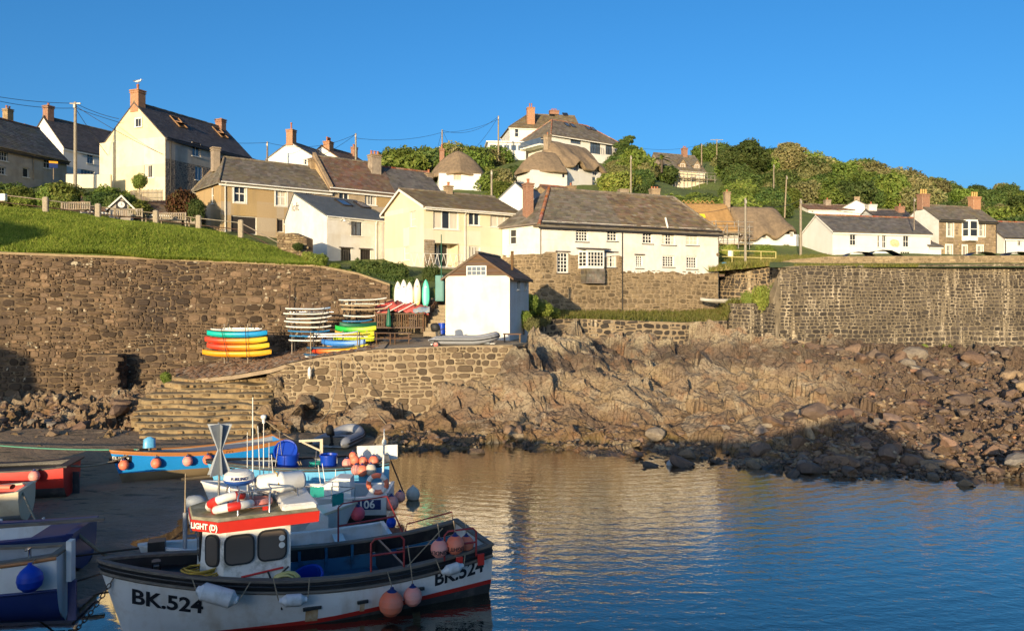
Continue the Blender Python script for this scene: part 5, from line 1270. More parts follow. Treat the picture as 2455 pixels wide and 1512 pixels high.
# ---- house in scaffolding
db=z(457,138)-1
dh=mkhouse('stone_dormer_house','stone and cream house wrapped in scaffolding among the trees',1592,138,22,8.6,6.5,db,z(404,139)-db,z(369,142)-db,'tanstone',roof='slate_old',rows=13,wsl=.45,mats={'front':'cream'},wins={'front':[(1614,421,1622,432),(1655,425,1670,434,dict(cols=3,rws=1)),(1615,440,1623,455,dict(cols=1,rws=2))]},wopt=dict(cols=2,rws=1))
dh.chimney(6.4,3.2,z(372,143)-db-.5,z(367,143)-db+.9,.9,.8,M['brick'],2)
for u,px_ in ((4.1,1660),(7.1,1697)):
 e=z(404,139)-db;mb=MB();mb.prism([(u-.75,e-.3),(u+.75,e-.3),(u+.75,e+.95),(u,e+1.9),(u-.75,e+.95)],lambda p:Vector((p[0],.35,p[1])),lambda p:Vector((p[0],3.0,p[1])));dm=mb.build('dormer',M['tanstone'],dh.root)
 mb=MB()
 for sg in (-1,1):mb.add([Vector((u+sg*.95,.15,e+.85)),Vector((u,.15,e+2.05)),Vector((u,3.1,e+2.05)),Vector((u+sg*.95,3.1,e+.85)),Vector((u+sg*.95,.15,e+.7)),Vector((u,.15,e+1.9))],[(0,1,2,3),(0,4,5,1)])
 mb.build('dormer_roof',M['slate_old'],dm)
 dh.window('front',(u-.45,e+.1,u+.45,e+1.0),2,1,d=-.33,depth=-.02,parent=dh.root)
M['steel']=mk('scaffold_steel',(.36,.33,.28),(.25,.22,.19),4,.5,metal=.3);M['plank']=mk('scaffold_board',(.42,.31,.18),(.33,.24,.14),4,.85,.2,10,.15)
def scaffold(label,h,u0,u1,out,levels,nb,over=.0):
 s_=thing('scaffolding',label,'scaffolding',h.root.location[:],h.a);zt_=levels[-1]+1.3
 for i in range(nb+1):
  u=u0+(u1-u0)*i/nb
  for v in (-.35,-out):MB().cyl((u,v,-2.5),(u,v,zt_-(.4 if i%2 else 0)),.045,None,5).build('upright',M['steel'],s_)
 for l in levels:
  for dz in (0,.55,1.05):
   MB().cyl((u0-.4,-out-.06,l+dz+.1),(u1+.4,-out-.06,l+dz+.1),.04,None,5).build('ledger',M['steel'],s_)
  for k in range(3):MB().box(((u0+u1)/2,-.5-k*(out-.6)/2.2,l),(u1-u0+.6,.24,.05)).build('board',M['plank'],s_)
  for i in range(nb+1):u=u0+(u1-u0)*i/nb;MB().cyl((u+.06,-.1,l-.06),(u+.06,-out-.3,l-.06),.04,None,5).build('transom',M['steel'],s_)
 for i in range(0,nb,2):
  a,b=u0+(u1-u0)*i/nb,u0+(u1-u0)*(i+1)/nb;MB().cyl((a,-out-.1,levels[0]),(b,-out-.1,levels[-1]+.9),.035,None,5).build('brace',M['steel'],s_)
 return s_
scaffold('grey steel scaffolding round the stone dormer house on the hill',dh,-2.0,9.6,1.5,[z(425,137)-db,],7)
scaffold('scaffolding poles along the cottage with new orange thatch',tr2,-.2,6.2,1.4,[z(566,86)-rb-.9,z(540,86)-rb-.8],5)
mb=MB();mb.box((tr2.look('front',1690,520)[0],1.2,z(520,88)-rb+.1),(1.0,.06,.6),rot=Matrix.Rotation(-.7,3,'X'));yt=mb.build('yellow_sheet',mk('yellow_plastic',(.75,.6,.03)),None);yt.matrix_basis=Matrix.Translation(tr2.root.location)@Matrix.Rotation(tr2.a,4,'Z')@yt.matrix_basis;tag(yt,'bright yellow sheet lying on the new orange thatch','sheet')
# ---- white building and stone house behind the sea wall
pb=z(614,84)-1
ph=mkhouse('white_building','long low white building with slate roof and a tan wall emblem',1996,84,15,12.6,5.4,pb,z(551,84)-pb,z(515,86.5)-pb,'white_clean',roof='slate',rows=13,wsl=.4,rmat='ridge_red',
 wins={'front':[(2038,562,2053,588),(2104,564,2110,593,dict(cols=1,rws=2)),(2115.5,564,2125.5,594),(2165.5,565,2180,592),(2159,603,2183,616,dict(cols=4,rws=1)),(2055,603,2070,607)][:5]},wopt=dict(cols=2,rws=2))
ph.verge(M['trim'],.18)
rs=random.Random(4);pts=[]
a,b=ph.look('front',2145,583)
for k in range(18):
 t_=2*math.pi*k/18;r_=1+rs.uniform(-.14,.12);pts.append((a+.62*math.cos(t_)*r_,b+.44*math.sin(t_)*r_))
mb=MB();mb.prism(pts,lambda p:ph.P('front',p[0],p[1],.03),lambda p:ph.P('front',p[0],p[1],0));mb.prism([(a+(p[0]-a)*.6+.05,b+(p[1]-b)*.55) for p in pts],lambda p:ph.P('front',p[0],p[1],.06),lambda p:ph.P('front',p[0],p[1],.03));mb.build('wall_emblem',mk('tan_emblem',(.60,.42,.22),(.70,.53,.32),5),ph.root)
sb2=z(614,90)-1
M['ashlar']=stone_mat('ashlar',(.34,.25,.155),(.25,.185,.125),.25)
so=House('stone_house','square stone house with bay window and yellow chimney pots','house',2251,90,20,9.0,5.0,sb2);se=z(523,90)-sb2;sr=z(490,92)-sb2
rects=[(2270.5,533,2285,566),(2346.5,536,2361,566),(2268,588,2282.5,616),(2342.5,589,2356,616),(2307.5,589,2317.5,616)];hs=so.holes('front',rects)
so.wall('front',-2,se,hs,M['parapet_stone'])
for k,q in enumerate(hs):
 if k<4:so.window('front',q,2,2,surround=(.14,),curtain=1)
 else:
  d=so.window('front',q,1,1,name='door',panes=False,sill=False,surround=(.14,));MB().box(((q[2]-q[0])/2,.04,(q[3]-q[1])/2),(q[2]-q[0]-.1,.03,q[3]-q[1]-.1)).build('door_leaf',M['grey_timber'],d)
rs=random.Random(3);cells=[];zz=.6
while zz<se-.1:
 hh=rs.choice([.26,.3,.34]);xx=0.0
 while xx<9.0:
  w=min(rs.uniform(.35,.75),9.0-xx)
  if not any(xx+w>q[0]-.1 and xx<q[2]+.1 and zz+hh>q[1]-.1 and zz<q[3]+.1 for q in hs+[so.holes('front',[(2304,530,2339,572)])[0]]) and w>.1:cells.append((so.P('front',xx+w/2,zz+hh/2,0),Matrix.Diagonal((w/2-.012,.03,hh/2-.012)),w*hh))
  xx+=w
 zz+=hh
lay('stone',cells,M['ashlar'],so.root,300)
so.wall('left',-2,se,[],M['white']);so.wall('right',-2,se,[],M['tanstone']);so.wall('back',-2,se,[],M['tanstone']);so.gable('left',se,sr,.5,M['white']);so.gable('right',se,sr,.5,M['tanstone'])
so.roof(se,sr,M['slate_old'],rows=14,wsl=.4,ridge=M['ridge_grey'],fascia=M['gutter']);so.gutter(se-.2,d=.35,down=(8.9,))
M['pot_yellow']=mk('buff_pot',(.58,.36,.12),(.5,.3,.1),6)
so.chimney(.4,2.5,sr-.6,z(465,92)-sb2,1.2,.8,M['brick'],3,potmat=M['pot_yellow'],poth=.6);so.chimney(8.5,2.5,sr-.6,z(472,95)-sb2,1.2,.8,M['brick2'],3,potmat=M['pot_yellow'],poth=.6)
q=so.holes('front',[(2306,531,2337,568)])[0];x0,z0,x1,z1=q;pl=[(x0,0),(x0+.35,-.7),(x1-.35,-.7),(x1,0)]
mb=MB();mb.prism(pl,lambda p:Vector((p[0],p[1],z0-.45)),lambda p:Vector((p[0],p[1],z0)));by=mb.build('bay_window',M['trim'],so.root);MB().prism(pl,lambda p:Vector((p[0],p[1],z1-.08)),lambda p:Vector((p[0],p[1],z1+.12))).build('bay_head',M['trim'],by)
for a,b in zip(pl[:-1],pl[1:]):
 d=Vector((b[0]-a[0],b[1]-a[1],0));ln=d.length;mb=MB();hh=z1-z0-.08
 for x in (.06,ln-.06):mb.box((x,0,hh/2),(.12,.1,hh))
 mb.box((ln/2,0,hh/2),(ln-.24,.07,.07));mb.box((ln/2,0,.05),(ln-.24,.07,.1));fo=mb.build('bay_frame',M['trim'],by);fo.location=(a[0],a[1],z0);fo.rotation_euler=(0,0,math.atan2(d.y,d.x))
 g=MB().box((ln/2,.03,hh/2),(ln-.1,.012,hh-.05)).build('pane',M['glass'],by);g.location=fo.location;g.rotation_euler=fo.rotation_euler
fb=z(614,92)-1
fr_=mkhouse('white_house','white house with plain slate roof at the right edge',2407,92,14,9,5.5,fb,z(567,92)-fb,z(531,95)-fb,'white_clean',roof='slate',rows=12,wsl=.4,rmat='ridge_red',wins={'front':[(2440,568,2449,589)]},wopt=dict(cols=2,rws=2))
fr_.gutter(z(567,92)-fb-.15,down=(.15,))
an=mkhouse('lean_to','small white lean-to between the long white building and the stone house',2228,87,15,1.6,3,pb,z(588,87)-pb,z(577,88)-pb,'white_clean',roof='slate',rows=5,wsl=.4,cat='lean-to')
bd=z(530,104)-2
b4=mkhouse('slate_roofed_house','dark slate roof with white and red chimneys behind the long white building',2105,102,10,5.6,5,bd,z(522,102)-bd,z(501,104)-bd,'white_clean',roof='slate_dark',rows=10,wsl=.45)
b4.chimney(.7,2.5,z(520,104)-bd,z(490,104)-bd,1.2,.9,M['white'],1);b4.chimney(4.6,2.0,z(520,104)-bd,z(494,104)-bd,.9,.8,M['brick'],1)
f1=z(514,124)-1
h5=mkhouse('white_cottage','far white cottage with a dark roof in front of the trees',1938,124,8,8.0,5,f1,z(500,124)-f1,z(489,126)-f1,'white_clean',roof='slate_red',rows=10,wsl=.5,wins={'front':[(1946,502,1951,509,dict(cols=1,rws=1))]})
h5.chimney(4.6,2.5,z(492,126)-f1,z(478,126)-f1,.9,.8,M['tanstone'],1)
h6=mkhouse('white_gabled_house','far white gable end with a slate roof beside the dark roofed cottage',2088,124,68,8.0,4.2,f1,z(495,124)-f1,z(479,125)-f1,'white_clean',roof='slate',rows=10,wsl=.5)
h6.chimney(.6,2.0,z(482,125)-f1,z(472,125)-f1,.8,.8,M['tanstone'],0)
# ---- house backs over the cottage roof
b7=z(520,80)-2
h7=mkhouse('white_gabled_house','white gable with slate roof and dark vent behind the brick chimney',1281,78,70,7.0,4.0,b7,z(476,78)-b7,z(438,79)-b7,'white_clean',roof='slate_new',rows=12,wsl=.4)
h8=mkhouse('slate_roofed_house','slate roof with two stone chimneys rising behind the cottage ridge',1515,92,14,6.4,6,z(520,92)-2,z(488,92)-z(520,92)+2,z(465,94)-z(520,92)+2,'white',roof='slate_old',rows=10,wsl=.45)
e8=z(465,94)-z(520,92)+2
h8.chimney(-.1,2.4,e8-1.2,e8+.55,1.1,.9,M['tanstone'],0);h8.chimney(4.2,3.0,e8-.6,e8+.85,1.1,.9,M['tanstone'],3,poth=.3)
h9=mkhouse('slate_roofed_house','red tiled low roof peeping behind the cottage roof',1322,88,30,4.2,4.5,z(500,88)-2,z(462,88)-z(500,88)+2,z(444,90)-z(500,88)+2,'tanstone',roof='slate_red',rows=8,wsl=.45,rmat='ridge_red')
h9.chimney(4.1,2.2,z(462,91)-z(500,88)+1,z(444,91)-z(500,88)+2,1.0,.8,M['tanstone'],1)
# sea wall on the right, parapet, terrace
def stonewall(name,label,pts,top,bot,hr,wr,gap,stone,mortar,seed,depth=.06,batter=.02,thick=.8,split=.25,cap=None):
 path=[(XA(a,b),b) for a,b in pts];ss=[0]
 for i in range(len(path)-1):ss.append(ss[-1]+math.dist(path[i],path[i+1]))
 zt,zb=interp(ss,top),interp(ss,bot)
 w=thing(name,label,'wall',(path[0][0],path[0][1],0))
 cells,fr,S=wall_cells(path,zb,lambda s:zt(s)-.02,hr,wr,gap,depth,batter,seed,split=split)
 wall_body('wall_core',fr,S,lambda s:zb(s)-.6,zt,mortar,w,thick,60,w.location)
 lay('stone',cells,stone,w,300,w.location)
 return w
stonewall('sea_wall','long dark rubble sea wall with pale lime streaks on the right',[(1742,64.5),(1746,60.2),(1803,60),(1867,61.7),(1868,61.6),(1905,61.2),(2200,61.8),(2455,62.2),(2900,62.4)],
 [ZA(727,60)]*3+[ZA(726,61.8),ZA(640,61.6),ZA(637,61.2),ZA(635,61.8),ZA(632,62.2),ZA(628,62.4)],[2.6,2.6,2.4,2.2,2.2,2.0,1.9,1.8,1.8],(.17,.38),(.2,.58),.03,M['sea_stone'],M['sea_mortar'],31)
stonewall('parapet_wall','low sandy stone parapet along the top of the sea wall',[(1852,66.6),(1900,64.8),(1990,64.4),(2455,64.6),(2900,64.6)],[ZA(632,66.6),ZA(622,64.8),ZA(614.5,64.4),ZA(612.5,64.6),ZA(612,64.6)],[8.6]*5,(.2,.36),(.25,.6),.018,M['parapet_stone'],M['base_mortar'],32,.04,0,.5)
stonewall('terrace_wall','streaked stone wall between the white cottage and the sea wall',[(1718,70.5),(1760,68.6),(1885,66.4)],[ZA(634,70.5),ZA(633,68.6),ZA(634,66.4)],[4.6]*3,(.2,.4),(.25,.6),.03,M['sea_stone'],M['base_mortar'],33)
stonewall('retaining_wall','weathered dark retaining wall below the grass terrace above the rocks',[(1268,50.5),(1310,52.6),(1400,54),(1480,54.4),(1640,56),(1745,58.5)],[ZA(770,50.5),ZA(765,52.6),ZA(764,54),ZA(767,54.4),ZA(773,56),ZA(768,58.5)],[1.5]*6,(.25,.5),(.3,.8),.04,M['sea_stone'],M['base_mortar'],34)
stonewall('stone_bank','pale mortared stone bank behind the surfboards and the wooden deck',[(922,48.9),(1000,49.9),(1085,50.3)],[ZA(712,48.9),ZA(716,49.9),ZA(712,50.3)],[3.2]*3,(.2,.4),(.25,.6),.03,M['slip_stone'],M['slip_mortar'],35)
tp=[((1235,752,49.5),(1215,705,64)),((1300,762,52.8),(1270,735,65)),((1400,763.5,54.2),(1380,744,66.2)),((1480,766.5,54.6),(1490,742,68)),((1640,772.5,56.2),(1640,737,71.8)),((1742,767,58.8),(1722,733,72.5)),((1747,726.5,60.5),(1760,722,68.5)),((1866,726,61.9),(1880,720,66.4))]
TA=[W(*a) for a,b in tp];TB=[W(*b) for a,b in tp];rows=[]
for i in range(len(tp)-1):
 for f in np.linspace(0,1,8)[:-1]:
  a,b=TA[i].lerp(TA[i+1],f),TB[i].lerp(TB[i+1],f);rows.append([a.lerp(b,k/12)+Vector((0,0,float(fbm(np.array([a.x*.9]),np.array([k*.8]),3,2)[0])*.25*(1 if k else 0))) for k in range(13)])
mb=MB();mb.loft(rows,0,True);tag(mb.build('grass_terrace',bpy.data.materials['hillside_turf']),kind='structure')
# road along the top of the sea wall
mb=MB();mb.loft([[Vector((XA(p,65),65.0,9.35)),Vector((XA(p,65)*1.1,71.5,9.45))] for p in (1880,2100,2300,2600,2900)],0);tag(mb.build('harbour_road',mk('asphalt',(.06,.057,.053),(.045,.043,.04),4,.9)),kind='structure')
# quay under and behind the camera; its own shadow lies over the boats
mb=MB();rows=[]
qp=[(-60,1.0),(-14,1.2),(-2,.8),(5.6,.3),(8.4,-1.2)]
for x,y in qp:rows.append([Vector((x,y,-3)),Vector((x,y-.15,3.95)),Vector((x,y-7,3.9)),Vector((x,y-7,-3))])
mb.loft(rows,0,False);mb.add(rows[-1],[(3,2,1,0)]);tag(mb.build('quay',M['slip_mortar']),kind='structure')
cb2=thing('shadow_building','unseen quay building added behind the viewer, shaped to shade the rocks','shadow caster',(0,-5.2,0));mb=MB();mb.prism([(-6.6,3.9),(5.5,3.9),(5.5,4.85),(3.0,6.5),(2.0,6.5),(-.8,5.85),(-6.6,5.7)],lambda p:Vector((p[0],-1.0,p[1])),lambda p:Vector((p[0],1.0,p[1])));mb.build('wall',M['base_mortar'],cb2)  # out of view; outline drawn from the shadow wanted on the rocks
mb=MB();mb.prism([(5.7,4.75),(5.7,4.9),(3.0,6.7),(2.0,6.7),(-.9,6.0),(-.9,5.87),(2.0,6.52),(3.0,6.52)],lambda p:Vector((p[0],-1.2,p[1])),lambda p:Vector((p[0],1.2,p[1])));mb.build('roof',M['slate'],cb2)
for x,y,h in ((-4.9,.2,1.35),(-.15,-.5,2.0)):  # unseen posts added for their shadows; the taller stands in for the viewer
 o=thing('shadow_post','unseen iron post on the quay, put up for its shadow' if h<1.5 else 'taller unseen post added to cast the shadow of the viewer','post',(x,y,3.9));mb=MB();mb.lathe([(.22,0),(.2,.1),(.15,.2),(.14,h-.3),(.24,h-.2),(.24,h-.05),(.1,h),(.001,h)],14);mb.build('post',M['rust'],o)
qh=thing('left_shadow_house','unseen house added outside the left edge, shaped to shade wall and grass','house',(0,-3,0));mb=MB();mb.prism([(-60,3.9),(-41.8,3.9),(-43.4,10.5),(-45.9,11.2),(-45.9,16.7),(-45.3,18.1),(-52,19.6),(-60,19.6)],lambda p:Vector((p[0],-4,p[1])),lambda p:Vector((p[0],1,p[1])));mb.build('wall',M['tanstone'],qh)  # out of view; outline follows the shadows wanted on wall and grass
# foliage
def leaf_mat(name,a,b,c,tr=.25,pv=.12):
 m,nt,bs=newmat(name);g=nt.nodes.new('ShaderNodeNewGeometry');oi=nt.nodes.new('ShaderNodeObjectInfo');P=g.outputs['Position']
 r=g.outputs['Random Per Island'];col=_ramp(nt,r,[(0,a),(.5,b),(1,c)])
 col=_mixc(nt,_ramp(nt,_noise(nt,P,.55,3),[(.4,0),(.65,.6)]),col,tuple((x*.55,x*.62,x*.6)[i] for i,x in enumerate(b)))
 h=nt.nodes.new('ShaderNodeHueSaturation');nt.links.new(col,h.inputs['Color']);nt.links.new(_math(nt,'ADD',.72,_math(nt,'MULTIPLY',oi.outputs['Random'],.6)),h.inputs['Value'])
 nt.links.new(_math(nt,'ADD',.485,_math(nt,'MULTIPLY',_math(nt,'FRACT',_math(nt,'MULTIPLY',oi.outputs['Random'],5.3)),.03)),h.inputs['Hue'])
 nt.links.new(h.outputs[0],bs.inputs['Base Color']);bs.inputs['Roughness'].default_value=.65;bs.inputs['Specular IOR Level'].default_value=.25
 t=nt.nodes.new('ShaderNodeBsdfTranslucent');nt.links.new(h.outputs[0],t.inputs['Color']);mx=nt.nodes.new('ShaderNodeMixShader');mx.inputs[0].default_value=tr
 nt.links.new(bs.outputs[0],mx.inputs[1]);nt.links.new(t.outputs[0],mx.inputs[2]);nt.links.new(mx.outputs[0],nt.nodes['Material Output'].inputs['Surface']);return m
M['leaf']=leaf_mat('leaf',(.11,.165,.028),(.165,.22,.036),(.24,.27,.06))
M['leaf_dark']=leaf_mat('dark_leaf',(.06,.10,.025),(.09,.14,.032),(.15,.18,.048))
M['leaf_light']=leaf_mat('light_leaf',(.16,.22,.035),(.22,.27,.05),(.30,.30,.075))
M['leaf_dry']=leaf_mat('dry_leaf',(.17,.175,.06),(.24,.23,.085),(.32,.28,.12))
M['leaf_red']=leaf_mat('red_leaf',(.10,.03,.018),(.14,.05,.022),(.09,.075,.022))
M['grass']=leaf_mat('grass_blade',(.15,.215,.024),(.24,.29,.034),(.37,.35,.075),.35)
M['grass_dry']=leaf_mat('dry_grass_blade',(.20,.19,.05),(.15,.18,.03),(.30,.25,.09),.3)
M['bark']=mk('bark',(.11,.085,.06),(.07,.055,.04),8,.9,.5,14)
def leaves(name,blobs,n,size,mat,seed=0,asp=.6,shell=.35,flat=0.0):
 rg=np.random.default_rng(seed);B=np.array(blobs,float);w=(B[:,3]*B[:,4]*B[:,5])**.667;idx=rg.choice(len(B),n,p=w/w.sum())
 d=rg.normal(size=(n,3));d/=np.linalg.norm(d,axis=1)[:,None];rad=1-shell*rg.random(n)**1.6
 lump=1+.28*(vnoise(d[:,0]*2.6+idx*7.1,d[:,1]*2.6+d[:,2]*2.1+20,seed)-.5)*2
 C=B[idx,:3]+d*B[idx,3:6]*(rad*lump)[:,None]
 nr=d+rg.normal(size=(n,3))*.75;nr[:,2]+=.25;nr/=np.linalg.norm(nr,axis=1)[:,None]
 t=np.cross(nr,rg.normal(size=(n,3)));t/=np.linalg.norm(t,axis=1)[:,None];b=np.cross(nr,t)
 s=size*(.6+.8*rg.random(n))[:,None];a=t*s;q=b*s*asp
 V=np.stack([C-a,C-q*.8+nr*s*.15,C+a,C+q*.8+nr*s*.15],1).reshape(-1,3)
 return npmesh(name,V,np.arange(4*n).reshape(n,4),mat)
def blobset(seed,k,flat=.75,spread=.55):
 rs=random.Random(seed);out=[(0,0,.55,.75,.75,.62)]
 for i in range(k):
  a=rs.uniform(0,6.28);r=rs.uniform(.25,spread);s=rs.uniform(.3,.5);out.append((r*math.cos(a),r*math.sin(a),rs.uniform(.3,.95)*flat+.1,s,s,s*rs.uniform(.75,1)))
 return out
BUSH={}
for mt,cnt in (('leaf',4),('leaf_dark',3),('leaf_light',3),('leaf_dry',3)):
 BUSH[mt]=[leaves('foliage',blobset(i*13+len(mt),8),4600,.078,M[mt],i+5) for i in range(cnt)]
_trunk=MB()
for a in (0,2.1,4.2):_trunk.tube([(0,0,-.6),(.05*math.cos(a),.05*math.sin(a),.2),(.35*math.cos(a),.35*math.sin(a),.75)],.05,5,rr=[.06,.05,.02])
STEM=_trunk.mesh('stem',M['bark'])
HOUSES=[(1205,255,1490,390,122),(1268,338,1462,446,100),(1045,358,1160,455,93),(1590,365,1715,458,135),(1640,460,1920,612,84),(1925,470,2100,560,120),(1920,515,2240,612,80),(2195,450,2460,612,88),(485,300,1050,560,62),(625,300,815,400,92),(1310,440,1730,560,60),(1225,435,1330,520,76),(2100,488,2200,520,100),(1500,447,1620,490,90),(2407,520,2480,612,90)]
def clear(x,y,z0,r,hgt):
 px=CX+F*x/y;e=1.4*r*F/y;hgt*=1.3;top=HZ+(H-z0-hgt)*F/y;bot=HZ+(H-z0)*F/y
 for a,b,c,d,Yh in HOUSES:
  if y<Yh and px+e*.8>a and px-e*.8<c and top<d-8 and bot>b:return False
  if Yh-1<y<Yh+9 and a<px<c and b<bot<d+12:return False
 return True
def bush(mt,x,y,z0,s,label,group=None,name='shrub',cat='shrub',k=None):
 o=thing(name,label,cat,(x,y,z0-.15*s[2]),RND.uniform(0,6.28),group);o.scale=s
 link('foliage',BUSH[mt][RND.randrange(len(BUSH[mt]))] if k is None else BUSH[mt][k],o);link('stem',STEM,o);return o
rs=random.Random(77)
for (p0,p1,Y0,Y1,n,s0,s1,mts,label,group) in (
 (925,1062,106,122,8,2.68,4.61,('leaf','leaf_dark','leaf'),'green shrub on the skyline above the slate terrace roofs','shrubs above the terrace'),
 (1060,1300,96,126,41,1.71,3.58,('leaf','leaf_light','leaf','leaf_dark','leaf_dry'),'leafy shrub on the slope below the hilltop villa','shrubs below the villa'),
 (1160,1420,86,102,22,1.34,2.56,('leaf','leaf_light','leaf_dark'),'garden shrub under the thatched hill cottage','shrubs under the hill cottage'),
 (1455,1620,98,138,27,1.83,4.10,('leaf','leaf_light','leaf_dark','leaf_dry'),'shrub between the thatched hill cottage and the scaffolded house','shrubs between the hill houses'),
 (1600,1780,96,134,26,1.71,3.58,('leaf','leaf_light','leaf_dark'),'shrub on the bank below the scaffolded house','shrubs below the scaffolded house'),
 (1690,1960,108,172,52,1.9,4.0,('leaf_dark','leaf','leaf_dark','leaf_dry'),'bushy tree in the dense wood right of the scaffolded house','wood on the hill'),
 (1930,2240,116,196,52,2.20,4.61,('leaf_dry','leaf','leaf_dark','leaf_dry'),'wind-clipped scrub bush along the falling hill crest','scrub on the hill crest'),
 (2180,2470,120,200,30,1.95,3.84,('leaf_dry','leaf','leaf_dark'),'low scrub bush on the far hill behind the stone house','scrub behind the stone house'),
 (2340,2520,98,114,9,2.68,4.35,('leaf_dark','leaf'),'leafy tree in the clump at the right edge','tree clump at the right edge'),
 (-80,250,60.5,65.5,20,0.92,1.73,('leaf','leaf_light','leaf_dark','leaf_light'),'mixed garden shrub behind the railing on the left bank','garden hedge on the left bank'),
 (240,330,62,66,8,0.92,1.54,('leaf','leaf_light','leaf_dark'),'shrub before the pale yellow gable','shrubs before the yellow gable')):
 k=0;tries=0
 while k<n and tries<n*12:
  tries+=1;x,y=spot(rs,p0,p1,Y0,Y1);s=rs.uniform(s0,s1);z0=ground(x,y);sz=s*rs.uniform(.75,1.15)
  if not clear(x,y,z0,s,sz*1.1):continue
  bush(mts[rs.randrange(len(mts))],x,y,z0,(s,s,sz),label,group);k+=1
def one(mt,px,py,Y,s,label,name='shrub',cat='shrub',z0=None,k=None):
 p=W(px,py,Y);return bush(mt,p.x,p.y,p.z if z0 is None else z0,s if hasattr(s,'__len__') else (s,s,s),label,None,name,cat,k)
one('leaf_light',335,445,63.5,(.75,.75,.95),'small round bright green tree before the yellow gable','small_tree','tree')
BUSH['leaf_red']=[leaves('foliage',blobset(3,8),3200,.09,M['leaf_red'],3)]
one('leaf_red',438,515,60.5,(1.75,1.2,1.9),'dark red leaved shrub left of the tan terrace house');one('leaf_dark',470,520,60,(.9,.8,1.3),'dark green shrub against the corner of the tan terrace house')
# clipped hedges under the loft cottage and the cream house
def hedge(label,pts,w,hgt,n,size,mt,seed):
 P=[W(*p) for p in pts];o=thing('hedge',label,'hedge',P[0]);bl=[]
 for i in range(len(P)-1):
  k=max(2,int((P[i+1]-P[i]).length/.45))
  for j in range(k):
   q=P[i].lerp(P[i+1],j/k)-P[0];bl.append((q.x,q.y,q.z+hgt*.5,.5,w,hgt*.62))
 link('foliage',leaves('foliage',bl,n,size,M[mt],seed,shell=.3),o);return o
hedge('clipped dark green hedge on the bank below the loft cottage',[(858,668,54.5),(900,672,54),(942,676,53.6),(978,676,53.4)],.55,1.15,9000,.085,'leaf_dark',1)
hedge('rough lower hedge above the surfboards',[(862,682,52),(905,690,51.6),(960,697,51.3),(1000,702,51.2)],.5,.8,6500,.085,'leaf_dark',2)
one('leaf_dark',1036,685,53.5,(.85,.7,1.35),'dark bush between the hedge and the boat shed');one('leaf_red',1008,700,52.4,(.5,.5,.7),'small reddish bush beside the upright surfboards');one('leaf_dark',1012,738,49.3,(.45,.4,.7),'small dark bush behind the upright surfboards')
for a,b,Y,s,mt,lb in ((762,628,51.5,.75,'leaf','shrub at the lower corner of the loft cottage'),(742,612,54,.5,'leaf_light','shrub on the dry stone bank by the loft cottage'),(800,642,52,.6,'leaf','sprawling shrub on the end of the harbour wall'),(835,655,51.5,.5,'leaf_light','low weed clump on the sloping end of the harbour wall'),(715,588,55.5,.45,'leaf_dark','ivy clump on the dry stone wall')):
 one(mt,a,b+10,Y,s,lb)
for k,(a,b,Y,s,mt) in enumerate(((1262,748,49.5,(.95,.8,1.2),'leaf'),(1292,752,51.5,(1.0,.8,.9),'leaf'),(1322,758,53,(.9,.7,.6),'leaf_light'),(1256,778,47.5,(.7,.6,.8),'leaf'),(1275,790,47,(.6,.6,.7),'leaf_dry'),(1300,775,51.8,(.8,.5,.7),'leaf_dry'))):
 one(mt,a,b,Y,s,('glossy green ivy against the shed wall','green ivy on the top of the bank beside the shed','pale creeper at the left end of the grass terrace','ivy hanging below the shed corner','dry brown creeper hanging beside the shed foot','dry creeper over the left end of the retaining wall')[k],'ivy','ivy')
one('leaf_light',1820,737,61,(1.35,.8,1.6),'bright green bush growing on the sea wall ledge');one('leaf_dark',1872,722,62.6,(.95,.6,1.5),'darker bush beside the bright one on the sea wall ledge');one('leaf_light',1790,727,61,(.55,.5,.9),'pale reed clump left of the bright ledge bush')
one('leaf_light',1700,610,78,(.1,.1,.1),'hydrangea') if False else None
one('leaf_light',1748,620,80,(1.2,.9,1.4),'flowering hydrangea bush behind the yellow railing');one('leaf',1835,615,82,(1.3,.9,1.2),'green bush behind the right end of the yellow railing')
for k,px in enumerate((1918,1938,1972,1990,2215,2262,2278)):
 one('leaf_light',px,851,60.6,(.42,.25,.8 if px!=1938 else.55),('first','second','third','fourth','fifth','sixth','seventh')[k]+' tuft from the left of bright green weed at the sea wall foot','weed_tuft','weed')
one('leaf',397,915,43,(.42,.3,.5),'green weed tuft at the head of the stone steps','weed_tuft','weed')
# named trees
def tree(name,label,px,py,Y,blobs,n,size,mt,trunk,lean=(0,0)):
 o=thing(name,label,'tree',W(px,py,Y));mb=MB();h=max(b[2] for b in blobs)
 mb.tube([(0,0,-1),(lean[0]*.2,lean[1]*.2,h*.3),(lean[0]*.7,lean[1],h*.75)],trunk,7,rr=[trunk,trunk*.8,trunk*.35]);mb.build('trunk',M['bark'],o)
 for k,b in enumerate(blobs[:6]):
  mb=MB();mb.tube([(lean[0]*.3,0,h*.35),(b[0]*.6,b[1]*.6,(b[2]+h*.4)/2),(b[0],b[1],b[2])],.1,5,rr=[trunk*.5,trunk*.3,trunk*.12]);mb.build('limb',M['bark'],o)
 link('crown',leaves('crown',blobs,n,size,M[mt],px),o);return o
tree('wind_bent_tree','tall dry windswept tree crowning the wood on the hill',1880,425,150,[(0,0,3.2,3,3,2.2),(1.2,0,4.8,2.4,2.2,1.4),(-2.2,0,2.6,2,2,1.6),(2.2,0,3.4,1.5,1.6,1.2),(.8,0,6.0,2.0,1.4,.5),(2.6,0,5.3,1.5,1,.45),(3.4,0,4.0,1.0,.8,.4),(3.8,0,2.4,.9,.8,.4)],7500,.26,'leaf_dry',.3,(1,0))
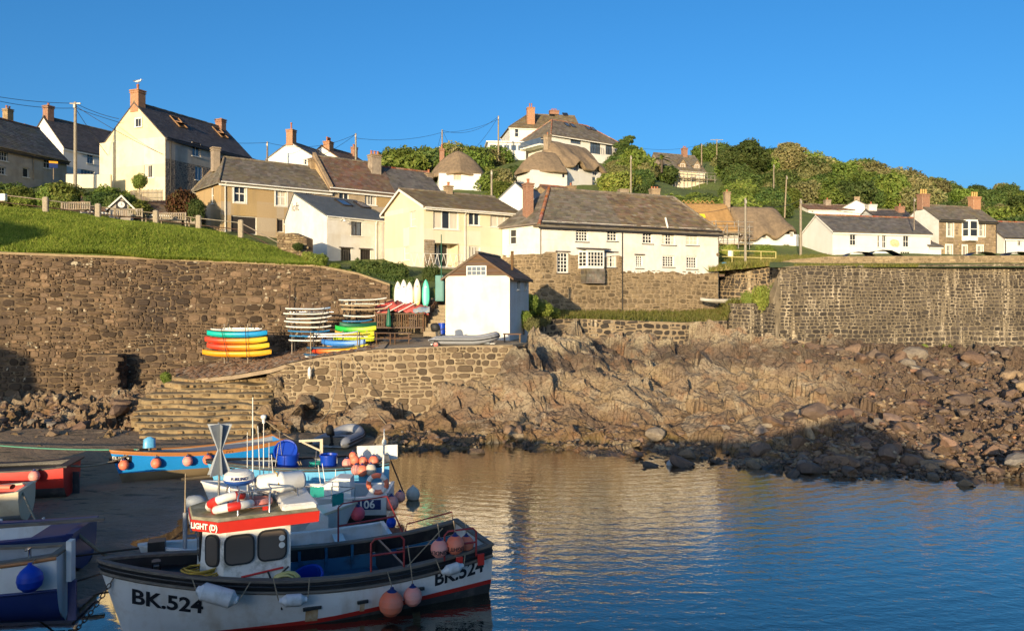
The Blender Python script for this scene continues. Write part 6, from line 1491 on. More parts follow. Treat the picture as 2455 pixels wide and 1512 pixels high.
tree('broadleaf_tree','dark green rounded tree left of the tall windswept tree',1790,405,145,[(0,0,2.6,3,3,2.4),(-2.4,0,2.2,2.4,2,1.8),(2.2,0,1.9,2.2,2,1.7),(.4,0,4.2,1.7,1.5,1.2),(-3.8,0,1.6,1.8,1.6,1.4)],7500,.26,'leaf_dark',.3)
tree('cypress','dark ragged cypress beside the right end of the hilltop villa',1497,378,131,[(0,0,1.0,1.3,1.2,.8),(-.4,0,2.0,1.3,1.1,.5),(.3,0,2.7,1.2,1,.35),(.9,0,3.3,1.0,.8,.28),(1.2,0,1.7,.9,.8,.3),(1.3,0,.9,.8,.8,.35)],3000,.2,'leaf_dark',.22,(.6,0))
o=thing('palm_tree','small palm with arching fronds left of the scaffolded house','tree',W(1586,400,134));MB().tube([(0,0,-1),(.05,0,1.2)],.2,7).build('trunk',M['bark'],o)
for k in range(16):
 a=k*2.4;e=.25+(k%4)*.3;mb=MB();pts=[Vector((math.cos(a)*r*math.cos(e),math.sin(a)*r*math.cos(e),1.2+r*math.sin(e)-r*r*.28)) for r in (0,.5,1.0,1.5,1.9)];sd=Vector((-math.sin(a),math.cos(a),0))
 mb.loft([[p-sd*w,p+Vector((0,0,.05)),p+sd*w] for p,w in zip(pts,(.05,.16,.2,.14,.02))]);mb.build('frond',M['leaf'],o)
# grass blades
def blades(name,X,Y,Z,hgt,mat,seed,w=.022,lean=.5,group=None):
 rg=np.random.default_rng(seed);n=len(X);C=np.stack([X,Y,Z],1);a=rg.uniform(0,6.28,n);hh=hgt*(.5+rg.random(n))
 s=np.stack([np.cos(a),np.sin(a),np.zeros(n)],1)*(w*(1+1.5*rg.random(n)))[:,None];ln=rg.normal(size=(n,2))*lean
 tip=C+np.stack([ln[:,0]*hh,ln[:,1]*hh,hh],1)
 V=np.stack([C-s,C+s,tip],1).reshape(-1,3);o=link(name,npmesh(name,V,np.arange(3*n).reshape(n,3),mat));o['kind']='stuff';return o
rg=np.random.default_rng(4);n=210000
bpx=rg.uniform(-60,770,n);by_=44.6+(58.5-44.6)*rg.random(n);by_=np.maximum(by_,front_Y(bpx)-.15);top=np.interp(bpx,[-60,0,480,640,740,770],[56,56.5,59,57.5,55,53.5]);ok=by_<top;bpx,by_=bpx[ok],by_[ok]
bx=(bpx-CX)*by_/F;bz=HILL(bx,by_)+fbm(bx*1.3,by_*1.3,6,2)*.12
pt=fbm(bx*.7,by_*.7,14,3)
blades('bank_grass',bx,by_,bz-.03,.11+.2*np.clip(pt+.3,0,1),M['grass'],1,.022)
n=26000;i=rg.integers(0,len(TA)-1,n);f=rg.random(n);k=rg.random(n);TAn=np.array(TA);TBn=np.array(TB)
a=TAn[i]*(1-f)[:,None]+TAn[i+1]*f[:,None];b=TBn[i]*(1-f)[:,None]+TBn[i+1]*f[:,None];P_=a*(1-k)[:,None]+b*k[:,None]
blades('terrace_grass',P_[:,0],P_[:,1],P_[:,2]-.06,.3,M['grass_dry'],2,.03)
n=9000;px=rg.uniform(1858,2200,n);yy=rg.uniform(61.6,64.3,n);yy=np.where(px<1905,yy+1.5,yy)
blades('ledge_grass',(px-CX)*yy/F,yy,np.full(n,9.12),.22,M['grass_dry'],3,.03)
mb=MB();mb.loft([[W(p,641,61.4),W(p,628,65.2)] for p in (1845,1900,2200,2500,2900)]);tag(mb.build('wall_ledge',bpy.data.materials['hillside_turf']),kind='structure')
n=16000;px=rg.uniform(1700,1990,n);yy=rg.uniform(66.5,80,n);x=(px-CX)*yy/F
blades('verge_grass',x,yy,HILL(x,yy)-.05,.45,M['grass_dry'],6,.04)
# boat kit
def paint(name,c,rough=.35,dirt=None,var=.9,**k):return mk(name,c,tuple(x*var for x in c),1.3,rough,.08,6,spec=.5,dirt=dirt,**k)
M['b_white']=paint('white_boat_paint',(.78,.77,.73),dirt=((.45,.36,.24),.35,2.2),streak=((.42,.30,.17),.35,2.2))
M['b_white2']=paint('white_gelcoat',(.76,.75,.70),dirt=((.5,.44,.33),.45,2.0))
M['b_grime']=paint('weathered_cabin_white',(.76,.74,.68),.6,dirt=((.16,.15,.08),.75,2.6))
M['b_black']=paint('black_boat_paint',(.016,.015,.015),.4,dirt=((.07,.06,.05),.5,3));M['b_red']=paint('red_boat_paint',(.56,.03,.02),.4,dirt=((.3,.03,.02),.5));M['b_antifoul']=paint('worn_antifouling',(.055,.055,.055),.8,dirt=((.16,.15,.13),.7,2.5))
M['b_blue']=paint('bright_blue_paint',(.015,.24,.62),.35);M['b_sky']=paint('sky_blue_paint',(.12,.42,.68),.4,dirt=((.25,.4,.5),.4));M['b_navy']=paint('navy_paint',(.012,.028,.13),.35,dirt=((.05,.07,.16),.4));M['b_inblue']=paint('inside_blue_paint',(.02,.13,.24),.5,dirt=((.02,.03,.04),.7,3))
M['b_varnish']=paint('varnished_wood',(.42,.17,.05),.35);M['b_wood']=mk('weathered_wood',(.20,.165,.125),(.12,.10,.08),4,.8,.3,12,stretch=(.3,4,4));M['b_brown']=paint('brown_bottom_paint',(.20,.15,.085),.7,dirt=((.09,.07,.045),.6));M['b_grey']=paint('grey_deck_paint',(.27,.30,.33),.6,dirt=((.12,.12,.12),.5));M['b_cream']=paint('cream_boat_paint',(.62,.52,.36),.5,dirt=((.35,.22,.12),.4))
M['ss']=mk('stainless_tube',(.55,.54,.52),None,3,.25,metal=.85);M['rope']=mk('rope',(.36,.29,.19),(.26,.2,.13),20,.95,.5,60);M['rope_y']=mk('yellow_rope',(.55,.36,.06),(.42,.26,.04),20,.9,.5,60);M['rope_g']=mk('green_rope',(.10,.30,.20),None,20,.9);M['chain']=mk('rusty_chain',(.07,.045,.03),None,20,.85)
M['buoy']=mk('orange_buoy',(.88,.17,.075),(.80,.22,.12),2,.5,dirt=((.55,.25,.2),.35,3));M['buoy_pink']=mk('faded_pink_buoy',(.85,.27,.20),(.80,.34,.27),2,.55,dirt=((.5,.3,.25),.35,3));M['buoy_white']=mk('pale_buoy',(.62,.55,.45),(.5,.45,.36),2,.6);M['b_tub']=mk('blue_plastic_tub',(.006,.05,.42),(.005,.04,.34),2,.35);M['fender']=paint('white_fender',(.66,.66,.64),.5,dirt=((.3,.28,.22),.5,4));M['ink']=mk('black_lettering',(.014,.014,.018),None,3,.5);M['hypalon']=mk('grey_inflatable_fabric',(.30,.31,.33),(.26,.27,.29),2,.6);M['rubber']=mk('black_rubber',(.018,.018,.018),None,3,.6);M['teal_cloth']=mk('teal_cloth',(.02,.30,.25),(.015,.22,.19),3,.9)
class Boat:
 def __init__(s,name,label,cat,stern,bow,B,zs,zm,zb,keel=-.35,rake=.5,group=None,tr=.86,full=2.4):
  (x0,y0),(x1,y1)=stern,bow;s.L=math.hypot(x1-x0,y1-y0);s.a=math.atan2(y1-y0,x1-x0);s.B=B;s.rake=rake;s.keel=keel;s.tr=tr;s.full=full
  s.x0,s.y0=x0,y0;k=np.polyfit([0,.5,1],[zs,zm,zb],2);s.sheer=lambda t:float(np.polyval(k,t));s.root=thing(name,label,cat,(x0,y0,0),s.a,group)
  s.c,s.s=math.cos(s.a),math.sin(s.a)
 def half(s,t):t=min(t,1.0);return s.B/2*(1-max(0,t)**s.full)**.72*(1-(1-s.tr)*(1-t)**2)
 def zk(s,t):t=min(t,1.0);return s.keel+max(0,t-.55)**2*.6*abs(s.keel)
 def hp(s,t,zz,side=1,ins=0.0):
  zk,zs=s.zk(t),s.sheer(t);q=min(1,max(0,(zz-zk)/(zs-zk)));e=max(0,(t-.5)/.5);f=(1-e)*(1-(1-q)**3.2)**.55+e*(q**.8*.75+.25*q)
  return Vector((t*(s.L-s.rake)+s.rake*t**5*q,side*max(0.0,s.half(t)*f-ins),zz))
 def tx(s,x,zz):
  t=x/s.L
  for _ in range(6):t+=(x-s.hp(t,zz).x)/s.L
  return t
 def look(s,px,py,yl):
  """(x, y, z) on the boat's lengthwise plane y = yl that a line of sight meets"""
  ax=s.x0-s.s*yl;ay=s.y0+s.c*yl;k=(px-CX)/F;x=(k*ay-ax)/(s.c-k*s.s);Y=ay+s.s*x
  return Vector((x,yl,H-(py-HZ)*Y/F))
 def skin(s,name,f0,f1,mat,nz=3,nt=28,ins=0.0,parent=None,t0=0.0,t1=1.0):
  """a band of the hull between two heights f0(t), f1(t), both sides"""
  mb=MB();ts=[t0+(t1-t0)*(1-(1-i/nt)**1.5) for i in range(nt+1)]
  for sd in (1,-1):mb.loft([[s.hp(t,f0(t)+(f1(t)-f0(t))*j/nz,sd,ins) for j in (range(nz+1) if sd>0 else range(nz,-1,-1))] for t in ts],0,True)
  return mb.build(name,mat,parent or s.root)
 def transom(s,f0,f1,mat,name='transom',t=0.0):
  mb=MB();zz=[f0(t)+(f1(t)-f0(t))*j/5 for j in range(6)];p=[s.hp(t,q,1) for q in zz]+[s.hp(t,q,-1) for q in zz[::-1]];mb.add(p,[tuple(range(len(p)))]);mb.add([v+Vector((.06,0,0)) for v in p],[tuple(range(len(p)-1,-1,-1))]);return mb.build(name,mat,s.root)
 def cap(s,mat,w=.12,h=.05,name='gunwale',dz=0.0,out=.03,nt=28,stern=True):
  mb=MB()
  for sd in (1,-1):
   rows=[]
   for i in range(nt+1):
    t=1-(1-i/nt)**1.5;zz=s.sheer(t)+dz;p=s.hp(t,s.sheer(t),sd);p.z=zz;o=Vector((0,sd*out,0));n=Vector((0,-sd*min(w,max(.0,abs(p.y))),0))
    r=[p+o-Vector((0,0,h)),p+o,p+n,p+n-Vector((0,0,h))];rows.append(r if sd>0 else r[::-1])
   mb.loft(rows,0,False,True)
  if stern:zz=s.sheer(0)+dz;hb=s.half(0);mb.box((.04,0,zz-h/2+.004),(w,2*hb+.05,h))
  return mb.build(name,mat,s.root)
 def strake(s,f,r,mat,name='rubbing_strake',nt=26,t0=0.0):
  mb=MB()
  for sd in (1,-1):mb.tube([s.hp(t,f(t),sd)+Vector((0,sd*r*.4,0)) for t in [t0+(1-t0)*(1-(1-i/nt)**1.5) for i in range(nt+1)]],r,6)
  return mb.build(name,mat,s.root)
 def deck(s,zf,mat,t0=0.0,t1=.97,ins=.05,name='deck',nt=16):
  mb=MB();rows=[]
  for i in range(nt+1):t=t0+(t1-t0)*i/nt;zz=zf(t);a,b=s.hp(t,zz,1,ins),s.hp(t,zz,-1,ins);rows.append([a,b])
  mb.loft(rows,0,False);return mb.build(name,mat,s.root)
 def letters(s,body,x,zz,size,mat,side=1,d=.012,width=1.0,bold=.0):
  def fn(a,b):
   b2=zz(x-side*-1*0) if callable(zz) else zz
   xx=x-side*a;q=b2+b+(s.sheer(s.tx(xx,b2))-s.sheer(s.tx(x,b2)));t=s.tx(xx,q);p=s.hp(t,q,side);return p+Vector((0,side*d,0))
  return lettering('lettering',body,size,fn,mat,s.root,bold,width)
 def wp(s,v):return Vector((s.x0+s.c*v[0]-s.s*v[1],s.y0+s.s*v[0]+s.c*v[1],v[2]))
def hull(b,bottom,top,zw,stripe=None,zst=0.0,cap=None,capw=.1,liner=None,sole=.25,solemat=None,ins=.07,linert=(0,.97)):
 b.skin('hull_bottom',lambda t:b.zk(t),lambda t:zw,bottom,4);z0=zw
 if stripe:b.skin('boot_stripe',lambda t:zw,lambda t:zst,stripe,1);z0=zst
 b.skin('hull',lambda t:z0,lambda t:b.sheer(t),top,5);b.transom(lambda t:b.zk(t),lambda t:b.sheer(t),top)
 b.skin('inner_hull',lambda t:sole,lambda t:b.sheer(t)-.02,liner or top,2,ins=ins,t0=.01,t1=linert[1]);b.deck(lambda t:sole+.01,solemat or liner or top,.01,linert[1],ins*.9,'sole')
 b.cap(cap or top,capw)
def attach(name,mb,mat,b,loc=None,rot=None):
 o=mb.build(name,mat,b.root)
 if loc is not None:o.location=loc
 if rot is not None:o.rotation_euler=rot
 return o
_BU={}
def buoy(label,loc,r,mat,cat='buoy',group=None,collar=None,hang=None,rz=0,up=True,name='buoy',tilt=(0,0)):
 o=thing(name,label,cat,loc,rz,group);o.rotation_euler=(tilt[0],tilt[1],rz);k=1 if up else -1
 mb=MB();mb.lathe([(.001,-k*r),(r*.5,-k*r*.87),(r*.87,-k*r*.5),(r,0),(r*.93,k*r*.4),(r*.72,k*r*.75),(r*.42,k*r*1.02)],18);mb.build('float',mat,o)
 mb=MB();mb.lathe([(r*.42,k*r*1.02),(r*.17,k*r*1.22),(r*.15,k*r*1.36),(.001,k*r*1.4)] if k>0 else [(.001,-r*1.4),(r*.15,-r*1.36),(r*.17,-r*1.22),(r*.42,-r*1.02)],12);mb.build('neck',collar or M['b_navy'],o)
 if hang is not None:mb=MB();mb.tube([Vector((0,0,r*1.3)),(Vector(hang)-Vector(loc))*.5+Vector((.01,0,r*.6)),Vector(hang)-Vector(loc)],.012,5);mb.build('rope',M['rope'],o)
 return o
def fender(label,p0,p1,r,mat,hang=(),name='fender'):
 p0,p1=Vector(p0),Vector(p1);o=thing(name,label,'fender',(p0+p1)/2);d=p1-p0;L=d.length;rot=d.to_track_quat('Z','Y').to_matrix();mb=MB()
 mb.lathe([(.02,-L/2),(r*.45,-L/2+.02),(r*.5,-L/2+.06),(r,-L/2+.14),(r,L/2-.14),(r*.5,L/2-.06),(r*.45,L/2-.02),(.02,L/2)],14,rot=rot);mb.build('float',mat,o)
 for e,h in zip((p0,p1),hang):mb=MB();mb.tube([e-o.location,Vector(h)-o.location],.012,5);mb.build('rope',M['rope'],o)
 return o
def ring(label,loc,R_,r,mat,bands=None,rot=(0,0,0),name='lifebuoy',cat='lifebuoy'):
 o=thing(name,label,cat,loc);o.rotation_euler=rot;mb=MB();n=28;mb.loft([[Vector(((R_+r*math.cos(a))*math.cos(2*math.pi*i/n),(R_+r*math.cos(a))*math.sin(2*math.pi*i/n),r*math.sin(a))) for a in [2*math.pi*k/9 for k in range(9)]] for i in range(n+1)],closed=True);mb.build('ring',mat,o)
 if bands:
  for q in range(4):
   mb=MB();a0=q*math.pi/2+.4;mb.loft([[Vector(((R_+r*1.04*math.cos(a))*math.cos(a0+.6*i/5),(R_+r*1.04*math.cos(a))*math.sin(a0+.6*i/5),r*1.04*math.sin(a))) for a in [2*math.pi*k/9 for k in range(9)]] for i in range(6)],closed=True);mb.build('band',bands,o)
 return o
def tub(label,loc,r0,r1,h,mat,rot=(0,0,0),name='plastic_tub',cat='tub',handle=False):
 o=thing(name,label,cat,loc);o.rotation_euler=rot;mb=MB();mb.lathe([(.001,0),(r0,0),(r0,.02),(r1,h),(r1+.025,h),(r1+.025,h-.04),(r1+.02,h-.04),(r1+.02,h+.01),(r1-.02,h),(r0-.03,.04),(.001,.04)],22);mb.build('body',mat,o)
 if handle:
  mb=MB();mb.tube([(r1+.01,-.12,h*.7),(r1+.1,-.08,h*.45),(r1+.1,.08,h*.45),(r1+.01,.12,h*.7)],.02,6);mb.build('rope_handle',M['rope'],o)
 return o
def outboard(label,loc,rz,s=1.0,col=None,tilt=0.0,parent=None):
 o=thing('outboard_motor',label,'outboard motor',loc,rz);o.scale=(s,)*3;o.rotation_euler=(0,tilt,rz);c=col or M['rubber']
 mb=MB();mb.loft([[Vector((x+.27*sx_*math.cos(a),.16*sx_*math.sin(a)*1.15,zz)) for a in [2*math.pi*k/12 for k in range(12)]] for x,sx_,zz in ((-.02,.6,.05),(-.03,.95,.1),(-.04,1.0,.3),(-.06,.92,.44),(-.08,.6,.52),(-.08,.05,.54))],closed=True);mb.build('cowl',c,o)
 mb=MB();mb.box((0,0,-.25),(.14,.09,.65));mb.box((-.08,0,-.5),(.34,.2,.03));mb.ball((-.02,0,-.68),.07,8,6,(2.2,1,1));mb.box((.03,0,-.84),(.12,.02,.24));mb.build('leg',c,o)
 mb=MB()
 for k in range(3):a=k*2.094;mb.add([Vector((-.17,.0,-.68)),Vector((-.16,.12*math.cos(a-.35),-.68+.12*math.sin(a-.35))),Vector((-.2,.15*math.cos(a),-.68+.15*math.sin(a))),Vector((-.18,.12*math.cos(a+.35),-.68+.12*math.sin(a+.35)))],[(0,1,2,3)])
 mb.build('propeller',c,o);mb=MB();mb.box((.16,0,-.02),(.1,.22,.26));mb.tube([(.1,0,.1),(.5,.05,.16)],.025,6);mb.build('bracket',M['rubber'],o);return o
def pole(label,p0,p1,r0,r1,mat,name='aerial',cat='aerial',top=None):
 o=thing(name,label,cat,p0);mb=MB();mb.cyl((0,0,0),Vector(p1)-Vector(p0),r0,r1,7);mb.build('rod',mat,o)
 if top:mb=MB();mb.lathe(top,12,Vector(p1)-Vector(p0));mb.build('head',M['trim'],o)
 return o
def ropeline(name,label,pts,r,mat,cat='rope',sag=0.0,n=14):
 P=[Vector(p) for p in pts];out=[]
 for i in range(len(P)-1):
  for k in range(n):f=k/n;q=P[i].lerp(P[i+1],f);q.z-=sag*4*f*(1-f);out.append(q)
 out.append(P[-1]);o=thing(name,label,cat,out[0]);mb=MB();mb.tube([q-out[0] for q in out],r,5);mb.build('strand',mat,o);return o
def coil(label,loc,R_,mat,turns=6,name='rope_coil',flat=True,rot=(0,0,0),r=.02,seed=0):
 o=thing(name,label,'rope',loc);o.rotation_euler=rot;rs=random.Random(seed);pts=[]
 for i in range(turns*14):a=i*2*math.pi/14;k=R_*(1+.22*math.sin(i*.37+seed)+rs.uniform(-.06,.06));pts.append(Vector((k*math.cos(a),k*math.sin(a)*.8,.02+.028*(i/14)+rs.uniform(0,.03))))
 mb=MB();mb.tube(pts,r,5);mb.build('strand',mat,o);return o
# the white boat in front
bk=Boat('fishing_boat','large white fishing boat with black bulwarks and red topped wheelhouse in front','boat',(-.9,18.4),(-7.95,15.1),2.55,1.12,.92,1.54,-.55,.62,full=4.4)
b=bk;sh_=b.sheer
b.skin('hull_bottom',lambda t:b.zk(t),lambda t:.24-.42*t,M['b_antifoul'],4);b.skin('boot_stripe',lambda t:.24-.42*t,lambda t:.34-.42*t,M['b_red'],1);b.skin('hull',lambda t:.34-.42*t,lambda t:sh_(t)-.24,M['b_white'],5)
b.skin('bulwark',lambda t:sh_(t)-.24,lambda t:sh_(t),M['b_black'],2);b.transom(lambda t:b.zk(t),lambda t:sh_(t),M['b_white'])
b.strake(lambda t:sh_(t)-.24,.035,M['b_wood']);b.strake(lambda t:sh_(t)-.12,.03,M['b_black']);b.cap(M['b_wood'],.15,.05,dz=.02)
b.skin('bulwark_lining',lambda t:sh_(t)-.3,lambda t:sh_(t)-.02,M['b_black'],1,ins=.1,t0=.01,t1=.97);b.skin('inner_hull',lambda t:.2,lambda t:sh_(t)-.3,M['b_inblue'],2,ins=.12,t0=.01,t1=.78);b.deck(lambda t:.3,M['b_inblue'],.01,.72,.1,'sole');b.deck(lambda t:sh_(t)-.22,M['b_black'],.72,.97,.1,'foredeck')
mb=MB();mb.box((2.02,0,.62),(.05,2.2,.66));mb.box((1.0,0,.72),(1.7,.04,.46));attach('deck_partition',mb,M['b_black'],b)
for k,x in enumerate((2.6,3.2,3.8)):mb=MB();mb.box((x,-1.06,.58),(.06,.06,.55));attach('hull_frame',mb,M['b_inblue'],b)
mb=MB();mb.box((6.75,0,1.1),(.16,.16,.55));mb.box((6.75,.0,1.3),(.1,.5,.08));attach('samson_post',mb,M['b_black'],b)
b.letters('BK.524',b.look(411,1432,1.0).x+.06,.70,.43,M['ink'],1,width=1.0,bold=.012)
b.letters('BK.524',b.look(1106,1367,1.25).x,.62,.43,M['ink'],1,width=.92,bold=.012)
for px,py,w,h in ((750,1478,.24,.3),(1002,1432,.17,.34),(870,1455,.10,.22)):
 p=b.look(px,py,1.2);
 def rf(u,v):t=b.tx(p.x+u,p.z+v);return b.hp(t,p.z+v,1)+Vector((0,.008,0))
 mb=MB();mb.loft([[rf(-w/2+w*i/4,-h/2+h*j/4) for j in range(5)] for i in range(5)]);mb.build('rust_stain',mk('rust_stain',(.42,.22,.07),(.60,.48,.32),5,.8),b.root)
 mb=MB();mb.box(rf(0,h/2)+Vector((0,.02,0)),(w+.12,.06,.06));mb.build('scupper',M['b_black'],b.root)
# wheelhouse
wp=[(4.3,.83),(5.55,.83),(5.95,.42),(5.95,-.42),(5.55,-.83),(4.3,-.83)];zr0,zr1=.62,2.10
wh_=MB();n=len(wp)
cab=attach('wheelhouse',MB().prism(wp,lambda p:Vector((p[0]+.06*(p[0]>5),p[1],zr0)),lambda p:Vector((p[0]-.04*(p[0]>5),p[1]*.97,zr1))),M['b_grime'],b)
def rr(w,h,r,k=4):
 return [(sx_*(w/2-r)+r*math.cos(a),sy_*(h/2-r)+r*math.sin(a)) for sx_,sy_,a0 in ((1,1,0),(-1,1,90),(-1,-1,180),(1,-1,270)) for a in [R(a0+90*i/k) for i in range(k+1)]]
def cabwin(p,q,u,zz,w,h,r=.12):
 """rounded window on the wall from plan corner p to q at distance u"""
 d=Vector((q[0]-p[0],q[1]-p[1],0)).normalized();nn=Vector((d.y,-d.x,0));
 if nn.dot(Vector((p[0]-5,p[1],0)))<0:nn=-nn
 c=Vector((p[0],p[1],zz))+d*u;f=lambda o,k:(lambda v:c+d*v[0]*k+Vector((0,0,v[1]*k))+nn*o)
 o=MB().prism(rr(w+.07,h+.07,r+.03),f(.0,1),f(.03,1)).build('window_seal',M['rubber'],cab);MB().prism(rr(w,h,r),f(.0,1),f(.036,1)).build('pane',M['glass_brown'],o)
cabwin(wp[0],wp[1],.36,1.65,.50,.55);cabwin(wp[0],wp[1],.98,1.64,.50,.52);cabwin(wp[1],wp[2],.29,1.62,.26,.56,.1);cabwin(wp[2],wp[3],.22,1.64,.3,.55,.1);cabwin(wp[2],wp[3],.62,1.64,.3,.55,.1)
mb=MB()
for zz in (1.78,1.64):mb.lathe([(.06,0),(.06,.012),(.001,.012)],12,(4.36+.12,.86+.025,zz),Matrix.Rotation(R(-90),3,'X'))
mb.build('window_vent',M['trim'],cab)
rp_=[(3.74,.92),(5.68,.96),(6.14,.5),(6.14,-.5),(5.68,-.96),(3.74,-.92)]
fas=MB();fas.prism(rp_,lambda p:Vector((p[0]*.985+.07,p[1]*.97,2.02)),lambda p:Vector((p[0],p[1],2.24)));attach('roof_fascia',fas,M['b_red'],b)
mb=MB();mb.prism([(p[0]*.99+.05,p[1]*.96) for p in rp_],lambda p:Vector((p[0],p[1],2.241)),lambda p:Vector((p[0]*.98+.1,p[1]*.9,2.285)));attach('roof_top',mb,mk('mossy_roof_deck',(.40,.36,.24),(.16,.14,.07),3,.9,.3,12,dirt=((.10,.095,.04),.7,2)),b)
mb=MB();mb.bbox((4.1,0,2.32),(.72,1.6,.16),.07);attach('roof_hatch',mb,M['b_white2'],b)
d=Vector((wp[2][0]-wp[1][0],wp[2][1]-wp[1][1],0)).normalized();c0=Vector(((rp_[1][0]+rp_[2][0])/2,(rp_[1][1]+rp_[2][1])/2,2.13));dd=Vector((rp_[2][0]-rp_[1][0],rp_[2][1]-rp_[1][1],0)).normalized();nn=Vector((-dd.y,dd.x,0));nn=nn if nn.y>0 else -nn
lettering('lettering','LIGHT (D)',.155,lambda x,y:c0-dd*x*1.0+Vector((0,0,y))+nn*.012,M['trim'],b.root,.006,.92)
lettering('lettering','KINDLY',.155,lambda x,y:Vector((6.15,.02-x*-1*-1*-1,2.13+y)) if False else Vector((6.15,-(-x),2.13+y)),M['trim'],b.root,.006,.92)
for a,c in (((4.45,.86,1.18),(5.25,.86,1.1)),):
 mb=MB();mb.cyl(a,c,.022);attach('boathook',mb,M['b_red'],b)
mb=MB();mb.tube([(4.75,.87,1.15),(4.55,1.0,.62),(4.5,1.02,.4)],.02,5);mb.tube([(4.35,.9,1.2),(4.9,.95,.75),(5.05,.95,.9)],.02,5);attach('hauler_arm',mb,M['b_black'],b)
# roof gear
rz_=b.a
ring('red and white lifebuoy leaning on the red roofed wheelhouse',b.wp((5.45,.25,2.46)),.34,.085,M['b_white2'],M['b_red'],(R(28),R(10),rz_));ring('flaking red and white lifebuoy lying on the wheelhouse roof',b.wp((5.35,.42,2.38)),.34,.085,M['b_white2'],M['b_red'],(R(14),R(-8),rz_+.8));ring('faded pink lifebuoy under the other two on the roof',b.wp((4.95,.1,2.36)),.33,.08,M['buoy_pink'],None,(R(6),0,rz_))
ra=thing('radar_dome','white and blue radar dome above the wheelhouse roof','radar',b.wp((5.18,-.15,2.72)),rz_);mb=MB();mb.lathe([(.001,.27),(.2,.26),(.29,.2),(.31,.1)],22);mb.lathe([(.31,.1),(.31,.095)],22);mb.build('upper_shell',M['trim'],ra);mb=MB();mb.lathe([(.31,.095),(.305,.05),(.24,-.01),(.001,-.02)],22);mb.build('lower_shell',M['b_blue'] if False else mk('radar_blue',(.02,.08,.32),None,3,.4),ra)
rw=math.atan2(bk.y0-0,0);tocam=math.atan2(-ra.location.y,-ra.location.x)-rz_
lettering('lettering','FURUNO',.088,lambda x,y:Vector((.313*math.cos(tocam+x*3.1),.313*math.sin(tocam+x*3.1),.14+y)),mk('dark_blue_lettering',(.01,.02,.12)),ra,.004,1.0)
mb=MB()
for x,y in ((.2,.2),(.2,-.2),(-.2,.2),(-.2,-.2)):mb.tube([(x*1.3,y*1.3,-.46),(x,y,-.03)],.015,5)
mb.build('stand',M['ss'],ra)
lr=thing('liferaft_canister','white liferaft canister in its cradle on the wheelhouse roof','liferaft',b.wp((4.35,-.15,2.66)),rz_+.1);mb=MB();mb.loft([[Vector((x,.24*q*math.cos(a),.21*q*math.sin(a))) for a in [2*math.pi*k/16 for k in range(16)]] for x,q in ((-.5,.05),(-.5,.75),(-.44,.95),(-.05,1),(-.03,1.06),(.03,1.06),(.05,1),(.44,.95),(.5,.75),(.5,.05))],closed=True);mb.build('canister',M['b_white2'],lr)
mb=MB()
for x in (-.28,.28):mb.tube([(x,-.3,-.42),(x,-.28,-.1),(x,-.2,-.2),(x,.2,-.2),(x,.28,-.1),(x,.3,-.42)],.018,5)
mb.build('cradle',M['ss'],lr);MB().tube([(.1,-.25,.0),(.1,-.1,.22),(.1,.1,.22),(.1,.25,0)],.012,5).build('strap',M['rope_y'],lr)
rg_=thing('radar_reflector','grey bow-tie shaped radar reflector on a pole','radar reflector',b.wp((5.55,-.55,2.25)),0)
MB().cyl((0,0,0),(.03,0,1.15),.025).build('pole',M['ss'],rg_)
for k,an in enumerate((0,60,120)):
 mb=MB();c,s_=math.cos(R(an)),math.sin(R(an));P=lambda x,zz:Vector((.03+x*c,x*s_,zz))
 for z0,z1 in ((1.12,1.66),(1.12,.6)):mb.add([P(-.05,z0),P(.05,z0),P(.26,z1),P(-.26,z1),P(-.05,z0)+Vector((s_,-c,0))*.012,P(.05,z0)+Vector((s_,-c,0))*.012,P(.26,z1)+Vector((s_,-c,0))*.012,P(-.26,z1)+Vector((s_,-c,0))*.012],[(0,1,2,3),(7,6,5,4),(2,6,7,3),(0,3,7,4),(1,5,6,2)])
 mb.build('fin',M['b_grey'],rg_)
for lb,px,y0,y1,yl,r,top in (('tallest whip aerial on the wheelhouse roof',606,1205,952,-.1,.016,None),('white mushroom topped aerial on the wheelhouse roof',632,1190,1012,-.5,.013,[(.03,-.02),(.035,.06),(.06,.1),(.06,.15),(.001,.17)]),('thin aerial left of the tallest whip',593,1180,1035,-.6,.01,None),('slanting whip aerial beside the tallest one',618,1150,1020,-.3,.012,None),('short aerial right of the mushroom topped one',645,1190,1060,-.6,.009,None)):
 p0,p1=b.look(px+(8 if 'slant' in lb else 0),y0,yl),b.look(px,y1,yl);p0.z=min(p0.z,2.3);pole(lb,b.wp(p0),b.wp((p1.x,p1.y,p1.z)),r,r*.6,M['trim'],top=top)
mb=MB()
for x,y in ((5.3,.75),(4.7,.75)):mb.tube([(x,y,2.1),(x,y,2.62),(x-.06,y-.2,2.7),(x-.05,-.5,2.7)],.02,5)
mb.tube([(5.3,.62,2.7),(4.65,.62,2.7)],.016,5);mb.tube([(5.3,.75,2.42),(4.7,.75,2.42)],.013,5);attach('roof_rail',mb,M['ss'],b)
mb=MB();mb.box((4.75,.5,2.33),(.1,.12,.1));attach('port_lamp',mb,M['b_red'],b)
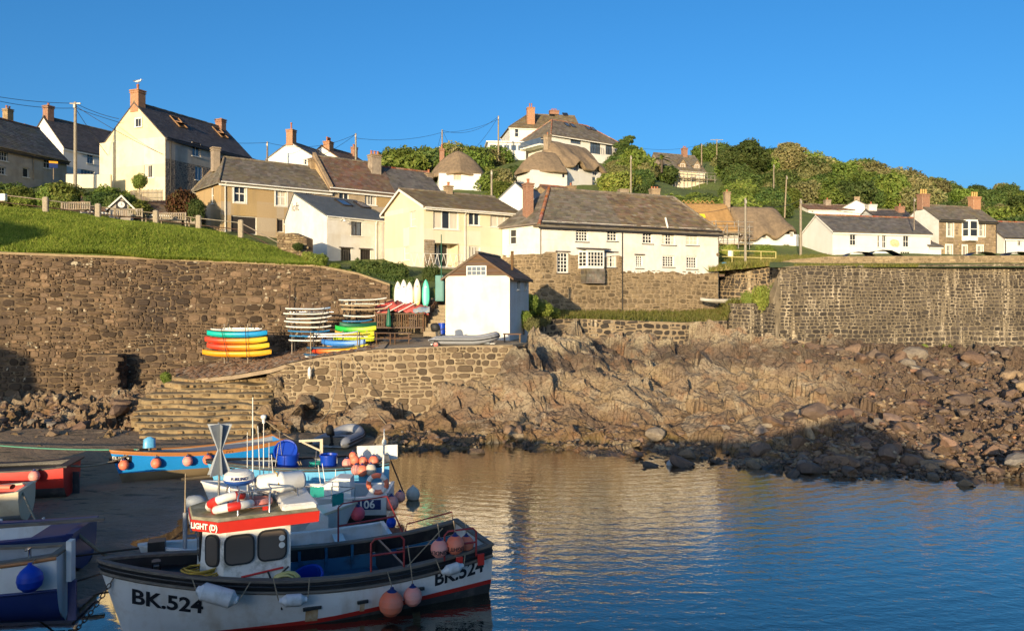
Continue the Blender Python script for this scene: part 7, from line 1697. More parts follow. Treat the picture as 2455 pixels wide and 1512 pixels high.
# red rails aft
rs=random.Random(8);M['rail_red']=paint('dark_red_rail',(.30,.03,.028),.5)
for k,(xa,xb,y,hh) in enumerate(((2.05,2.75,1.18,.66),(.42,1.15,1.18,.62))):
 mb=MB();z0=sh_(.2);mb.tube([(xb,y,z0),(xb,y,z0+hh-.08),(xb-.08,y,z0+hh),(xa+.08,y,z0+hh),(xa,y,z0+hh-.08),(xa,y,z0)],.022,6);mb.tube([(xa,y,z0+hh*.5),(xb,y,z0+hh*.5)],.022,6);attach('red_rail',mb,M['rail_red'],b)
mb=MB();y=-1.15;z0=sh_(.2);mb.tube([(2.9,y,z0),(2.9,y,z0+.78),(2.8,y,z0+.86),(1.75,y,z0+.92),(1.35,y,z0)],.02,6);mb.tube([(2.9,y,z0+.35),(1.55,y,z0+.42)],.022,6);mb.tube([(1.3,y,z0),(1.25,y,z0+.2),(.1,y,z0+.36),(.06,y,z0)],.018,6);attach('gantry_rail',mb,M['rail_red'],b)
mb=MB()
for x in (.35,.85):mb.box((x,1.28,sh_(.1)-.12),(.14,.05,.24))
attach('rail_bracket',mb,M['b_red'],b)
buoy('larger orange buoy hanging on the white hull below the red rail',b.wp((2.42,1.5,.34)),.25,M['buoy'],hang=b.wp((2.45,1.22,sh_(.3))),tilt=(0,.06));buoy('smaller pink buoy hanging beside the larger orange one',b.wp((1.95,1.46,.40)),.195,M['buoy_pink'],hang=b.wp((1.98,1.22,sh_(.3)+.5)))
for (px,py,r,mt,lb,tx_) in ((1053,1315,.185,'buoy_pink','faded buoy lettered KINDLY hung on the stern rail','KINDLY'),(1091,1306,.20,'buoy','orange buoy lettered LIGHT hung in the middle of the stern rail','LIGHT D'),(1118,1303,.17,'buoy','plain orange buoy behind the lettered pair on the stern rail','')):
 v=b.look(px,py,1.22 if tx_ else.95);o=buoy(lb,b.wp(v),r,M[mt],hang=b.wp((v.x,v.y-.1,v.z+.5)))
 if tx_:
  ca=math.atan2(-b.wp(v).y,-b.wp(v).x);lettering('lettering',tx_,.115,lambda x,y,r=r,ca=ca:Vector((r*1.01*math.cos(ca-x/r),r*1.01*math.sin(ca-x/r),-y-.03)),M['ink'],o,.002)
fender('big white fender on the bow side under the black bulwark',b.wp(b.look(470,1412,1.18)),b.wp(b.look(572,1440,1.42)),.17,M['fender'],(b.wp((b.look(460,1385,1.1))),b.wp(b.look(600,1395,1.22))));fender('white fender hanging amidships on the white hull',b.wp(b.look(668,1440,1.38)),b.wp(b.look(738,1436,1.42)),.12,M['fender'],(b.wp(b.look(655,1385,1.25)),b.wp(b.look(742,1385,1.25))));fender('short dirty fender over the stern lettering',b.wp(b.look(1058,1372,1.4)),b.wp(b.look(1112,1354,1.4)),.115,M['fender'],(b.wp(b.look(1045,1340,1.25)),b.wp(b.look(1115,1330,1.25))))
tub('blue plastic tub tipped on the deck of the front boat',b.wp((3.75,.35,.32)),.3,.36,.52,M['b_tub'],(R(-16),R(24),rz_),handle=True)
v=b.look(482,1372,.55);v.z=1.0;coil('yellow rope heap before the wheelhouse',b.wp(v),.3,M['rope_y'],10,seed=1);coil('pale yellow hose coil hung on the wheelhouse side',b.wp((4.42,1.0,.86)),.24,mk('yellow_hose',(.58,.52,.2),None,3,.5),5,'hose_coil',rot=(R(90),0,rz_),r=.03,seed=2)
for a,c,lb in ((bk.wp((1.98,1.2,.95)),bk.wp((1.2,1.2,1.65)),'thin pale line tied along the red stern rails'),):
 ropeline('mooring_line',lb,[a,c],.012,M['rope'])
# the boats behind it
b2=Boat('open_boat','white open boat lying just behind the front boat','boat',(-3.1,19.9),(-8.55,18.0),1.9,.72,.66,.95,-.3,.4);hull(b2,M['b_white2'],M['b_white2'],.12,cap=M['b_white'],liner=M['b_white'],sole=.2,solemat=M['b_grey'])
for x in (1.2,2.6,4.0):mb=MB();mb.box((x,0,.5),(.26,1.6,.05));attach('thwart',mb,M['b_white2'],b2)
tub('green and cream bucket in the white open boat',b2.wp((1.9,.35,.25)),.15,.2,.34,M['teal_cloth'],name='bucket',cat='bucket');buoy('small blue buoy on the stern of the white open boat',b2.wp((-.1,-.25,.82)),.13,M['b_tub'])
pole('grey boat mast standing in the bow of the white open boat',b2.wp((4.75,.3,.35)),b2.wp((4.75,.3,1.65)),.05,.05,M['hypalon'],'mast','mast');pole('thin bamboo cane on top of the grey mast',b2.wp((4.75,.3,1.65)),b2.wp((4.74,.3,2.55)),.02,.012,M['rope'],'cane','cane')
mb=MB();mb.box((5.35,.2,.85),(.36,.34,.4));attach('anchor_box',mb,M['b_black'],b2)
b3=Boat('motor_cruiser','small white cabin boat with teal cloth on its bow rail','boat',(-7.95,20.25),(-4.3,21.95),1.85,.75,.68,.92,-.3,.6);hull(b3,M['b_white2'],M['b_white2'],.15,cap=M['b_cream'],liner=M['b_grey'],sole=.3);b3.deck(lambda t:b3.sheer(t)+.01,M['b_white2'],.45,.97,.02,'foredeck')
mb=MB();mb.prism([(1.2,.2),(1.5,1.15),(2.5,1.1),(3.1,.72),(3.1,.2)],lambda p:Vector((p[0],-.55,p[1])),lambda p:Vector((p[0],.55,p[1])));attach('cabin',mb,M['b_white2'],b3);lettering('lettering','SS2',.34,lambda x,y:Vector((2.05-y,-.0+x,1.14)),M['ink'],b3.root)
mb=MB()
for x,y in ((3.95,.0),(3.4,.45),(2.7,.75),(3.4,-.45),(2.7,-.75)):mb.tube([(x,y,.85),(x,y,1.3)],.014,5)
mb.tube([(2.2,.85,1.28),(2.7,.75,1.3),(3.4,.45,1.3),(3.95,0,1.3),(3.4,-.45,1.3),(2.7,-.75,1.3),(2.2,-.85,1.28)],.014,5);attach('pulpit_rail',mb,M['ss'],b3)
for sg,x in ((1,2.85),(-1,3.2)):mb=MB();mb.loft([[Vector((x+.35*i/5,sg*(.66-.17*i/5-.1*(x>3)),1.29-.3*j/3+.01*math.sin(i*2+j))) for j in range(4)] for i in range(6)]);c_=attach('cloth',mb,M['teal_cloth'],b3)
buoy('bright pink buoy on the bow of the small cabin boat',b3.wp((4.05,.05,.55)),.2,mk('pink_buoy',(.75,.10,.14),None,2,.5));outboard('grey outboard motor on the stern of the small cabin boat',b3.wp((-.1,.15,.95)),b3.a,1.0,M['b_grey'])
mb=MB();mb.tube([(.02,.62,.55),(-.3,.62,1.15),(-.3,-.4,1.15),(.02,-.4,.55)],.03,6);mb.tube([(-.28,.62,.7),(-.28,-.4,.7)],.025,6);attach('stern_frame',mb,M['hypalon'],b3)
b4_=Boat('fishing_boat','white open fishing boat with the number 106 on a dark panel','boat',(-3.75,24.3),(-9.55,24.2),2.1,.72,.68,.98,-.35,.5);hull(b4_,M['b_antifoul'],M['b_white2'],.12,cap=M['b_white'],liner=M['b_white2'],sole=.22,solemat=M['b_grey'])
q=b4_;x_=q.look(878,1192,1.0).x;f106=lambda u,v:q.hp(q.tx(x_-u,.45+v),.45+v,1)+Vector((0,.01,0));mb=MB();mb.loft([[f106(-.42+.84*i/6,-.15+.3*j/3) for j in range(4)] for i in range(7)]);mb.build('number_panel',M['b_navy'],q.root);q.letters('106',x_,.45,.33,M['trim'],1,.022,bold=.008)
mb=MB();mb.prism([(1.05,.25),(1.1,1.18),(1.5,1.2),(1.95,.95),(1.95,.25)],lambda p:Vector((p[0],.1,p[1])),lambda p:Vector((p[0],.75,p[1])));attach('console',mb,M['b_white2'],q)
for x in (.35,3.0):mb=MB();mb.box((x,0,.5),(.55,1.7,.34));attach('box_seat',mb,M['b_white2'],q)
mb=MB()
for x in (2.2,2.8,3.4):mb.tube([(x,.9,.68),(x,.9,1.0)],.014,5)
mb.tube([(1.9,.9,.98),(3.6,.9,1.0)],.014,5);attach('side_rail',mb,M['ss'],q)
ring('orange lifebuoy hung on the stern of the boat numbered 106',q.wp((.28,.72,1.02)),.27,.075,M['buoy'],M['b_white2'],(R(80),0,q.a));pole('white stern mast of the boat numbered 106',q.wp((.2,.35,.4)),q.wp((.14,.35,2.3)),.035,.03,M['trim'],'mast','mast',[(.04,-.2),(.07,-.15),(.07,-.05),(.02,0),(.015,.3)])
buoy('larger pinkish buoy at the stern of the boat numbered 106',q.wp((-.12,.65,.42)),.22,M['buoy_pink'],hang=q.wp((.0,.8,.75)));buoy('smaller pink buoy beside it at the same stern',q.wp((-.32,.2,.5)),.17,M['buoy_pink'])
b5=Boat('fishing_boat','sky blue fishing boat with FH on the bow full of orange buoys','boat',(-4.3,27.3),(-10.15,26.1),2.3,1.12,1.02,1.26,-.1,.5);hull(b5,M['b_antifoul'],M['b_sky'],.35,cap=M['b_black'],capw=.14,liner=M['b_grey'],sole=.5);b5.strake(lambda t:b5.sheer(t)-.1,.035,M['b_black']);b5.letters('FH',b5.look(556,1143,.9).x,.86,.36,M['ink'],1,bold=.012)
mb=MB();mb.box((.35,-.3,1.2),(1.4,.06,.5));attach('stern_board',mb,M['b_white'],b5);mb=MB();mb.box((2.25,-.4,1.35),(.1,.1,.75));mb.box((2.6,-.4,1.68),(.8,.08,.08));mb.tube([(2.25,-.4,1.3),(2.9,-.4,1.64)],.04,5);attach('hauling_frame',mb,M['b_cream'],b5)
tub('big blue plastic drum standing in the sky blue boat',b5.wp((3.35,-.1,.55)),.32,.36,.75,M['b_tub'],handle=True);tub('blue drum lid leaning on the big blue drum',b5.wp((3.42,-.2,1.35)),.36,.38,.12,M['b_tub'],(R(60),R(10),0),'drum_lid','lid');tub('second blue tub near the stern of the sky blue boat',b5.wp((2.0,.1,.72)),.25,.29,.55,M['b_tub'])
for k,(px,py,r,mt) in enumerate(((832,1111,.17,'buoy_pink'),(850,1102,.16,'buoy'),(871,1105,.15,'buoy'),(896,1105,.18,'buoy'),(854,1126,.17,'buoy_pink'),(868,1128,.19,'buoy'),(889,1126,.19,'buoy_white'),(846,1092,.13,'buoy'))):
 v=b5.look(px,py,.6 if py<1115 else 1.28);buoy(('faded pink buoy at the left of the buoy heap','red buoy on top of the buoy heap','small orange buoy at the back of the heap','orange buoy at the right of the heap','pale pink buoy hung low on the heap','bright orange buoy hung lowest on the heap','grey buoy at the right end of the heap','smallest orange buoy behind the heap')[k]+' in the sky blue boat',b5.wp(v),r,M[mt])
b6=Boat('fishing_boat','bright blue boat with varnished rail and FH717 on its bow, aground on sand','boat',(-9.0,30.4),(-13.95,27.3),1.7,1.26,1.08,1.34,.02,.45);hull(b6,M['b_brown'],M['b_blue'],.48,cap=M['b_varnish'],liner=M['b_grey'],sole=1.0);b6.skin('varnished_strake',lambda t:b6.sheer(t)-.14,lambda t:b6.sheer(t)-.02,M['b_varnish'],1,ins=-.02)
x6=b6.look(291,1102,.4).x;f6=lambda u,v:b6.hp(b6.tx(x6-u,.98+v),.98+v,1)+Vector((0,.015,0));mb=MB();mb.loft([[f6(-.34+.68*i/6,-.12+.24*j/3) for j in range(4)] for i in range(7)]);mb.build('number_panel',M['ink'],b6.root);b6.letters('FH717',x6,.98,.24,M['trim'],1,.026,.8)
for k,px in enumerate((302,378,452,499)):
 v=b6.look(px,1112,.9);t=b6.tx(v.x,.8);e=b6.hp(t,.8,1);buoy(('first','second','third','fourth')[k]+' orange buoy from the bow on the bright blue boat',b6.wp((e.x,e.y+.15,.80)),.175,M['buoy' if k!=2 else 'buoy_pink'],group='buoys on the bright blue boat',hang=b6.wp((e.x,e.y+.04,b6.sheer(t)-.03)))
mb=MB();mb.box((2.3,.62,.16),(2.6,.09,.09));attach('bilge_keel',mb,M['b_brown'],b6);mb=MB();mb.box((2.0,0,.06),(4.2,.12,.12));attach('keel',mb,M['b_wood'],b6);b6.letters('FH',b6.look(553,1093,.9).x,1.02,.22,M['ink'],1,.02)
fl=thing('bow_hood','blue canvas hood over the bow post of the bright blue boat','hood',b6.wp((4.55,-.1,1.15)),b6.a);MB().cyl((0,0,0),(0,0,.3),.04).build('post',M['b_wood'],fl);mb=MB();mb.loft([[Vector((.2*q*math.cos(a),.1*q*math.sin(a),zz)) for a in [2*math.pi*k/9 for k in range(9)]] for q,zz in ((1.1,.12),(1.05,.2),(1,.42),(.3,.5))],closed=True);mb.build('canvas',M['b_sky'],fl)
b7_=Boat('fishing_boat','red boat aground on the sand at the left edge','boat',(-14.45,25.9),(-20.0,24.9),1.8,1.22,1.14,1.36,.0,.5);hull(b7_,M['b_antifoul'],M['b_red'],.52,cap=M['b_black'],capw=.3,liner=M['b_black'],sole=1.0);buoy('orange buoy on the stern quarter of the red boat',b7_.wp((.75,1.02,.98)),.17,M['buoy_pink'],hang=b7_.wp((.75,.9,1.2)));v=b7_.wp((2.2,1.02,1.0));v2=b7_.wp((2.95,1.02,1.0));fender('blue fender along the side of the red boat',v,v2,.09,M['b_tub'],(v+Vector((0,0,.22)),v2+Vector((0,0,.22))))
mb=MB();mb.box((-.12,0,.45),(.2,.05,.85));mb.box((.5,0,.1),(1.2,.08,.2));attach('rudder',mb,M['b_antifoul'],b7_)
b8=Boat('dinghy','small cream boat with red inside and an orange life jacket, at the left edge','boat',(-13.9,22.6),(-18.0,21.6),1.6,1.18,1.12,1.3,.2,.4);hull(b8,M['b_grey'],M['b_cream'],.5,cap=M['b_cream'],liner=M['b_red'],sole=.85);v=b8.wp((.55,.86,.9));v2=b8.wp((1.0,.86,.9));fender('cream fender on the small cream boat',v,v2,.08,M['b_cream'])
mb=MB();mb.loft([[Vector((.5*i/6-.25,.14*math.cos(a)-.05,.07*math.sin(a))) for a in [2*math.pi*k/8 for k in range(8)]] for i in range(7)],closed=True);lj=mb.build('life_jacket',M['buoy']);lj.location=b8.wp((.5,.2,1.25));tag(lj,'orange life jacket on the small cream boat','life jacket')
b9=Boat('open_boat','navy blue open boat with white lined inside at the left edge','boat',(-10.35,19.1),(-17,18.2),2.5,1.08,.98,1.2,.0,.5,tr=.6);hull(b9,M['b_antifoul'],M['b_navy'],.3,cap=M['b_navy'],capw=.16,liner=M['b_white'],sole=.45,solemat=M['b_grey']);b9.deck(lambda t:b9.sheer(t)-.06,M['b_navy'],.0,.16,.04,'stern_deck')
mb=MB();mb.box((1.7,.0,.98),(3.4,.13,.07),rot=Matrix.Rotation(R(9),3,'Z'));sp=mb.build('wooden_spar',M['b_wood']);sp.matrix_basis=Matrix.Translation((b9.x0,b9.y0,.2))@Matrix.Rotation(b9.a,4,'Z')@Matrix.Translation((-.45,.2,0));tag(sp,'grey wooden spar laid along the navy blue boat','spar')
for x in (1.4,2.4,3.4):mb=MB();mb.box((x,-1.1,.75),(.05,.06,.5));attach('hull_frame',mb,M['b_white'],b9)
b10=Boat('fishing_boat','white over navy boat with a large blue buoy at the lower left','boat',(-8.95,15.8),(-15.2,15.0),2.0,1.55,1.45,1.7,.1,.5,tr=.4);hull(b10,M['b_navy'],M['b_white2'],.84,cap=M['b_wood'],capw=.14,liner=M['b_grey'],sole=.9);b10.strake(lambda t:.84,.03,M['b_navy']);b10.strake(lambda t:b10.sheer(t)-.07,.04,M['b_varnish'])
mb=MB();mb.box((-.1,.0,1.3),(.1,.2,.8));attach('stern_post',mb,M['b_white2'],b10);mb=MB();mb.box((-.13,0,.5),(.16,.06,.8));attach('rudder',mb,M['b_navy'],b10);e=b10.hp(b10.tx(.55,1.2),1.2,1);buoy('large blue buoy hung on the white over navy boat',b10.wp((e.x-.2,e.y+.2,1.17)),.235,M['b_tub'],hang=b10.wp((e.x-.2,e.y+.02,1.5)),collar=M['b_tub'])
mb=MB();mb.lathe([(.03,0),(.03,.03),(.001,.03)],8,(1.9,1.0,1.28),Matrix.Rotation(R(-90),3,'X'));attach('drain',mb,M['rubber'],b10);mb=MB();mb.tube([(.4,.6,1.55),(.4,.6,1.75),(.4,.75,1.75)],.03,5);attach('cleat',mb,M['ss'],b10)
rs=random.Random(6)
for k in range(14):
 bb=(b4_,b5,b3)[k%3];x=rs.uniform(.6,bb.L*.75);y=rs.uniform(-.6,.7);z0=.55 if bb is not b5 else.8;pole('thin pole standing among the gear of the moored boats',bb.wp((x,y,z0)),bb.wp((x+rs.uniform(-.15,.15),y+rs.uniform(-.1,.1),z0+rs.uniform(.5,1.3))),.016,.01,M[('trim','ss','b_wood')[k%3]],'pole','pole')['group']='poles among the moored boats'
 if k<9:c_=coil('heap of rope and net in the moored boats',bb.wp((x,-y,z0-.1)),rs.uniform(.14,.24),M[('rope','teal_cloth','rope_y','rubber')[k%4]],7,'rope_heap',r=.022,seed=k);c_['group']='rope heaps in the moored boats'
# lone buoys, lines and chains
buoy('big pale round mooring buoy floating beyond the boats',(XA(990,25.8),25.8,.15),.23,M['buoy_white'],collar=M['buoy_white']);buoy('small dark mooring buoy near the far shore',(XA(1605,31.1),31.1,.04),.13,M['b_grey'],collar=M['b_grey'])
def chain(label,pts,sag,r=.026):
 P=[Vector(p) for p in pts];o=thing('chain',label,'chain',P[0]);me=MB();n=10;me.tube([(.055*math.cos(a),.032*math.sin(a),0) for a in [2*math.pi*k/n for k in range(n)]],r*.45,5,closed=True);lk=me.mesh('chain_link',M['chain']);d0=0
 for i in range(len(P)-1):
  L=(P[i+1]-P[i]).length;k=max(2,int(L/.085));f_=lambda f:P[i].lerp(P[i+1],f)-Vector((0,0,sag*4*f*(1-f)))
  for j in range(k):a,c=f_(j/k),f_((j+1)/k);w=link('chain_link',lk,o);M4=((c-a).to_track_quat('X','Z').to_matrix()@Matrix.Rotation(R(90*(j%2)),3,'X')).to_4x4();M4.translation=(a+c)/2-P[0];w.matrix_basis=M4
 return o
chain('rusty chain sagging over wet sand to the small cabin boat',[b9.wp((-.9,.2,.12)),b3.wp((-.2,.2,.8))],.18);chain('rusty chain from the front boat bow down past the navy rudder',[bk.wp((7.5,.2,1.2)),b10.wp((-.4,1.0,.1)),(-9.3,13.3,.02)],.1)
ropeline('mooring_rope','thick worn rope from the navy boat to the rusty chain',[b9.wp((.1,.3,1.0)),b9.wp((-.9,.2,.14))],.045,M['rope'],sag=.05);ropeline('mooring_rope','pale rope from the bright blue boat bow to the red boat stern',[b6.wp((4.9,0,1.25)),b7_.wp((.1,.3,1.15))],.035,M['rope'],sag=.22);ropeline('mooring_rope','green weedy rope stretched over the stones at the left',[b6.wp((4.9,0,1.25)),W(-60,1062,33)],.03,M['rope_g'],sag=.1);ropeline('mooring_rope','rope from the small cream boat down to the sand',[b8.wp((.1,.2,1.15)),(XA(105,20.9),20.9,.2)],.03,M['rope']);ropeline('mooring_rope','dark rope lying across the sand behind the front boat',[W(100,1342,18.3),W(440,1300,19.6)],.025,M['chain']);ropeline('mooring_rope','long brown rope from the steps to the grey inflatable',[W(600,985,38),W(640,1010,36.5),W(738,1064,34.6)],.02,M['rope'],sag=.15);ropeline('mooring_rope','dark rope from the sky blue boat into the water',[b5.wp((-.1,0,.95)),(XA(970,26.5),26.5,-.05)],.025,M['chain']);ropeline('mooring_rope','rusty line from the front bow rail forward to the sand',[bk.wp((7.3,-.3,1.3)),(-10.8,17.2,.15)],.02,M['chain'],sag=.1)
ropeline('mooring_rope','pale rope running down the slipway wall',[W(810,862,40.0),W(805,930,39.5),W(790,985,38.4),W(758,1020,37)],.025,M['rope']);ropeline('mooring_rope','thin rope running from the slipway edge down the rocks',[W(840,850,40),W(880,960,38.6),W(960,1060,36)],.02,M['rope'])
# inflatables
def inflatable(label,loc,rz,L,B,r,motor=None):
 o=thing('inflatable_boat',label,'inflatable',loc,rz);pts=[];w=B/2-r
 for i in range(9):pts.append(Vector((-.1+(L*.62)*i/8,-w,r)))
 for i in range(1,12):a=math.pi*i/12;pts.append(Vector((-.1+L*.62+(L*.30)*math.sin(a),-w*math.cos(a),r+.22*math.sin(a)**1.5)))
 for i in range(9):pts.append(Vector((-.1+L*.62-(L*.62)*i/8,w,r)))
 n=len(pts);rr_=[r]*n;rr_[0]=rr_[-1]=r*.35;rr_[1]=rr_[-2]=r*.95;MB().tube(pts,r,12,rr=rr_).build('tube',M['hypalon'],o)
 for k,p in enumerate((pts[0],pts[-1])):MB().cyl(p-Vector((.1,0,0)),p+Vector((.02,0,0)),.03,r*.4,10).build('end_cone',M['hypalon'],o)
 sd=[p+Vector((0,0,0))+(Vector((p.x-L*.5,p.y*2.2,0)).normalized()*r*.98 if i>8 and i<n-9 else Vector((0,(-1 if i<n/2 else 1)*r*.98,0))) for i,p in enumerate(pts)];MB().tube(sd,.04,6).build('rubbing_strip',M['rubber'],o);MB().tube([p+Vector((0,0,.12)) for p in sd[1:-1]],.015,5).build('grab_line',M['rubber'],o)
 mb=MB();mb.box((.3,0,r*.9),(.06,B-3.2*r,r*1.9));mb.build('transom',M['b_wood'],o);mb=MB();mb.box((L*.42,0,r*.35),(L*.8,B-3*r,.06));mb.build('floor',M['b_grey'],o);mb=MB();mb.box((L*.42,0,r*1.55),(.26,B-2.6*r,.05));mb.build('seat',M['b_grey'],o)
 return o
i1=inflatable('grey inflatable dinghy with an outboard lying on the sand under the rocks',(XA(790,33.9),33.9,.12),R(80),2.9,1.75,.24);outboard('black outboard motor on the inflatable lying on the sand',i1.matrix_basis@Vector((.14,0,.55)) if False else Matrix.Translation(i1.location)@Matrix.Rotation(R(80),4,'Z')@Vector((.14,0,.6)),R(80),.85,tilt=R(-20))
i2=inflatable('long grey inflatable boat on a launching trolley outside the boat shed',W(1040,829,42.0),R(-4),3.7,1.6,.23);p=i2.location.copy();i2.location.z+=.1;outboard('black outboard motor on the inflatable outside the shed',Matrix.Translation(i2.location)@Matrix.Rotation(R(-4),4,'Z')@Vector((.16,0,.62)),R(-4),.95,tilt=R(-8))
tr_=thing('launching_trolley','launching trolley with red wheels under the inflatable outside the shed','trolley',p,R(-4));mb=MB()
for y in (-.35,.35):mb.cyl((-.1,y,.1),(3.3,y,.16),.03)
mb.cyl((.25,-.8,.12),(.25,.8,.12),.025);mb.build('frame',M['ss'],tr_)
for y in (-.82,.82):
 mb=MB();mb.lathe([(.10,-.06),(.18,-.05),(.19,0),(.18,.05),(.10,.06)],16,(.25,y,.12),Matrix.Rotation(R(90),3,'X'));w_=mb.build('wheel',M['rubber'],tr_);mb=MB();mb.lathe([(.001,-.065),(.11,-.06),(.11,.06),(.001,.065)],14,(.25,y,.12),Matrix.Rotation(R(90),3,'X'));mb.build('rim',M['b_red'],w_)
# kayaks and boards
def twotone(name,a,b,at=0.0,w=.5):
 m,nt,bs=newmat(name);sp_=nt.nodes.new('ShaderNodeSeparateXYZ');nt.links.new(nt.nodes.new('ShaderNodeTexCoord').outputs['Object'],sp_.inputs[0])
 f=_ramp(nt,_math(nt,'ADD',_math(nt,'MULTIPLY',sp_.outputs[0],.25),.5),[(.5+at/4-w/4,0),(.5+at/4+w/4,1)]);nt.links.new(_mixc(nt,f,a,b),bs.inputs['Base Color']);bs.inputs['Roughness'].default_value=.4;return m
KC=dict(teal=twotone('teal_blue_plastic',(.0,.42,.34),(.01,.28,.58)),red=twotone('red_yellow_plastic',(.70,.05,.02),(.78,.50,.03),.2,1.2),orange=twotone('orange_plastic',(.78,.30,.01),(.80,.38,.02)),lime=twotone('green_lime_plastic',(.02,.42,.06),(.58,.62,.03),.5,1.0),yellow=twotone('yellow_plastic',(.78,.40,.05),(.80,.62,.04),.3),blue=twotone('blue_white_plastic',(.05,.22,.62),(.30,.45,.75),.6),limes=twotone('lime_plastic',(.55,.65,.02),(.62,.66,.03)),pink=twotone('pink_yellow_plastic',(.75,.50,.08),(.75,.18,.14),.2),grey=twotone('grey_white_plastic',(.35,.33,.28),(.55,.50,.42),.3),
 white=mk('white_board',(.72,.70,.64),(.66,.63,.56),2,.4),wblue=twotone('white_blue_board',(.74,.72,.66),(.05,.25,.55),1.0,.6),bblue=mk('blue_board',(.03,.22,.46),(.02,.16,.36),2,.4),tan=mk('tan_board',(.52,.40,.25),(.42,.32,.2),2,.5),dkblue=mk('dark_blue_board',(.03,.10,.19),(.02,.08,.15),2,.45),gold=twotone('white_gold_board',(.75,.40,.06),(.76,.73,.65),.0,1.0),mint=mk('mint_board',(.10,.60,.42),(.08,.5,.36),2,.4),dkgreen=mk('dark_green_plastic',(.01,.12,.07),(.01,.09,.05),2,.5))
_KM={}
def kayak_mesh(L,mat):
 k=('k',round(L,1),mat.name)
 if k not in _KM:
  rows=[]
  for i in range(21):
   u=-1+2*i/20;w=.36*max(0,1-abs(u)**2.3)**.8+.01;hgt=.16+.09*abs(u)**3;bot=-.15*1.2*(1-abs(u)**3);wl=.08*max(0,1-(u/.62)**4) if abs(u)<.62 else 0
   rows.append([Vector((u*L/2,y*w,zz)) for y,zz in ((0,bot),(.55,bot*.92),(.9,bot*.35),(1,.03),(.93,hgt*.8),(.7,hgt),(.4,hgt-wl*.9),(0,hgt-wl),(-.4,hgt-wl*.9),(-.7,hgt),(-.93,hgt*.8),(-1,.03),(-.9,bot*.35),(-.55,bot*.92))])
  mb=MB();mb.loft(rows,closed=True);mb.add(rows[0],[tuple(range(13,-1,-1))]);mb.add(rows[-1],[tuple(range(14))]);_KM[k]=mb.mesh('hull',mat)
 return _KM[k]
def board_mesh(L,mat,w=.30,rk=.10):
 k=('b',round(L,1),mat.name,w)
 if k not in _KM:
  rows=[]
  for i in range(17):
   u=-1+2*i/16;ww=w*max(0,1-abs(u)**(2.2 if u>0 else 3.4))**.7+.008;zc=rk*max(0,u)**3+.03*max(0,-u)**3;t=.045
   rows.append([Vector((u*L/2,y*ww,zc+q*t)) for y,q in ((0,-1),(.7,-.9),(1,0),(.7,.9),(0,1),(-.7,.9),(-1,0),(-.7,-.9))])
  mb=MB();mb.loft(rows,closed=True);mb.add(rows[0],[tuple(range(7,-1,-1))]);mb.add(rows[-1],[tuple(range(8))]);_KM[k]=mb.mesh('deck',mat)
 return _KM[k]
_SEAT=MB().bbox((0,0,0),(.34,.34,.05),.02).mesh('seat',M['rubber']);_HAN=MB().tube([(0,-.05,0),(.06,0,.05),(0,.05,0)],.012,5).mesh('handle',M['rubber']);_FIN=MB().prism([(0,0),(.18,0),(.03,-.2)],lambda p:Vector((p[0],-.008,p[1])),lambda p:Vector((p[0],.008,p[1]))).mesh('fin',M['rubber'])
def kayak(x0,x1,py,Y,c,label,group=None,rz=0.0,ry=0.0):
 p=W((x0+x1)/2,py,Y);L=(x1-x0)*Y/F;o=thing('kayak',label,'kayak',p,rz,group);o.rotation_euler=(0,ry,rz);link('hull',kayak_mesh(L,KC[c]),o);s_=link('seat',_SEAT,o);s_.location=(-.2,0,.10)
 for x in (-L/2+.06,L/2-.06):h=link('handle',_HAN,o);h.location=(x,0,.2)
 return o
def board(x0,x1,py,Y,c,label,group=None,rz=0.0,up=False):
 if up:p=W(x0,(x1+py)/2,Y);L=(py-x1)*Y/F
 else:p=W((x0+x1)/2,py,Y);L=(x1-x0)*Y/F
 o=thing('surfboard',label,'surfboard',p,rz,group);o.rotation_euler=(R(90),R(-84),0) if up else (R(RND.uniform(-4,4)),R(RND.uniform(-1.5,1.5)),rz)
 if up:o.rotation_euler=Matrix(((0,1,0),(.1,0,-1),(1,0,.1))).to_euler()
 link('deck',board_mesh(L,KC[c],.24 if up else.33),o);f=link('fin',_FIN,o);f.location=(-L/2+.12,0,-.03);return o
for x0,x1,y,c,lb in ((497,640,802,'teal','teal and blue kayak, second from top of the left stack'),(492,640,817,'red','upper red and yellow kayak in the left stack'),(497,645,832,'red','lower red and yellow kayak in the left stack'),(486,650,848,'orange','all orange kayak at the bottom of the left stack')):kayak(x0,x1,y,43.6,c,lb,rz=R(2))
board(505,628,791,43.6,'white','white paddleboard on top of the left kayak stack')
O_=('topmost','second','third','fourth','fifth','sixth','seventh','eighth')
for k,(x0,x1,y,c) in enumerate(((684,792,741,'wblue'),(679,788,753,'white'),(686,795,763,'white'),(681,785,772,'white'),(684,795,784,'white'),(690,790,795,'bblue'),(694,797,806,'bblue'),(692,800,816,'wblue'))):board(x0,x1,y,45.0,c,O_[k]+' board from the top of the tall middle rack')
for k,(x0,x1,y,c) in enumerate(((812,927,719,'white'),(814,912,732,'tan'),(818,925,742,'tan'),(822,905,758,'white'),(820,892,770,'bblue'))):board(x0,x1,y,46.6,c,O_[k]+' board from the top of the right rack by the deck')
kayak(815,905,781,46.2,'dkgreen','dark green kayak under the boards by the deck',rz=R(20))
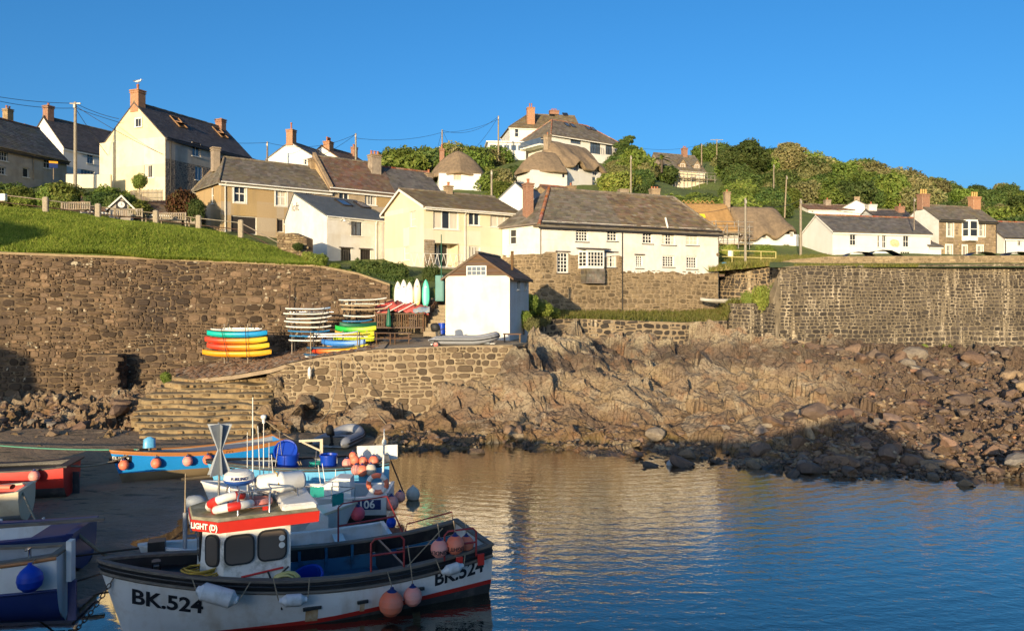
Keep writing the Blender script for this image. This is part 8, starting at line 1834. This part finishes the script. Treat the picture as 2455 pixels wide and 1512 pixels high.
for x0,x1,y,Y,c,lb,rz in ((800,905,790,44.6,'lime','green and lime kayak on top of the right kayak stack',-12),(800,900,803,44.3,'yellow','upper yellow kayak in the right kayak stack',-12),(795,902,815,44.2,'limes','lime kayak showing its nose in the right kayak stack',-14),(768,878,823,42.9,'blue','pale blue kayak across the front of the right stack',-8),(780,888,834,43.0,'yellow','lower yellow kayak in the right kayak stack',-10),(742,860,842,42.2,'red','red and orange kayak low at the front of the rack',-5),(795,896,845,42.4,'pink','pink and yellow kayak sticking out at the right',-16)):kayak(x0,x1,y,Y,c,lb,rz=R(rz))
board(752,858,800,42.6,'wblue','white and blue board on the front post rack');board(735,850,833,42.0,'dkblue','dark blue board on the front post rack');board(728,835,851,41.4,'dkblue','lower dark blue board near the slipway edge');board(731,832,857,41.2,'white','lowest white board at the slipway edge');board(725,792,806,44,'bblue','short blue board behind the front rack')
for k,(px,y0,c) in enumerate(((954,674,'white'),(968,670,'white'),(982,677,'white'),(1000,668,'gold'),(1021,670,'mint'))):
 o=board(px,y0,738,48.6,c,('leftmost white','tallest white','shortest white','white and gold','mint green')[k]+' surfboard standing upright behind the red sail',up=True);b_=MB();b_.box((.45,0,.055),(.14,.1,.006));b_.build('logo',M['ink'] if k!=4 else M['trim'],o)
def rack(label,pxs,y0,y1,Y,ys,dpt=.6):
 o=thing('rack',label,'rack',W(pxs[0],y1,Y));a=o.location
 for px in pxs:
  for d in (0,dpt):MB().cyl(W(px,y1,Y)+Vector((0,d,-.3))-a,W(px,y0,Y)+Vector((0,d,0))-a,.035,None,6).build('upright',M['grey_timber'] if d==0 else M['gutter'],o)
  for y in ys:MB().cyl(W(px,y,Y)-a+Vector((0,-.1,0)),W(px,y,Y)-a+Vector((0,dpt+.1,0)),.018,None,6).build('arm',M['gutter'],o)
 MB().cyl(W(pxs[0]-12,y0+12,Y)-a+Vector((0,dpt,0)),W(pxs[-1]+20,y0+12,Y)-a+Vector((0,dpt,0)),.03,None,6).build('rail',M['ss'],o)
 return o
rack('grey metal rack holding the left kayak stack',(538,594),776,858,43.9,(797,811,826,842,856));rack('tall rack holding the stack of boards in the middle',(700,775),736,838,45.3,(747,758,768,778,790,800,811,821));rack('rack of boards beside the wooden deck',(835,898),716,815,46.9,(725,737,748,764,775));rack('front rack of wooden posts at the slipway edge',(745,857),796,862,41.6,(805,838,855));rack('rack under the right kayak stack',(822,880),792,845,44.0,(797,809,820,829,840))
for a,c,lb in ((W(530,786,43.1),W(545,857,43.1),'left'),(W(588,786,43.1),W(592,857,43.1),'right')):ropeline('strap',lb+' black strap round the left kayak stack',[a,c],.018,M['rubber'],'strap')
ropeline('strap','slanting black strap across the tall middle rack',[W(778,738,44.5),W(750,842,44.2)],.018,M['rubber'],'strap')
v=W(742,893,40.0);fender('white fender hanging from the front rack over the slipway wall',v+Vector((0,0,.3)),v-Vector((0,0,.3)),.09,M['b_white2'],(W(744,850,40.2),))
# deck fence, sail, stair, table, parasol
df=thing('deck_fence','brown slatted deck fence below the red sail','fence',W(900,790,46.5),R(3));wd=(1014-900)*46.5/F;hh=40*46.5/F
for i in range(23):MB().box((wd*i/22,0,hh*.5),(.06,.03,hh*.85)).build('slat',M['timber'],df)
for zz in (.12,hh-.04):MB().box((wd/2,-.035,zz),(wd,.04,.08)).build('rail',M['timber'],df)
for x in (0,wd):MB().box((x,.05,hh*.45),(.1,.08,hh*1.25)).build('post',M['timber'],df)
st=thing('stair_fence','dark sloping boarded fence beside the steps to the shed','fence',W(1018,785,46.8));e=W(1056,728,49.8)-st.location
for i in range(9):q=e*(i/8);MB().box((q.x,q.y,q.z+.15),(.18,.04,.95)).build('board',M['timber'],st)
MB().tube([Vector((0,-.06,.62)),e+Vector((0,-.06,.62))],.05,5).build('rail',M['timber'],st)
rs=random.Random(3);mb=MB();mb.loft([[W(898+130*i/12,752-26*math.sin(math.pi*j/5)*(.6+.4*rs.random())-(6 if 2<i<9 else 0),47.0+j*.35)+Vector((0,0,rs.uniform(-.12,.12))) for j in range(6)] for i in range(13)],0,True);sl=mb.build('sail',mk('red_sailcloth',(.62,.08,.055),(.55,.14,.11),2,.7,.4,6));tag(sl,'crumpled red sail and netting heaped on the wooden deck','sail')
mb=MB();mb.loft([[W(990+40*i/6,750-16*math.sin(math.pi*j/4),46.9+j*.3)+Vector((0,0,rs.uniform(-.08,.08))) for j in range(5)] for i in range(7)],0,True);tag(mb.build('sail',mk('blue_sailcloth',(.08,.25,.42),(.45,.42,.36),3,.6)),'blue and white sail folded at the right end of the deck','sail')
for k in range(3):mb=MB();mb.cyl(W(905+25*k,748,46.8),W(940+32*k,728-3*k,47.2),.025);tag(mb.build('sail_batten',M['trim']),('left','middle','right')[k]+' white pole lying on the crumpled red sail','pole')
pa=thing('parasol','closed dark green parasol standing by the deck fence','parasol',W(932,800,46.0));mb=MB();mb.lathe([(.02,1.52),(.07,1.4),(.13,1.0),(.17,.5),(.13,.42),(.03,.4)],9);mb.build('canopy',KC['dkgreen'],pa);MB().cyl((0,0,0),(0,0,1.6),.025).build('pole',M['timber'],pa)
sg=thing('stone_stair','pale stone stair climbing between the deck fence and the shed','stair',W(1030,805,46.5))
for k in range(8):mb=MB();mb.bbox((.15+k*.06,k*.38,.1+k*.22),(1.0,.42,.34),.03);mb.build('step',M['slip_mortar'],sg)
for k,(px,lb) in enumerate(((925,'picnic table of brown timber on the slipway platform'),(958,'second picnic table right of the first one'))):
 o=thing('picnic_table',lb,'table',W(px,829,43.4),R(8));
 for i in range(4):MB().box((0,-.3+i*.2,.72),(1.3,.18,.04)).build('table_board',M['timber'],o)
 for y in (-.68,.68):MB().box((0,y,.44),(1.3,.22,.04)).build('seat',M['timber'],o)
 for x in (-.5,.5):MB().tube([(x,-.6,0),(x,-.25,.7)],.04,4).tube([(x,.6,0),(x,.25,.7)],.04,4).box((x,0,.4),(.06,1.5,.07)).build('trestle',M['timber'],o)
tc=thing('cabinet','teal painted cabinet at the corner of the boat shed','cabinet',W(1056,722,48.6),R(-10));zt_=62*48.6/F;MB().bbox((0,0,zt_/2),(.55,.5,zt_),.03).build('body',mk('teal_paint',(.06,.22,.20),(.05,.18,.165),2,.5),tc);MB().box((-.02,-.265,zt_/2),(.44,.03,zt_*.9)).build('door',bpy.data.materials['teal_paint'],tc)
tub('blue barrel behind the outboard by the shed',W(1060,800,46.2),.2,.22,.62,M['b_tub'],name='barrel',cat='barrel');pole('tall thin green pole beside the shed gable',W(1058,665,48),W(1058,562,48),.035,.03,KC['dkgreen'],'flag_pole','pole')
bn=thing('work_bench','small wooden bench at the right corner of the boat shed','bench',W(1228,822,43.6));MB().box((0,0,.5),(1.0,.4,.06)).build('top',M['timber'],bn)
for x in (-.42,.42):MB().box((x,0,.23),(.08,.36,.5)).build('leg',M['timber'],bn)
kayak(1679,1776,721,64.5,'grey','upturned grey kayak with a green edge lying on the grass terrace',ry=R(1));o=thing('iron_post','dark iron post standing at the water edge on the right','post',W(2243,1112,31.4));MB().cyl((0,0,-.6),(.12,0,.42),.1,.09,10).build('post',M['rust'],o)
# left bank: posts, rails, benches, fences
rp=[]
for k,(px,y0,y1,Y) in enumerate(((-60,452,492,54.5),(109.5,472,511,54.8),(235,488,525,56.2),(373.5,504,538,57.6),(476,516,552,57.8),(577,527,558,57.4))):
 p=W(px,y1,Y);h=(y1-y0)*Y/F;o=thing('granite_post',('post outside the left edge','leftmost granite post of the railing','second granite post from the left','granite post right of the clock gable','granite post before the red shrub','granite post in front of the garage door')[k] if k else 'granite railing post at the far left edge','post',p,.2);mb=MB();mb.bbox((0,0,h/2-.2),(.36,.32,h+.4),.06);mb.build('shaft',mk('granite',(.42,.35,.24),(.30,.25,.18),8,.9,.5,20) if k==0 else bpy.data.materials['granite'],o);rp.append(p+Vector((0,0,h)))
rp.append(W(668,575,57))
rl=thing('bank_railing','rusty double iron rail between the granite posts','railing',rp[0])
for i in range(len(rp)-1):
 for d in (.22,.72):MB().cyl(rp[i]-rp[0]-Vector((0,0,d)),rp[i+1]-rp[0]-Vector((0,0,d)),.035,None,6).build('rail',M['grey_timber'] if d<.5 else M['rust'],rl)
for k,(px,py,Y) in enumerate(((182,517,58.3),(308,533,59.4),(412,542,59.6))):
 o=thing('park_bench',('wooden bench left of the clock gable','wooden bench below the clock gable','wooden bench left of the dark red shrub')[k],'bench',W(px,py,Y),R(-5))
 for i in range(13):MB().box((-1.05+i*.175,0,.72),(.1,.03,.5)).build('back_slat',M['grey_timber'],o)
 for zz in (.48,.98):MB().box((0,.035,zz),(2.3,.05,.08)).build('back_rail',M['grey_timber'],o)
 MB().box((0,.3,.46),(2.2,.5,.05)).build('seat',M['grey_timber'],o)
 for x in (-1.1,1.1):MB().box((x,.0,.5),(.09,.09,1.05)).box((x,.52,.32),(.09,.09,.64)).box((x,.28,.66),(.08,.55,.06)).build('leg',M['grey_timber'],o)
pf=thing('picket_fence','weathered picket fence before the pale yellow house','fence',W(314,481,63.4),R(-6));wd=80*63.4/F
for i in range(26):MB().box((wd*i/25,0,.4),(.06,.03,.85+.06*(i%3))).build('picket',M['grey_timber'],pf)
for zz in (.2,.62):MB().box((wd/2,.04,zz),(wd,.03,.07)).build('rail',M['grey_timber'],pf)
gw=thing('garden_wall','low cream garden wall beside the telegraph pole','wall',W(161,443,68),R(2));MB().bbox((1.85,0,.3),(3.8,.25,1.2),.03).build('wall',M['cream'],gw)
sg=thing('sale_sign','orange and dark estate sign board on the grey cottage front','sign',W(128,425,67.5),R(30));MB().box((0,0,.55),(.06,.06,1.5)).build('post',M['grey_timber'],sg);MB().box((0,-.05,.98),(.66,.04,.38)).build('lower_board',M['b_navy'],sg);MB().box((0,-.05,1.27),(.66,.04,.17)).build('upper_board',KC['orange'],sg)
wbx=thing('notice_box','white box on the railing at the left edge','box',W(3,482,54.6));MB().bbox((0,0,.25),(.7,.3,.5),.03).build('box',M['trim'],wbx)
stonewall('dry_stone_wall','dry stone wall stepping down beside the loft cottage',[(664,57.2),(700,56.8),(735,56)],[ZA(562,57.2),ZA(558,56.8),ZA(572,56)],[ZA(590,57),ZA(600,57),ZA(612,56)],(.16,.3),(.25,.6),.012,M['parapet_stone'],M['wall_mortar'],41,.08,0,.6)
# poles, wires, cars, railing
PT={}
for k,(px,y0,y1,Y,r,lb) in enumerate(((180.5,245,432,66,.15,'tall wooden telegraph pole beside the white cottage at the left'),(853,320,392,100,.14,'telegraph pole rising behind the red brown terrace roof'),(1060,311,372,113,.13,'telegraph pole behind the pointed thatched roof'),(1195,278,372,121,.14,'telegraph pole left of the hilltop villa'),(1512.5,373,450,98,.13,'pole among shrubs right of the thatched hill cottage'),(1682,345,385,150,.15,'pale pole above the scaffolded house'),(1718.5,334,372,152,.12,'pole with a crossbar at the top of the wood'),(1855,394,440,128,.13,'pole half buried in the wood on the hill'),(1881,421,505,106,.12,'slanting pole below the wood'),(1787,475,634,71,.13,'telegraph pole before the new orange thatch'),(1919.6,477,605,81,.15,'telegraph pole between dark thatch and the long white building'),(1178.6,408,476,80,.12,'pole behind the cream house roof'),(641,340,372,92,.12,'short pole at the left of the bright white gable'),(2191.6,473,530,86,.06,'thin mast beside the stone house'))):
 p0,p1=W(px,y1,Y),W(px+(5 if px==1881 else 0),y0,Y);o=pole(lb,p0-Vector((0,0,1)),p1,r,r*.75,M['grey_timber'],'telegraph_pole','pole');PT[px]=p1
 mb=MB();t_=p1-p0+Vector((0,0,1));mb.box(t_-Vector((0,.12,.35)),(.16,.12,.3));mb.box(t_-Vector((0,0,.12)),(.9 if px!=1718.5 else 2.4,.1,.1)) if px in (180.5,1718.5) else None;mb.build('fitting',M['steel'],o)
q=lambda px,dz=.1:PT[px]-Vector((0,0,dz))
for k,(a,c,sg,lb) in enumerate(((W(-60,222,60),q(180.5),.2,'upper wire from the left edge to the tall telegraph pole'),(W(-60,229,58),q(180.5,.5),.3,'lower wire from the left edge to the tall telegraph pole'),(q(180.5),W(285,285,69),.15,'wire from the tall pole to the pale yellow gable'),(q(180.5,.5),q(641),1.0,'long wire from the tall pole across the pale yellow house'),(q(180.5,.5),W(258,372,70),.1,'service wire down to the left corner of the yellow house'),(q(180.5,.3),W(390,370,67.9),.2,'thin wire slanting across the yellow gable'),(q(641),q(853),1.0,'wire from the short pole to the pole behind the terrace'),(q(853),W(760,378,88),.2,'wire from the pole down to the terrace chimney'),(q(853,.6),q(1060,.4),.6,'wire between the two poles over the terrace'),(q(1060),q(1195),1.2,'slack wire between the two poles left of the villa'),(q(1060,.4),q(1195,.5),.5,'tighter wire between the two poles left of the villa'),(q(1060),W(1030,420,100),.2,'wire from the pole down towards the terrace'),(q(1060),W(1092,372,98),.1,'wire from the pole to the pointed thatch'),(q(1195),W(1128,366,112),.4,'wire from the pole down into the hillside shrubs'),(W(1485,345,128),q(1682,.1),1.0,'wire crossing the sky from the villa to the pale pole'),(q(1682),q(1718.5,2.4),.3,'short wire from the pale pole to the crossbar pole'),(q(1787),q(1919.6),.7,'wire above the dark thatch'),(q(1787,.3),W(1630,505,72),.5,'wire from the pole across the new thatch'),(q(1919.6),W(2196,505,88),.9,'wire from the pole to the stone house'))):
 ropeline('overhead_wire',lb,[a,c],.022,M['gutter'],'wire',sg)
yr_=thing('yellow_railing','pale yellow railing on the green above the terrace wall','railing',W(1721,629,72));e=W(1860,634,70)-yr_.location;m_=mk('yellow_rail_paint',(.55,.46,.16),(.45,.38,.15),3,.6)
for i in range(5):MB().cyl(e*(i/4)-Vector((0,0,.2)),e*(i/4)+Vector((0,0,1.15)),.045,None,6).build('post',m_,yr_)
for zz in (.55,1.12):MB().cyl(Vector((0,0,zz)),e+Vector((0,0,zz)),.04,None,6).build('rail',m_,yr_)
MB().box(e*.22+Vector((0,-.06,.85)),(.45,.04,.5)).build('notice',M['trim'],yr_)
def car(label,px,Y,rz,m):
 o=thing('parked_car',label,'car',(XA(px,Y),Y,9.36 if px==2125 else 9.2),rz);mb=MB();prof=[(-2.1,.35),(-2.1,.85),(-1.9,.95),(1.1,.98),(2.0,.8),(2.1,.6),(2.1,.35)];mb.prism(prof,lambda p:Vector((p[0],-.85,p[1])),lambda p:Vector((p[0],.85,p[1])));mb.build('body',m,o)
 mb=MB();rows=[[Vector((x,y*w,zz)) for y in (-1,-.6,.6,1)] for x,w,zz in ((-1.85,.8,.96),(-1.2,.7,1.4),(-.6,.66,1.49),(.2,.68,1.46),(1.15,.8,.98))];mb.loft(rows,0,True);mb.build('glasshouse',M['gutter'],o);mb=MB();mb.loft([[Vector((x,y*w,zz+.012)) for y in (-1,-.6,.6,1)] for x,w,zz in ((-1.25,.7,1.4),(-.6,.66,1.5),(.25,.68,1.46))]);mb.build('roof',m,o)
 for x in (-1.3,1.3):
  for y in (-.78,.78):MB().lathe([(.001,-.1),(.3,-.1),(.32,0),(.3,.1),(.001,.1)],14,(x,y,.32),Matrix.Rotation(R(90),3,'X')).build('wheel',M['rubber'],o)
 for y in (-.6,.6):MB().bbox((2.06,y,.68),(.12,.35,.14),.03).build('headlight',M['trim'],o)
for px,lb,c in ((2125,'dark car behind the parapet before the white building',(.02,.022,.028)),(2068,'black car low behind the parapet at the white building',(.012,.012,.014)),(2336,'pale car behind the parapet before the stone house',(.55,.56,.54)),(2446,'dark blue car behind the parapet at the right edge',(.015,.02,.04))):car(lb,px,68.8,R(RND.uniform(-3,3))+(math.pi if px==2336 else 0),mk('car_paint',c,None,3,.55))
bt_=thing('covered_dinghy','small boat under a blue cover behind the terrace wall','dinghy',W(1737,636,71.8),0);mb=MB();mb.loft([[Vector((-.75+1.5*i/8,.35*math.cos(a)*math.sin(math.pi*(i+.4)/8.8),.3*max(0,math.sin(a))*math.sin(math.pi*(i+.6)/9.2))) for a in [math.pi*k/8 for k in range(9)]] for i in range(9)]);mb.build('cover',M['b_sky'],bt_)
for px,lb in ((1726,'left'),(1866,'right')):o=thing('wall_planter',lb+' wooden planter ledge on the streaked terrace wall','planter',W(px-(0 if px<1800 else 4),660,68.3));MB().bbox((0,-.1,0),(.7,.35,.22),.03).build('box',M['timber'],o);link('foliage',leaves('foliage',[(0,-.1,.16,.4,.2,.14)],160,.05,M['grass_dry'],3),o)
